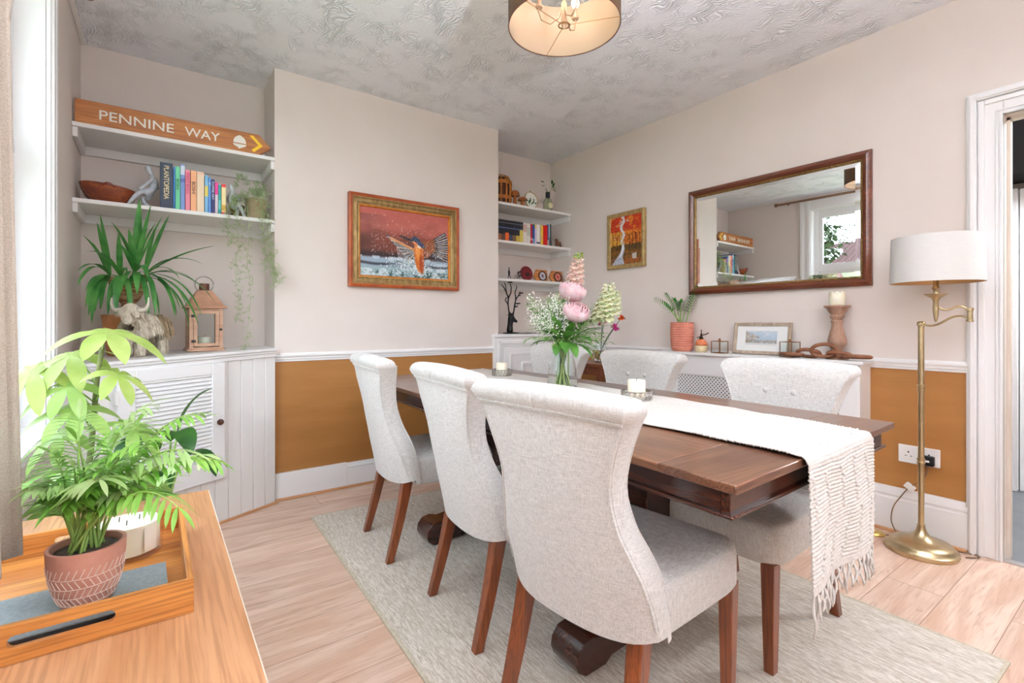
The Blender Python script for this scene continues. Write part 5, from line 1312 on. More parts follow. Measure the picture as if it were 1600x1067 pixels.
# left bookend: person pushing back against the books, legs braced to the left
figure('bookend_figurine', 'silver-white bookend figurine braced against the left end of the cookbooks', (-.02, 3.42, LZ2), 0, resin,
       [([(0, 0, .075), (.004, 0, .11), (.002, 0, .15), (-.006, 0, .172), (-.018, 0, .196), (-.022, 0, .215)], [.024, .022, .026, .011, .020, .014]),
        ([(0, 0, .075), (-.045, -.02, .085), (-.075, -.022, .045), (-.098, -.022, .008), (-.116, -.024, .008)], [.024, .017, .012, .008, .008]),
        ([(0, 0, .075), (-.02, .02, .06), (-.045, .02, .060), (-.03, .02, .030), (-.006, .02, .008), (-.022, .02, .006)], [.024, .018, .014, .011, .008, .007]),
        ([(.002, 0, .15), (.0, -.028, .145), (-.030, -.034, .110), (-.052, -.03, .088)], [.026, .012, .009, .008]),
        ([(.002, 0, .15), (.006, .026, .145), (.022, .03, .11)], [.026, .012, .009])], s=1.15)
figure('bookend_figurine', 'silver-white bookend figurine sitting at the right end of the cookbooks', (.365, 3.40, LZ2), 0, resin,
       [([(0, 0, .062), (-.004, 0, .10), (-.002, 0, .13), (.002, 0, .148), (-.004, 0, .170), (-.006, 0, .186)], [.022, .020, .024, .010, .018, .012]),
        ([(0, 0, .062), (.032, -.02, .078), (.048, -.02, .040), (.060, -.02, .008), (.075, -.02, .007)], [.022, .016, .012, .008, .007]),
        ([(0, 0, .062), (.03, .018, .060), (.03, .018, .030), (.03, .02, .008), (.045, .02, .006)], [.022, .016, .011, .008, .007]),
        ([(-.002, 0, .13), (.022, -.024, .118), (.034, -.026, .092)], [.024, .012, .009]),
        ([(-.002, 0, .13), (-.012, .024, .118), (-.014, .026, .09)], [.024, .012, .009])], s=1.1)

# two small pots and the trailing asparagus fern
terra = mat('tan_terracotta', (204, 142, 92), (184, 122, 76), rough=.8, scale=(12, 12, 12))
potg = mat('mustard_grey_glaze', (150, 132, 96), (176, 160, 128), rough=.5, scale=(10, 10, 10))
tp = thing('plant_pot', 'small mossy terracotta pot behind the right bookend figurine', 'plant pot', (.405, 3.50, LZ2))
G().lathe([(0, 0), (.030, 0), (.040, .085), (.043, .086), (.043, .098), (.037, .098), (.036, .08), (0, .08)], n=28).build('pot', mat('mossy_terracotta', (150, 116, 76), (120, 128, 70), rough=.9, scale=(22, 22, 22)), tp, smooth=40)
gp = thing('plant_pot', 'grey-gold glazed pot at the right end of the lower left shelf', 'plant pot', (.500, 3.43, LZ2))
G().lathe([(0, 0), (.048, 0), (.052, .01), (.060, .128), (.062, .130), (.062, .138), (.056, .138), (.054, .12), (0, .12)], n=36).build('pot', potg, gp, smooth=40)
fern_m = mat('asparagus_fern', (164, 188, 126), (200, 214, 172), rough=.6, scale=(20, 20, 20), thin=.3)
rnd = random.Random(33)
fern = thing('asparagus_fern', 'feathery asparagus fern trailing from the left shelf down past the lantern', 'houseplant', (.45, 3.40, LZ2+.09))
O = Vector((.45, 3.40, LZ2+.09))
gst = G(); gn = G()
def trail(pts, dens=1., spread=.05):
    P = smoothp(pts, 8); gst.tube([p-O for p in P], .0011, 4)
    for i in range(4, len(P)):
        for k in range(int(2.0*dens+rnd.random())):
            d = Vector((rnd.uniform(-1, 1), rnd.uniform(-.7, .5), rnd.uniform(-.6, .5))).normalized(); L_ = rnd.uniform(.3, 1)*spread
            e = P[i]+d*L_; gst.tube([P[i]-O, e-O], .0005, 3, caps=False)
            for q in range(8):
                c = P[i].lerp(e, rnd.uniform(.35, 1.05))
                for r_ in range(3):
                    dd = Vector((rnd.uniform(-1, 1), rnd.uniform(-1, 1), rnd.uniform(-.8, .8))).normalized(); gn.leaf(tuple(c-O), tuple(dd), rnd.uniform(.009, .016), .0020, .1, n=2, tipw=.0004)
S = (.455, 3.43, LZ2+.10)
trail([(.405, 3.49, 1.835), (.39, 3.38, 1.86), (.385, 3.28, 1.80), (.38, 3.27, 1.66), (.385, 3.27, 1.52), (.37, 3.27, 1.40), (.385, 3.26, 1.25), (.38, 3.26, 1.12)], .9)
trail([(.405, 3.49, 1.835), (.42, 3.36, 1.88), (.43, 3.27, 1.80), (.44, 3.26, 1.60), (.43, 3.26, 1.45), (.45, 3.26, 1.30), (.43, 3.24, 1.05), (.42, 3.22, .95)], .6, .04)
trail([(.500, 3.42, 1.875), (.50, 3.34, 1.92), (.505, 3.27, 1.80), (.52, 3.26, 1.62), (.535, 3.25, 1.50), (.55, 3.24, 1.42), (.57, 3.23, 1.33)], 1.3, .06)
trail([(.500, 3.42, 1.875), (.53, 3.34, 1.90), (.54, 3.27, 1.76), (.56, 3.25, 1.56), (.575, 3.24, 1.44), (.60, 3.23, 1.36)], 1.3, .05)
trail([(.500, 3.42, 1.875), (.46, 3.34, 1.90), (.34, 3.27, 1.78), (.33, 3.27, 1.66), (.35, 3.26, 1.56)], 1., .045)
trail([(.500, 3.42, 1.875), (.44, 3.40, 1.98), (.40, 3.38, 1.99), (.38, 3.37, 1.93)], .8, .03)
trail([(.405, 3.49, 1.835), (.38, 3.40, 1.87), (.37, 3.33, 1.80)], 1., .03)
trail([(.500, 3.42, 1.875), (.55, 3.38, 1.93), (.50, 3.35, 1.96), (.47, 3.34, 1.90)], .8, .03)
gst.build('stems', fern_m, fern); gn.build('needles', fern_m, fern, smooth=0)
fl_ = thing('pot_flower', 'small white and orange bloom at the rim of the grey-gold pot', 'flower', (.515, 3.41, LZ2+.125))
g = G(); 
for k in range(6): a = k*1.05; g.leaf((0, 0, .03), (cos(a), sin(a), .5), .018, .012, .3, n=3)
g.build('white_petals', whitef, fl_)
g = G(); 
for k in range(8): a = k*.8; g.leaf((-.01, -.01, .01), (cos(a), sin(a), .6), .016, .010, .3, n=3)
g.tube([(0, 0, 0), (0, 0, .03)], .0012, 5); g.build('orange_petals', mat('orange_petal', (230, 140, 40), rough=.6), fl_)

# ============================================================ ON THE LEFT CUPBOARD: YUCCA, HIGHLAND COW, LANTERN
def topz(x): return .949+DR*(x-CX0)
yx, yy = -.130, 3.40
yp = thing('plant_pot', 'large tan terracotta pot holding the yucca on the left cupboard', 'plant pot', (yx, yy, topz(yx)+.001))
G().lathe([(0, 0), (.085, 0), (.090, .008), (.112, .195), (.114, .205), (.114, .215), (.104, .215), (.100, .185), (0, .18)], n=48).build('pot', terra, yp, smooth=40)
yu = thing('yucca_plant', 'yucca with several leafy heads and striped trunks in the large tan pot', 'houseplant', (yx, yy, topz(yx)+.182))
G().lathe([(0, .0002), (.097, .0002), (.09, .006), (0, .008)], n=24).build('soil', soil, yu)
trunkm = mat('yucca_trunk', (150, 104, 72), (206, 168, 128), rough=.9, scale=(10, 10, 120), contrast=(.45, .55), bump=.6)
yl = mat('yucca_leaf', (52, 128, 56), (104, 172, 88), rough=.3, scale=(8, 8, 8), thin=.3)
O = Vector((yx, yy, topz(yx)+.182)); rnd = random.Random(12)
g = G(); g.tube([(0, 0, 0), (0, -.005, .07), (.005, -.01, .115)], [.034, .030, .030], 12); tr_ = g.build('trunk', trunkm, yu)
heads = [Vector((-.070, -.04, .235)), Vector((-.03, -.065, .235)), Vector((.035, -.06, .265)), Vector((.075, -.04, .255))]
for h_ in heads:
    g = G(); g.tube(bez((.003, -.01, .10), Vector((h_.x*.8, h_.y, .13)), h_, 6), [.024, .022, .020, .019, .018, .017, .015], 10); g.build('cane', trunkm, tr_)
def yleaf(h_, d, L_, w, droop): 
    g = G(); g.leaf(tuple(h_), d, L_, w, droop, .30, n=12, shape=.8); g.build('leaf', yl, yu, smooth=180)
# hand-placed leaves: (head, direction (x, y, z), length, width, droop)
for hi, d, L_, w, dr in (
    (0, (-.35, -.25, .95), .34, .036, .0), (0, (-.12, -.2, 1), .33, .030, .05), (0, (-.75, -.35, .75), .34, .034, .9), (0, (-.95, -.55, .55), .36, .034, 1.6), (0, (-.8, -.6, .2), .30, .036, 1.9),
    (0, (-.3, -.9, .35), .36, .036, 2.0), (0, (-.6, -.75, .55), .38, .036, 2.1), (0, (-.9, -.2, .9), .38, .034, 1.3), (1, (-.05, -.9, .5), .30, .040, 2.2), (1, (.0, -.5, 1), .26, .034, .3), (1, (-.3, -.6, .9), .30, .034, .8),
    (1, (.3, -.9, .35), .30, .034, 2.0), (2, (.05, -.15, 1), .40, .052, .0), (2, (.18, -.2, 1), .38, .034, .05), (2, (.35, -.2, 1), .34, .030, .1), (2, (-.1, -.35, 1), .24, .046, .2), (2, (.2, -.8, .7), .26, .050, 1.1),
    (3, (.30, -.2, 1), .36, .046, .1), (3, (.85, -.45, .75), .40, .036, .3), (3, (1, -.45, .55), .42, .034, 1.1), (3, (.95, -.6, .35), .42, .034, 1.3), (3, (.75, -.8, .3), .34, .034, 1.8), (3, (.8, -.65, .1), .45, .034, 1.2), (2, (.4, -.9, .0), .30, .036, 1.9),
    (3, (.3, -.95, .1), .30, .034, 1.8), (2, (-.4, -.85, .3), .30, .034, 1.6), (0, (-.55, -.35, .3), .30, .032, 1.7), (3, (.6, -.3, .9), .34, .030, 1.0), (0, (-1, -.7, .1), .26, .030, 1.6), (1, (-.2, -.7, .1), .28, .034, 1.8), (2, (.7, -.4, .2), .34, .030, 1.4)):
    if d[0] < -.30: L_ *= .86; q_ = sqrt(d[0]**2+d[1]**2); d = (-.40*q_, -.92*q_, d[2])
    yleaf(heads[hi], d, L_, w*.80, dr)
    if dr < 1.7: yleaf(heads[hi]+Vector((0, 0, -.012)), (d[0]+rnd.uniform(-.22, .12), d[1]+rnd.uniform(-.2, .2), d[2]*rnd.uniform(.6, .9)), L_*rnd.uniform(.7, .9), w*.66, dr+rnd.uniform(.2, .8))

# highland cow figurine
cx_, cy_ = -.035, 3.205
cz_ = topz(cx_)+.001
wool = mat('cream_wool', (216, 206, 188), (188, 174, 152), rough=.95, scale=(70, 70, 70)); wool2 = mat('brown_wool', (150, 128, 100), (176, 154, 124), rough=.95, scale=(60, 60, 60))
cow = thing('highland_cow_figurine', 'shaggy cream highland cow figurine with horns in front of the yucca pot', 'figurine', (cx_-.015, cy_, cz_), R(46)); cow.scale = (1.15, 1.2, 1.32)
g = G()
g.grid(lambda u, v: ((lerp(-.075, .085, v)), .048*sin(pi*min(1, max(.0, v*.9+.05)))**.5*cos(2*pi*u), .115+.050*sin(pi*min(1, max(.0, v*.9+.05)))**.5*sin(2*pi*u)), 20, 12, wu=True)
for (x, y) in ((-.055, -.03), (-.055, .03), (.06, -.03), (.06, .03)): g.tube([(x, y, .10), (x, y, .04), (x, y, 0)], [.022, .017, .018], 10)
g.sphere((-.085, -.012, .165), .040, 16, sq=(.95, .85, 1)); g.sphere((-.108, -.020, .145), .024, 14)
g.build('body', wool, cow, smooth=180)
rnd = random.Random(3)
def fur(n, fx, m, nm, L0=.040):
    g = G()
    for i in range(n):
        p, d = fx(); g.leaf(tuple(p), tuple(d), L0*rnd.uniform(.6, 1.3), .0085, 1.0, .2, n=3, tipw=.1)
    tag(g.build(nm, m, cow, smooth=180), kind='stuff')
def f1():
    a = rnd.uniform(-.3, pi+.3); x = rnd.uniform(-.08, .03); y = .048*cos(a); z = .115+.05*sin(a); return Vector((x, y, z)), Vector((rnd.uniform(-.2, .2), .6*cos(a), -.55))
def f2():
    a = rnd.uniform(-.3, pi+.3); x = rnd.uniform(.02, .09); y = .048*cos(a); z = .115+.05*sin(a); return Vector((x, y, z)), Vector((rnd.uniform(-.1, .3), .6*cos(a), -.6))
def f3():
    a = rnd.uniform(0, 2*pi); b = rnd.uniform(.1, 1.3); v = Vector((cos(a)*sin(b), sin(a)*sin(b), cos(b))); return Vector((-.085, -.012, .165))+v*.038, Vector((v.x-.3, v.y, -.5))
def f4():
    x, y = rnd.choice(((-.055, -.03), (-.055, .03), (.06, -.03), (.06, .03))); a = rnd.uniform(0, 2*pi); z = rnd.uniform(.03, .09); return Vector((x+.018*cos(a), y+.018*sin(a), z)), Vector((.3*cos(a), .3*sin(a), -1))
fur(650, f1, wool, 'wool'); fur(420, f2, wool2, 'brown_wool'); fur(420, f3, wool, 'fringe', .034); fur(420, f4, wool, 'leg_wool', .03)
horn = mat('pale_horn', (222, 212, 196), rough=.5)
for sg_ in (-1, 1):
    g = G(); g.tube(bez((-.085, -.012+sg_*.028, .180), (-.094, -.012+sg_*.098, .165), (-.090, -.012+sg_*.088, .225), 8), [.009, .009, .0085, .008, .007, .006, .005, .0035, .002], 8); g.build('horn', horn, cow, smooth=180)

# lantern
lw = mat('weathered_copper_wood', (196, 158, 132), (176, 136, 110), rough=.6, scale=(10, 10, 40)); cop = mat('copper_roof', (196, 150, 122), (178, 132, 106), metal=.2, rough=.45, scale=(20, 20, 20))
lx, ly = .222, 3.375
lan = thing('candle_lantern', 'copper-coloured lantern with a ring handle and glass door on the left cupboard', 'lantern', (lx, ly, topz(lx)+.002), R(4))
a = .082; Hh = .245
g = G(); g.box(-a-.012, a+.012, -a-.012, a+.012, 0, .010).box(-a-.004, a+.004, -a-.004, a+.004, .010, .022)
for sx in (-1, 1):
    for sy in (-1, 1): g.cbox((sx*(a-.009), sy*(a-.009), Hh/2+.01), (.020, .020, Hh-.02))
g.box(-a, a, -a, a, Hh-.012, Hh); g.build('frame', lw, lan, bevel=.0015)
g = G()
def sq(r_, z): return [(-r_, -r_, z), (r_, -r_, z), (r_, r_, z), (-r_, r_, z)]
vs = []
for r_, z in ((a+.018, Hh), (a+.020, Hh+.008), (a+.004, Hh+.020), (a-.012, Hh+.050), (a-.030, Hh+.078), (.040, Hh+.096), (.038, Hh+.104)): vs += sq(r_, z)
g.add(vs, [(3, 2, 1, 0)]+[(4*k+i, 4*k+(i+1) % 4, 4*k+4+(i+1) % 4, 4*k+4+i) for k in range(6) for i in range(4)]+[(24, 25, 26, 27)]); g.build('lantern_roof', cop, lan, bevel=.003)
g = G(); g.lathe([(.0, Hh+.104), (.026, Hh+.104), (.026, Hh+.145), (0, Hh+.146)], n=20); g.build('chimney', mat('dark_copper', (110, 74, 60), metal=.5, rough=.5), lan)
g = G(); g.tube([(.046*cos(t), -.006, Hh+.140+.046*sin(t)) for t in [2*pi*i/40 for i in range(40)]], .0035, 8, closed=True, flat=1.8); g.build('ring_handle', silver, lan, smooth=180)
g = G(); pf = .018
g.box(-a+.020, -a+.020+pf, -a-.004, -a+.006, .028, Hh-.014).box(a-.020-pf, a-.020, -a-.004, -a+.006, .028, Hh-.014).box(-a+.038, a-.038, -a-.004, -a+.006, .028, .046).box(-a+.038, a-.038, -a-.004, -a+.006, Hh-.032, Hh-.014); dr_ = g.build('door', lw, lan, bevel=.0012)
g = G(); g.box(-a+.008, -a+.030, -a-.0065, -a-.004, .050, .064); g.box(-a+.008, -a+.030, -a-.0065, -a-.004, Hh-.052, Hh-.038)
for zc in (.057, Hh-.045): pass
g.build('hinges', black_metal, dr_)
G().lathe([(0, 0), (.007, .001), (.007, .008), (0, .010)], n=16, M=Tr(a-.012, -a-.003, Hh*.5)@Rt(pi/2, 'X')).build('latch', black_metal, dr_)
g = G(); g.box(-a+.038, a-.038, -a, -a+.0015, .046, Hh-.032); g.build('door_glass', glass, dr_, smooth=0)
g = G(); g.box(-a+.019, a-.019, a-.010, a-.0085, .022, Hh-.012).box(-a+.008, -a+.0095, -a+.019, a-.019, .022, Hh-.012).box(a-.0095, a-.008, -a+.019, a-.019, .022, Hh-.012); g.build('side_glass', glass, lan, smooth=0)
lc = thing('pillar_candle', 'low cream candle inside the copper-coloured lantern', 'candle', (lx, ly, topz(lx)+.0245))
G().lathe([(0, 0), (.036, 0), (.038, .05), (.034, .058), (0, .052)], n=30).build('wax', wax, lc, smooth=50)
G().tube([(0, 0, .05), (.002, 0, .066)], .0012, 5).build('wick', black_metal, lc)

# ============================================================ RIGHT SHELVES
Z1, Z2, Z3, Z4 = 2.1315, 1.8065, 1.4815, 1.0085
amb = mat('amber_wicker', (196, 124, 46), (156, 84, 26), rough=.5, scale=(30, 30, 30)); dkw = mat('dark_wicker', (74, 34, 18), rough=.5)
bk = thing('slatted_basket', 'tall domed amber slatted wooden basket at the left of the top right shelf', 'basket', (2.43, 3.53, Z1))
g = G(); n = 12
for i in range(n):
    a = 2*pi*i/n; g.tube([(cos(a)*r_, sin(a)*r_, z) for r_, z in ((.088, .0), (.096, .10), (.094, .19), (.075, .235), (.035, .258))], .009, 6, flat=.35)
g.build('slats', amb, bk, smooth=60)
for z, r_ in ((.055, .095), (.185, .097)):
    g = G(); g.lathe([(r_-.002, z-.014), (r_+.006, z-.014), (r_+.006, z+.014), (r_-.002, z+.014)], n=36, closed=True); g.build('hoop', amb, bk)
g = G(); g.lathe([(0, .002), (.082, .002), (.088, .10), (.086, .18), (.060, .235), (0, .250)], n=28); g.build('lining', dkw, bk, smooth=60)
mw = wood('mushroom_wood', (190, 112, 50), (150, 76, 30), (96, 44, 18), axis=2, rough=.4, k=3)
for (x, y, h_, r_, lb) in ((2.545, 3.47, .135, .042, 'taller turned wooden mushroom beside the slatted basket'), (2.612, 3.45, .082, .044, 'shorter turned wooden mushroom beside the hoop')):
    t = thing('wooden_mushroom', lb, 'ornament', (x, y, Z1)); G().lathe([(0, 0), (.018, 0), (.016, h_*.3), (.012, h_*.68), (0, h_*.69)], n=20).build('stem', mw, t, smooth=50)
    G().lathe([(0, h_*.66), (r_*.98, h_*.60), (r_, h_*.68), (r_*.86, h_*.84), (r_*.45, h_*.97), (0, h_)], n=28).build('cap', mw, t, smooth=50)
hp = thing('embroidery_hoop', 'round hoop with white cloth and green stitched leaves on the top right shelf', 'ornament', (2.725, 3.46, Z1), 0)
hp.rotation_euler = (R(-8), 0, 0)
Mh = Tr(0, 0, .075)@Rt(pi/2, 'X')
g = G(); g.lathe([(.069, -.006), (.075, -.006), (.075, .006), (.069, .006)], n=48, closed=True, M=Mh); g.cbox((0, 0, .155), (.012, .010, .014)); g.build('hoop_ring', mat('bamboo', (190, 160, 112), rough=.6), hp, smooth=40)
g = G(); g.lathe([(0, -.001), (.069, -.001), (.069, .001), (0, .001)], n=40, M=Mh); g.build('cloth', mat('white_linen', (236, 236, 230), rough=.9), hp)
g = G()
for (x, z, a, L_) in ((-.03, .04, 1.2, .04), (-.012, .05, 1.5, .05), (-.04, .055, 2., .03), (.02, .045, 1.2, .035), (.04, .04, .9, .03), (.03, .07, 1.6, .022), (-.02, .03, 1.9, .04), (.0, .035, 1.0, .03)): g.leaf((x, -.0025, z), (cos(a), 0, sin(a)), L_, .014, 0, 0, n=4, up=(0, 1, 0))
o = g.build('stitched_leaves', leaf_dk, hp)
bo = thing('bottle_vase', 'small clear bottle with dark collar, cream label and leafy sprig on the top right shelf', 'vase', (2.945, 3.50, Z1))
G().lathe([(0, 0), (.038, 0), (.041, .006), (.041, .095), (.034, .115), (.016, .135), (.014, .150), (.012, .150), (.012, .135), (.030, .113), (.037, .093), (.037, .008), (0, .006)], n=32).build('bottle', mat('green_clear_glass', (236, 242, 226), rough=0, trans=1, ior=1.15), bo, smooth=50)
G().lathe([(.0145, .132), (.021, .135), (.021, .185), (.015, .187)], n=24).build('collar', mat('ink_collar', (28, 26, 38), rough=.4), bo, smooth=40)
g = G(); g.lathe([(0, 0), (.026, 0), (.026, .0012), (0, .0012)], n=28, M=Tr(-.002, -.0412, .055)@Rt(pi/2, 'X')); g.build('label', mat('cream_label', (226, 220, 180), rough=.7), bo)
sp = thing('leaf_sprig', 'leafy green sprig standing in the small bottle on the top right shelf', 'foliage', (2.945, 3.50, Z1+.01))
g = G(); gl = G()
for (e, ls) in (((-.055, -.01, .255), 3), ((.045, -.01, .25), 2), ((.06, .0, .225), 2)):
    P = bez((0, 0, 0), (0, 0, .18), e, 8); g.tube(P, .0013, 4)
    for k in range(ls): gl.leaf(P[-1-k], (e[0]*14+(k-1)*.9, -.3, .5-.7*k), .055, .020, .3, n=5)
g.build('stems', stem_m, sp); gl.build('leaves', leaf_dk, sp, smooth=180)

GR = 'paperbacks on the middle right shelf'
xb = 2.285
cols = [((24, 26, 36), (196, 90, 60)), ((18, 20, 30), (226, 196, 180)), ((20, 22, 34), (150, 90, 60)), ((24, 26, 40), (90, 70, 60)), ((22, 24, 36), (236, 104, 40)), ((16, 18, 26), (60, 60, 90)), ((18, 22, 36), (120, 90, 60)), ((20, 24, 36), (200, 170, 70)), ((30, 30, 34), (206, 190, 90))]
dsc = ['with a rust foot, hard against the chimney breast', 'with a pale pink foot', 'with a brown foot', 'with a dull brown foot', 'with a bright orange flame on the spine', 'with a slate foot, right of the flame-spined one', 'with a tan foot', 'with a mustard foot', 'with a pale yellow-green spine, last of the dark row']
for i, (c1, c2) in enumerate(cols):
    w = .0385; book(xb, xb+w, .186, .12, c1, 'dark paperback '+dsc[i]+(' on the middle right shelf' if len(dsc[i].split()) < 10 else ''), 3.47, Z2, bands=((.03, .34+.08*(i == 4)+.3*(i == 8), c2), (.62, .66, (90, 110, 160)), (.86, .89, (120, 120, 130))), grp=GR); xb += w+.0005
for (w, h_, c1, bands, lb) in ((.040, .190, (226, 216, 210), ((.55, .9, (206, 170, 160)),), 'wide cream paperback with a rosy block, just right of the dark row'), (.040, .188, (224, 218, 212), ((.4, .8, (190, 196, 186)),), 'wide cream paperback with a grey-green block on the middle right shelf'),
                               (.022, .184, (190, 26, 36), ((.2, .32, (226, 150, 150)),), 'narrow crimson paperback on the middle right shelf'), (.026, .184, (30, 70, 140), ((.05, .3, (120, 150, 190)), (.95, 1, (30, 60, 50))), 'royal blue paperback on the middle right shelf'),
                               (.020, .186, (206, 196, 226), ((.82, .98, (220, 200, 90)),), 'narrow lilac paperback with a yellow top on the middle right shelf'), (.040, .192, (236, 230, 224), ((.08, .16, (60, 70, 110)),), 'wide white paperback right of the lilac one'),
                               (.010, .192, (190, 176, 168), (), 'very thin grey-brown pamphlet on the middle right shelf'), (.026, .186, (238, 198, 60), ((.3, .5, (228, 170, 90)),), 'yellow paperback on the middle right shelf'),
                               (.050, .192, (214, 22, 22), ((.0, .04, (240, 180, 180)),), 'thick bright red book on the middle right shelf'), (.013, .200, (40, 60, 120), ((.0, .3, (190, 180, 180)),), 'thin dark blue book right of the thick red one'),
                               (.016, .208, (160, 196, 214), ((.0, .4, (120, 120, 130)),), 'thin pale blue book on the middle right shelf'), (.014, .210, (20, 40, 46), (), 'thin black-green book, last on the middle right shelf')):
    book(xb, xb+w, h_, .13, c1, lb, 3.47, Z2, bands=bands, grp=GR); xb += w+.0008
brw = mat('ornament_brown', (96, 54, 36), (130, 80, 54), rough=.45, scale=(60, 60, 60))
figure('dog_figurine', 'small brown dog figurine on the middle right shelf', (3.085, 3.50, Z2), R(200), brw,
       [([(0, 0, .040), (.030, 0, .043), (.045, 0, .068), (.062, 0, .066)], [.019, .018, .016, .010]), ([(0, 0, .040), (-.008, .012, .018), (-.008, .012, .004)], [.019, .009, .008]), ([(0, 0, .040), (-.008, -.012, .018), (-.008, -.012, .004)], [.019, .009, .008]),
        ([(.030, 0, .043), (.034, .011, .02), (.034, .011, .004)], [.018, .008, .008]), ([(.030, 0, .043), (.034, -.011, .02), (.034, -.011, .004)], [.018, .008, .008]), ([(0, 0, .040), (-.024, 0, .055)], [.019, .006])], s=1.15)
t = thing('wedge_ornament', 'pale wedge-shaped ornament between the paperbacks and the dog figurine', 'ornament', (3.0, 3.52, Z2))
G().prism([(0, 0), (.055, 0), (.045, .012), (.006, .075), (0, .07)], -.015, .015, M=Rt(pi/2, 'X')).build('wedge', mat('stone_cream', (206, 196, 182), (180, 164, 146), rough=.7, scale=(40, 40, 40)), t, bevel=.003)

figure('walking_man_figurine', 'tiny dark metal walking figure at the left of the lowest right shelf', (2.480, 3.47, Z3), 0, black_metal,
       [([(0, 0, .055), (0, 0, .075), (0, 0, .088), (0, 0, .098), (0, 0, .105)], [.007, .008, .004, .007, .006]), ([(0, 0, .055), (.008, 0, .03), (.020, 0, .004)], [.007, .005, .004]), ([(0, 0, .055), (-.006, 0, .03), (-.008, 0, .004)], [.007, .005, .004]), ([(0, 0, .075), (-.012, -.004, .06), (-.006, -.006, .045)], [.008, .004, .003]), ([(0, 0, .075), (.012, .004, .062), (.014, .004, .048)], [.008, .004, .003])])
bi = thing('bicycle_figurine', 'tiny dark metal bicycle with a crouched rider on the lowest right shelf', 'figurine', (2.585, 3.47, Z3), 0)
g = G()
for x in (-.028, .030): g.tube([(x+.018*cos(q), 0, .019+.018*sin(q)) for q in [2*pi*i/20 for i in range(20)]], .0018, 5, closed=True)
for P in (((-.028, 0, .019), (-.008, 0, .045), (.022, 0, .045), (.030, 0, .019)), ((-.008, 0, .045), (0, 0, .020), (.022, 0, .045)), ((-.028, 0, .019), (0, 0, .020)), ((.022, 0, .045), (.026, 0, .056), (.034, 0, .054))): g.tube(P, .002, 5)
g.build('bicycle_frame', black_metal, bi)
g = G(); g.tube([(-.010, 0, .052), (-.004, 0, .066), (.014, 0, .070), (.022, 0, .066)], [.006, .008, .007, .004], 8); g.sphere((.024, 0, .080), .007, 8); g.tube([(.014, -.004, .068), (.026, -.004, .056)], .003, 5); g.tube([(-.008, 0, .052), (.010, 0, .044), (.0, 0, .018)], .004, 6); g.build('rider', black_metal, bi, smooth=180)
dc = thing('round_plaque', 'dark red round plaque leaning on the lowest right shelf', 'plaque', (2.705, 3.50, Z3)); dc.rotation_euler = (R(-10), 0, 0)
G().lathe([(0, -.005), (.066, -.005), (.068, 0), (.066, .005), (0, .006)], n=40, M=Tr(0, 0, .0685)@Rt(pi/2, 'X')).build('disc', mat('oxblood', (128, 28, 34), (96, 20, 28), rough=.35, scale=(20, 20, 20)), dc, smooth=40)
G().lathe([(0, .006), (.022, .006), (.020, .010), (0, .010)], n=24, M=Tr(.006, 0, .060)@Rt(pi/2, 'X')).build('centre_boss', mat('dark_boss', (40, 20, 22), rough=.4), dc)
for (x, c1, lb) in ((2.855, (214, 214, 222), 'wooden block clock with a white round dial, left of its pair'), (3.04, (222, 140, 120), 'wooden block clock with a coral round dial, right of its pair')):
    t = thing('wooden_plaque', lb.replace('block clock', 'pointed plaque').replace('dial', 'medallion'), 'plaque', (x, 3.50, Z3)); t.rotation_euler = (R(-8), 0, 0)
    G().prism([(-.085, .045), (-.045, 0), (.080, 0), (.080, .108), (-.045, .108)] if True else [], 0, .016, M=Rt(pi/2, 'X')).build('block', wood('plaque_oak', (206, 136, 74), (180, 108, 52), (130, 76, 34), axis=0, rough=.45, k=3), t, bevel=.002)
    M_ = Tr(.018, -.016, .050)@Rt(pi/2, 'X'); G().lathe([(.036, 0), (.048, 0), (.048, .006), (.036, .006)], n=40, closed=True, M=M_).build('medallion_ring', mat('dark_walnut', (74, 36, 28), rough=.4), t, smooth=40)
    fo_ = G().lathe([(0, .0), (.036, .0), (.036, .003), (0, .003)], n=36, M=M_).build('medallion', mat('medallion_face', c1, [v*.75 for v in c1], rough=.5, scale=(90, 90, 90)), t)
    G().cbox((.018, -.0195, .050), (.022, .001, .026)).build('medallion_mark', mat('medallion_ink', (110, 60, 80) if x < 3 else (196, 60, 50), rough=.5), t)

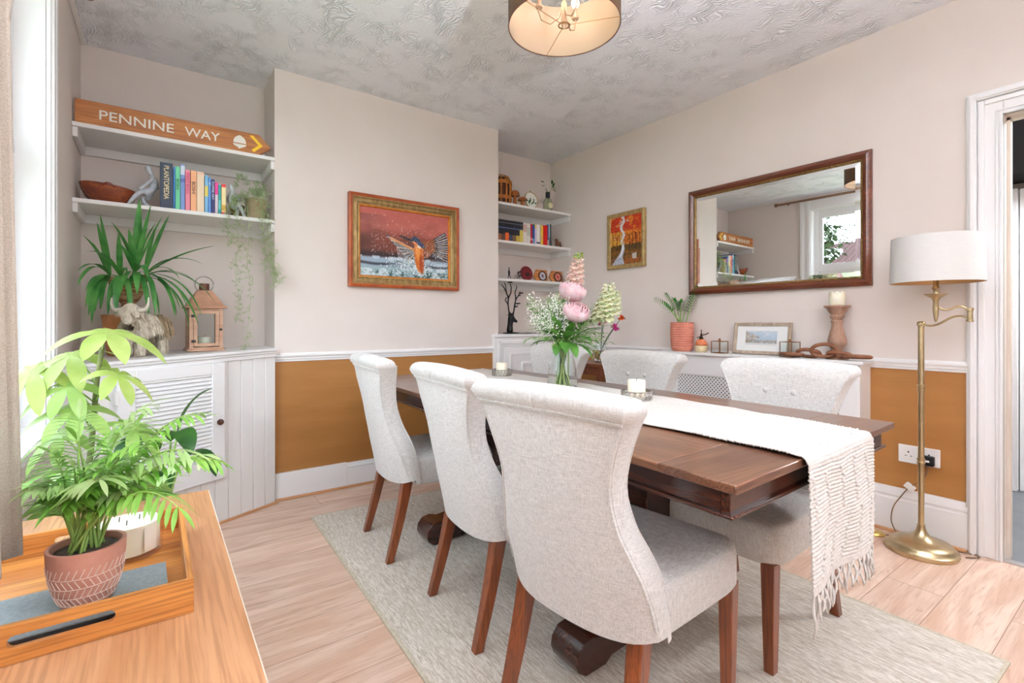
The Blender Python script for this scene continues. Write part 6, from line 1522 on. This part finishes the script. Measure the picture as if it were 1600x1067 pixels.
# deer head jewellery stand
dm = black_metal
figure('deer_head_stand', 'black deer head stand with branching antlers carrying small candle cups', (2.492, 3.46, Z4+.001), R(0), dm,
       [([(-.01, 0, .0), (-.01, 0, .045), (-.004, 0, .095), (.002, 0, .135), (.026, -.012, .118), (.052, -.026, .098)], [.044, .034, .028, .030, .022, .013]),
        ([(.002, 0, .135), (.03, .03, .15), (.050, .045, .160)], [.030, .010, .004]), ([(.002, 0, .135), (-.03, -.02, .155), (-.055, -.03, .165)], [.030, .010, .004]),
        ([(.002, 0, .135), (-.02, .0, .19), (-.03, 0, .26), (-.025, 0, .31), (-.05, 0, .36), (-.075, 0, .40), (-.10, 0, .425)], [.030, .008, .008, .008, .007, .006, .004]),
        ([(-.05, 0, .36), (-.055, 0, .41), (-.07, 0, .445)], [.007, .005, .003]), ([(-.025, 0, .31), (.0, 0, .35), (.005, 0, .40), (-.008, 0, .435)], [.008, .007, .006, .005]),
        ([(-.03, 0, .26), (-.06, 0, .285), (-.045, 0, .315)], [.008, .006, .005]),
        ([(.002, 0, .135), (.03, .0, .18), (.04, 0, .24), (.055, 0, .30), (.085, 0, .335), (.105, 0, .37)], [.030, .008, .008, .007, .006, .004]),
        ([(.055, 0, .30), (.045, 0, .36), (.065, 0, .40), (.060, 0, .425)], [.007, .006, .005, .003]), ([(.04, 0, .24), (.065, 0, .23), (.075, 0, .25)], [.008, .006, .006]), ([(.085, 0, .335), (.10, 0, .33), (.108, 0, .345)], [.006, .005, .005])], 'ornament')
st = [o for o in COL.objects if o.name.startswith('deer_head_stand')][0]
for (x, z) in ((-.008, .437), (.078, .255), (.110, .348)): G().lathe([(0, 0), (.020, .002), (.022, .012), (.019, .012), (0, .005)], n=20, loc=None) if False else G().lathe([(0, 0), (.020, .002), (.022, .012), (.019, .012), (0, .005)], c=(x, 0, z), n=20).build('candle_cup', dm, st, smooth=40)
G().lathe([(0, 0), (.07, 0), (.072, .005), (.05, .010), (0, .011)], n=30).build('base', dm, st, smooth=40)
lace = thing('lace_cloth', 'crumpled white lace doily on top of the right cupboard', 'doily', (2.68, 3.42, Z4))
rnd = random.Random(2); NN = 26
hh = {}
G().grid(lambda u, v: ((u-.5)*.30+.008*sin(v*23), (v-.5)*.20+.006*sin(u*19), .002+.010*abs(sin(u*9+v*5)*cos(v*11-u*4))+.004*abs(sin(u*31+v*27))), NN, NN).build('cloth', mat('lace_white', (226, 220, 212), (200, 192, 182), rough=.95, scale=(120, 120, 120)), lace, smooth=180)

# ============================================================ SIDE TABLE AND SMALL VASE IN THE CORNER
dkr = wood('side_table_wood', (104, 50, 26), (132, 70, 38), (66, 30, 16), axis=0, rough=.35, coat=.3)
stb = thing('side_table', 'small red-brown wooden side table behind the chairs in the corner', 'side table', (2.68, 2.58, 0))
G().box(0, .42, 0, .42, .765, .79).build('table_top', dkr, stb, bevel=.004)
G().box(.02, .40, .02, .40, .70, .765).build('apron', dkr, stb, bevel=.002)
for x in (.035, .385):
    for y in (.035, .385): G().cbox((x, y, .35), (.034, .034, .70)).build('leg', dkr, stb, bevel=.003)
fv = thing('glass_vase', 'small clear glass vase on the side table behind the chairs', 'vase', (2.845, 2.73, .7905))
G().lathe([(0, 0), (.040, 0), (.052, .008), (.060, .05), (.052, .10), (.036, .145), (.040, .168), (.038, .168), (.033, .145), (.048, .10), (.056, .05), (.048, .012), (0, .008)], n=36).build('glass_body', glass, fv, smooth=50)
O = Vector((2.845, 2.73, .80))
mag = mat('magenta_petal', (206, 36, 136), (230, 90, 170), rough=.5, scale=(60, 60, 60)); orp = mat('orange_bloom', (240, 116, 32), (232, 84, 20), rough=.5, scale=(60, 60, 60))
drk = mat('dark_stem', (44, 66, 50), rough=.5)
for (s_, f_, z, r_, m_, lb) in ((.006, -.03, .305, .040, mag, 'magenta flower in the small vase, nearest the table bouquet'), (.105, -.03, .262, .042, mag, 'magenta flower in the small vase, lower right of the pair'), (.165, .0, .335, .034, orp, 'orange flower in the small vase beside the wall')):
    t = thing('cut_flower', lb, 'flower', tuple(O)); e = RV*s_+FV*f_+Vector((0, 0, z)); g = G(); g.tube(bez((-e.x*.2, -e.y*.2, .0), (e.x*.2, e.y*.2, z*.6), e, 8), .0025, 5); g.build('stem', drk, t)
    g = G(); rnd = random.Random(int(z*1000))
    for k in range(26): v = Vector((rnd.uniform(-1, 1), rnd.uniform(-1, 1), rnd.uniform(-.5, 1))).normalized(); g.leaf(tuple(e), tuple(v), r_, r_*.7, .2, .4, n=3)
    g.build('petals', m_, t, smooth=180)
t = thing('dark_bud_stem', 'dark closed bud stem rising from the small vase', 'foliage', tuple(O)); e = RV*.065+Vector((0, 0, .42)); g = G(); g.tube(bez((0, 0, 0), (0, 0, .3), e, 8), .0028, 5); g.sphere(tuple(e), .014, 8, sq=(.8, .8, 1.6)); g.build('stem', drk, t, smooth=180)
g = G()
for k in range(5): g.leaf(tuple(Vector((0, 0, .13+.03*k))), (cos(k*2.2), sin(k*2.2), .5), .06, .018, .6, n=4)
g.build('leaves', leaf_dk, t, smooth=180)
# ============================================================ CONSOLE BY THE WINDOW
CT = .65
cwood = wood('console_walnut', (198, 148, 108), (176, 124, 84), (146, 98, 62), axis=1, rough=.38, coat=.15, bump=.08)
con = thing('console_table', 'low warm walnut console table under the side window, nearest the camera', 'console table', (-.34, -.50, 0))
L_ = 1.555+.50; W_ = .112+.34
G().box(0, W_, 0, L_, CT-.030, CT).build('table_top', cwood, con, bevel=.002)
G().box(W_-.003, W_+.0008, 0, L_, CT-.029, CT-.0005).build('edge_band', mat('pale_edge', (222, 206, 186), rough=.4), con)
G().box(.02, W_-.03, .02, L_-.03, CT-.14, CT-.030).build('drawer_case', cwood, con, bevel=.002)
for x in (.045, W_-.06):
    for y in (.06, L_-.07): G().lathe([(0, 0), (.014, 0), (.024, CT-.14), (0, CT-.14)], c=(x, y, 0), n=16).build('leg', cwood, con, smooth=40)

# ============================================================ TRAY
TX0, TX1, TY0, TY1, TT = -.300, .046, .908, 1.286, .702
acac = wood('acacia', (206, 140, 70), (178, 108, 48), (130, 74, 32), axis=0, rough=.4, bump=.1, k=1.4)
acac_y = wood('acacia_side', (206, 140, 70), (178, 108, 48), (130, 74, 32), axis=1, rough=.4, bump=.1, k=1.4)
tray = thing('serving_tray', 'rectangular acacia wood tray with a slot handle on the console', 'tray', (TX0, TY0, CT+.0008))
tw_, th_ = TX1-TX0, TY1-TY0; zb = .008; zt = TT-CT-.001
G().box(.008, tw_-.008, .008, th_-.008, 0, zb).build('tray_base', acac, tray)
def slotside(g, y0, y1):
    # side with a rounded slot cut out, as a ring of quads between outer rectangle and slot
    cx, cz, hw, hh = tw_*.565, zt*.56, .056, .0085; n = 10
    slot = []
    for k in range(n+1): a = -pi/2+pi*k/n; slot.append((cx+hw-hh+hh*cos(a), cz+hh*sin(a)))
    for k in range(n+1): a = pi/2+pi*k/n; slot.append((cx-hw+hh+hh*cos(a), cz+hh*sin(a)))
    out = []
    for (x, z) in slot:
        if x > cx+hw-hh*1.01: out.append((tw_, lerp(0, zt, (z-cz+hh)/(2*hh))))
        else: out.append((0, lerp(0, zt, (z-cz+hh)/(2*hh))))
    m = len(slot); vs = [(x, y, z) for y in (y0, y1) for (x, z) in slot]+[(x, y, z) for y in (y0, y1) for (x, z) in out]
    fs = []
    for i in range(m):
        j = (i+1) % m
        fs += [(2*m+i, 2*m+j, j, i), (m+i, m+j, 3*m+j, 3*m+i), (i, j, m+j, m+i), (3*m+i, 3*m+j, 2*m+j, 2*m+i)]
    g.add(vs, fs)
for y0, y1 in ((0, .009), (th_-.009, th_)):
    g = G(); slotside(g, y0, y1); g.build('tray_side', acac, tray, smooth=0)
for x0, x1 in ((0, .009), (tw_-.009, tw_)): G().box(x0, x1, .009, th_-.009, 0, zt).build('tray_side', acac_y, tray, bevel=.001)
TF = CT+.0008+zb

# grey notebook under the pot
nbm = mat('grey_cloth_cover', (112, 120, 122), (128, 134, 136), rough=.6, scale=(200, 200, 200))
nb2 = thing('notebook', 'slim grey hardback notebook lying in the tray under the plant pot', 'notebook', (-.247, .930, TF+.0004), R(1))
G().box(0, .262, 0, .145, 0, .0022).box(0, .262, 0, .145, .0098, .012).box(.2595, .262, 0, .145, .0022, .0098).build('cover', nbm, nb2, bevel=.0006)
G().box(.002, .257, .003, .142, .0022, .0098).build('pages', mat('dark_page_edge', (40, 42, 46), (90, 90, 92), rough=.8, scale=(10, 10, 900)), nb2, smooth=0)

# patterned pink pot with palm
PZ = TF+.0132
px_, py_ = -.088, 1.000
pinkc = mat('dusty_pink_clay', (196, 142, 124), (186, 130, 112), rough=.8, scale=(30, 30, 30)); pinkr = mat('rim_clay', (178, 132, 116), rough=.7)
pot = thing('plant_pot', 'dusty pink clay pot with a white herringbone pattern, in the tray', 'plant pot', (px_, py_, PZ)); pot.scale = (.82, .82, .80)
def prad(z): return interp(z, [0, .02, .05, .085, .110], [.038, .046, .054, .058, .059])
prof = [(0, 0), (.036, 0)]+[(prad(z), z) for z in [.004+.0106*k for k in range(11)]]+[(.053, .110), (.052, .094), (0, .094)]
G().lathe(prof, n=64).build('pot', pinkc, pot, smooth=50)
pat = mat('white_slip', (232, 212, 200), rough=.8)
g = G()
for z0, z1, sl in ((.066, .082, 1), (.047, .062, -1), (.028, .043, 1), (.012, .025, -1)):
    n = 34
    for i in range(n):
        a = 2*pi*i/n; da = .13*sl; P = [((prad(lerp(z0, z1, t))+.0004)*cos(a+da*t), (prad(lerp(z0, z1, t))+.0004)*sin(a+da*t), lerp(z0, z1, t)) for t in (0, .33, .66, 1)]
        g.tube(P, .0008, 4)
for z in (.0645, .0455, .0265, .0105): g.tube([((prad(z)+.0003)*cos(a), (prad(z)+.0003)*sin(a), z) for a in [2*pi*i/64 for i in range(64)]], .0007, 4, closed=True)
g.build('herringbone_pattern', pat, pot)
palm_l = mat('palm_leaf', (112, 172, 62), (158, 206, 100), rough=.4, scale=(12, 12, 12), thin=.35)
palm_lt = mat('palm_leaf_pale', (172, 210, 128), (204, 228, 168), rough=.4, scale=(12, 12, 12), thin=.45)
palm_s = mat('palm_stem', (140, 178, 86), (168, 198, 112), rough=.5, scale=(12, 12, 12))
pm = thing('parlour_palm', 'bright green parlour palm growing in the dusty pink patterned pot', 'houseplant', (px_, py_, PZ+.0945*.8))
G().lathe([(0, .0), (.0420, .0), (.040, .004), (0, .006)], n=24).build('soil', soil, pm)
rnd = random.Random(17)
O = Vector((px_, py_, PZ+.0757))
def frond(base, tip, arch, nl, ll, lw, m_, flat=1.):
    base, tip = Vector(base), Vector(tip); mid = base.lerp(tip, .5)+Vector((0, 0, arch)); P = bez(base, mid, tip, 18)
    g = G(); g.tube(P, [.0022-.0014*i/18 for i in range(19)], 6); st = g.build('frond_stem', palm_s, pm, smooth=180); g = G()
    for k in range(nl):
        i = int(lerp(7, 18, k/(nl-1))); d = (P[i]-P[i-1]).normalized(); s_ = d.cross(Vector((0, 0, 1)))
        s_ = s_.normalized() if s_.length > .1 else Vector((1, 0, 0)); s_ = (s_+Vector((rnd.uniform(-.3, .3), rnd.uniform(-.3, .3), 0))).normalized()
        for sg_ in (-1, 1): g.leaf(tuple(P[i]), tuple(d*.75+s_*sg_+Vector((0, 0, .15))), ll*(1-.35*abs(k/(nl-1)-.35)), lw, .7, .15, n=5)
    g.leaf(tuple(P[-1]), tuple(P[-1]-P[-2]), ll*.8, lw, .4, n=5); g.build('leaflets', m_, st, smooth=180)
def A(r_, f_, z): return RV*r_+FV*f_+Vector((0, 0, z))
B = lambda: (rnd.uniform(-.022, .022), rnd.uniform(-.018, .018), 0)
for k in range(17):
    a = k*2.4; r_ = rnd.uniform(.03, .08); frond(B(), tuple(A(cos(a)*r_*.8+.012, sin(a)*r_, 0)+Vector((0, 0, 0)))[:2]+( rnd.uniform(.075, .15),), .05, 12, rnd.uniform(.045, .062), .0068, palm_l if k % 3 else palm_lt)
for (r_, f_, z, ar, ll) in ((.10, -.02, .175, .07, .07), (.135, .02, .150, .09, .07), (.06, .03, .215, .08, .07), (-.03, .02, .20, .07, .06), (-.055, .0, .15, .06, .05), (.02, -.04, .18, .06, .07), (.16, -.03, .08, .10, .065), (.12, .06, .20, .09, .065), (-.04, -.04, .11, .06, .05), (.07, -.06, .13, .07, .065), (.17, .04, .13, .1, .06)):
    frond(B(), A(r_, f_, z), ar, 14, ll*.86, .0072, palm_l if rnd.random() < .6 else palm_lt)

# candle jar
jar = thing('candle_jar', 'wide glass candle jar of cream wax with a small label, in the tray', 'candle', (-.045, 1.188, TF+.0004))
JR, JH = .054, .092
G().lathe([(0, .0005), (JR-.006, .0005), (JR, .006), (JR, JH), (JR-.0015, JH+.0005), (JR-.0015, JH-.002)], n=56, closed=False).build('glass_jar', pane_glass, jar, smooth=50)
G().lathe([(0, .0085), (JR-.0045, .010), (JR-.0045, .062), (0, .060)], n=48).build('wax', wax, jar, smooth=50)
for k in range(3): a = 2.1*k+.4; G().tube([(.018*cos(a), .018*sin(a), .060), (.018*cos(a)+.001, .018*sin(a), .070)], .0009, 5).build('wick', black_metal, jar)
g = G(); g.grid(lambda u, v: ((JR+.0003)*cos(R(-62)+u*.42), (JR+.0003)*sin(R(-62)+u*.42), .014+.044*v), 8, 2); g.build('label', mat('paper_label', (232, 222, 206), rough=.7), jar)

# ============================================================ TALL PLANTS BEHIND THE CONSOLE
wp = mat('white_planter', (214, 208, 200), rough=.5)
def planter(label, x, y, r_, h_): 
    t = thing('plant_pot', label, 'plant pot', (x, y, 0)); G().lathe([(0, 0), (r_*.72, 0), (r_*.75, .01), (r_, h_), (r_-.01, h_), (r_-.014, h_-.03), (0, h_-.032)], n=40).build('pot', wp, t, smooth=40); return t
planter('white floor planter behind the console holding the umbrella plant', -.165, 1.80, .14, .34)
planter('white floor planter behind the console, holding the broad dark-leaved plant', .03, 2.06, .12, .34)
um = thing('umbrella_plant', 'tall umbrella plant with large lime green leaves behind the console', 'houseplant', (-.165, 1.80, .3085))
G().lathe([(0, .0), (.12, .0), (.10, .008), (0, .010)], n=24).build('soil', soil, um)
lime = mat('lime_leaf', (160, 184, 92), (188, 204, 120), rough=.35, scale=(10, 10, 10), thin=.35); limed = mat('fresh_lime_leaf', (138, 176, 86), (168, 196, 112), rough=.35, scale=(10, 10, 10), thin=.35)
O = Vector((-.165, 1.80, .3085)); rnd = random.Random(8)
woody = mat('green_wood_stem', (110, 120, 76), (140, 146, 96), rough=.6, scale=(20, 20, 60))
Pst = smoothp([O, O+RV*.0+Vector((0, 0, .25)), O+RV*.02+Vector((0, 0, .45)), O+RV*.035+Vector((0, 0, .62)), O+RV*.05+Vector((0, 0, .72))], 6)
g = G(); g.tube([p-O for p in Pst], [.009-.004*i/len(Pst) for i in range(len(Pst))], 8); g.build('stem', woody, um, smooth=180)
def whorl(c, tilt, n_, L_, w, m_, dr=.6):
    """a hand of leaflets at the end of a leaf stalk"""
    c = Vector(c); g = G(); i0 = min(range(len(Pst)), key=lambda i: (Pst[i]-c-Vector((0, 0, -.08))).length); s0 = Pst[i0]
    g.tube([p-O for p in bez(s0, s0.lerp(c, .5)+Vector((0, 0, .03)), c, 8)], .0022, 6); st = g.build('leaf_stalk', palm_s, um, smooth=180)
    q = Vector(tilt).normalized().to_track_quat('Z', 'Y'); g = G()
    for k in range(n_):
        a = 2*pi*k/n_+.3; d = q@Vector((cos(a), sin(a), .12)); g.leaf(tuple(c-O), tuple(d), L_*rnd.uniform(.8, 1.1), w, dr, .15, n=8, up=tuple(q@Vector((0, 0, 1))), shape=1.05)
    g.build('leaflets', m_, st, smooth=180)
top = Pst[-1]
whorl(top+Vector((0, 0, .045))+RV*.02, (.1, -.3, 1), 7, .155, .048, lime, .7)
whorl(top+RV*-.09+Vector((0, 0, -.02)), (-.3, -.4, 1), 7, .14, .042, lime, .8)
whorl(top+RV*.07+FV*-.03+Vector((0, 0, -.07)), (.5, -.5, 1), 6, .11, .034, lime, .8)
whorl(top+RV*-.05+FV*-.05+Vector((0, 0, -.10)), (-.2, -.6, .9), 6, .12, .036, limed, .9)
whorl(top+RV*-.15+FV*-.05+Vector((0, 0, -.06)), (-.4, -.5, .8), 7, .14, .042, lime, .9)
whorl(top+RV*-.02+FV*-.06+Vector((0, 0, -.16)), (0, -.5, .9), 7, .12, .036, limed, .8)
whorl(top+RV*.09+Vector((0, 0, -.22)), (.4, -.4, .9), 7, .12, .034, limed, .8)
whorl(top+RV*-.12+Vector((0, 0, -.24)), (-.4, -.3, .9), 7, .12, .034, limed, .8)
whorl(top+RV*.02+FV*-.08+Vector((0, 0, -.34)), (.2, -.6, .8), 7, .12, .034, limed, .8)
whorl(top+RV*-.10+FV*-.04+Vector((0, 0, -.42)), (-.2, -.6, .8), 7, .13, .036, limed, .9)
whorl(top+RV*.14+FV*-.02+Vector((0, 0, -.36)), (.5, -.4, .7), 7, .12, .034, limed, .9)
# loose arching fronds of a second palm behind (pale, feathery)
fp = thing('kentia_palm', 'pale feathery palm arching behind the parlour palm', 'houseplant', (-.165, 1.80, .3185))
pm_keep = pm; pm = fp
O2 = Vector((-.165, 1.80, .3185))
for (r_, f_, z, ar, ll) in ((.20, -.10, .36, .22, .10), (.30, -.06, .30, .22, .10), (.12, -.14, .42, .2, .10), (.02, -.12, .40, .2, .10), (-.08, -.10, .36, .2, .09), (.25, -.14, .22, .2, .10), (.34, -.02, .42, .2, .09), (.16, -.02, .50, .15, .10), (-.02, -.16, .26, .2, .10)):
    frond((rnd.uniform(-.03, .03)+.04, rnd.uniform(-.03, .03), .005), A(r_, f_, z), ar, 12, ll, .014, palm_lt if rnd.random() < .6 else palm_l)
pm = pm_keep
bd = thing('broad_leaf_plant', 'houseplant with broad dark green drooping leaves beside the louvred cupboard', 'houseplant', (.03, 2.06, .3085))
G().lathe([(0, .0), (.10, .0), (.08, .006), (0, .008)], n=24).build('soil', soil, bd)
for (r_, f_, z, L1, w, dr) in ((-.05, -.03, .28, .20, .075, 1.6), (.0, -.05, .30, .22, .085, 1.8), (.05, -.03, .33, .20, .075, 1.8), (-.10, 0, .26, .20, .07, 1.4), (.08, .0, .26, .18, .07, 1.9), (.02, .03, .34, .20, .075, 1.2), (-.14, .02, .31, .20, .07, 1.0), (.04, -.06, .22, .18, .07, 1.9)):
    z += .06; g = G(); e = A(r_*.6, f_, z); g.tube(bez((rnd.uniform(-.02, .02), 0, 0), (0, 0, z*.7), e, 8), .0035, 6); st_ = g.build('leaf_stalk', palm_s, bd, smooth=180)
    g = G(); g.leaf(tuple(e), tuple(A(r_*4, f_*3-.05, .5)), L1, w, dr, .2, n=12, shape=.95); g.build('leaf', leaf_dk if r_ > -.1 else leaf_m, st_, smooth=180)

# ============================================================ CURTAIN, POLE
curt_m = mat('oatmeal_curtain', (200, 188, 174), (180, 166, 150), rough=.95, scale=(500, 500, 500), bump=.5, bscale=(420, 420, 420), dist=.001)
cur = thing('curtain', 'full length oatmeal woven curtain hanging at the left edge beside the window', 'curtain', (-.212, .84, .735))
def cpt(u, v):
    z = v*1.875; y = lerp(-.30, .285, u)
    amp = .030*(1-.25*v); sh = -.030*v
    x = amp*sin(u*2*pi*6.6+1.0+.25*sin(v*3))+.006*sin(u*2*pi*15+1+v)+sh*.6
    y += .014*cos(u*2*pi*6.6+1.0)
    return (x+.008, y+ -.035*v*u, z+.004*sin(u*20))
o = G().grid(cpt, 160, 40).build('cloth', curt_m, cur, smooth=180); sm = o.modifiers.new('t', 'SOLIDIFY'); sm.thickness = .003
pol = thing('curtain_pole', 'brown wooden curtain pole with ring finials above the side window', 'curtain pole', (-.255, 2.96, 2.615))
polm = wood('pole_wood', (128, 92, 66), (150, 112, 82), axis=1, rough=.5)
G().tube([(0, 0, 0), (0, -3.3, 0)], .014, 16).build('pole', polm, pol, smooth=40)
G().lathe([(0, 0), (.020, .002), (.024, .015), (.020, .030), (.010, .036), (0, .040)], n=20, M=Rt(-pi/2, 'X')).build('finial', polm, pol, smooth=60)
for y in (-.10, -3.1): G().tube([(-.093, y, 0), (-.02, y, 0)], .008, 8).build('bracket', polm, pol)
# ============================================================ FILL UPLIGHTER added unseen behind the camera (washes the ceiling)
upl = thing('fill_uplighter', 'white uplighter added unseen behind the camera as fill light for the ceiling', 'floor lamp', (.60, -.55, 0))
G().lathe([(0, 0), (.13, 0), (.13, .02), (.016, .03), (.012, 1.32), (0, 1.32)], n=28).build('stand', white_gloss, upl, smooth=40)
G().lathe([(0, 1.30), (.05, 1.31), (.17, 1.42), (.168, 1.42), (.048, 1.32), (0, 1.315)], n=36).build('bowl', white_gloss, upl, smooth=40)
G().lathe([(0, 1.34), (.03, 1.345), (.03, 1.365), (0, 1.37)], n=20).build('bulb', mat('fill_uplighter_bulb', (255, 255, 255), emis=(255, 248, 238), estr=20), upl)
l = bpy.data.lights.new('fill_uplighter_light', 'SPOT'); l.energy = 560; l.color = (.87, .93, 1); l.spot_size = R(136); l.spot_blend = .8; l.shadow_soft_size = .06
o = bpy.data.objects.new('fill_uplighter_light', l); o.location = (.60, -.55, 1.45); o.rotation_euler = (R(171), 0, 0); COL.objects.link(o)
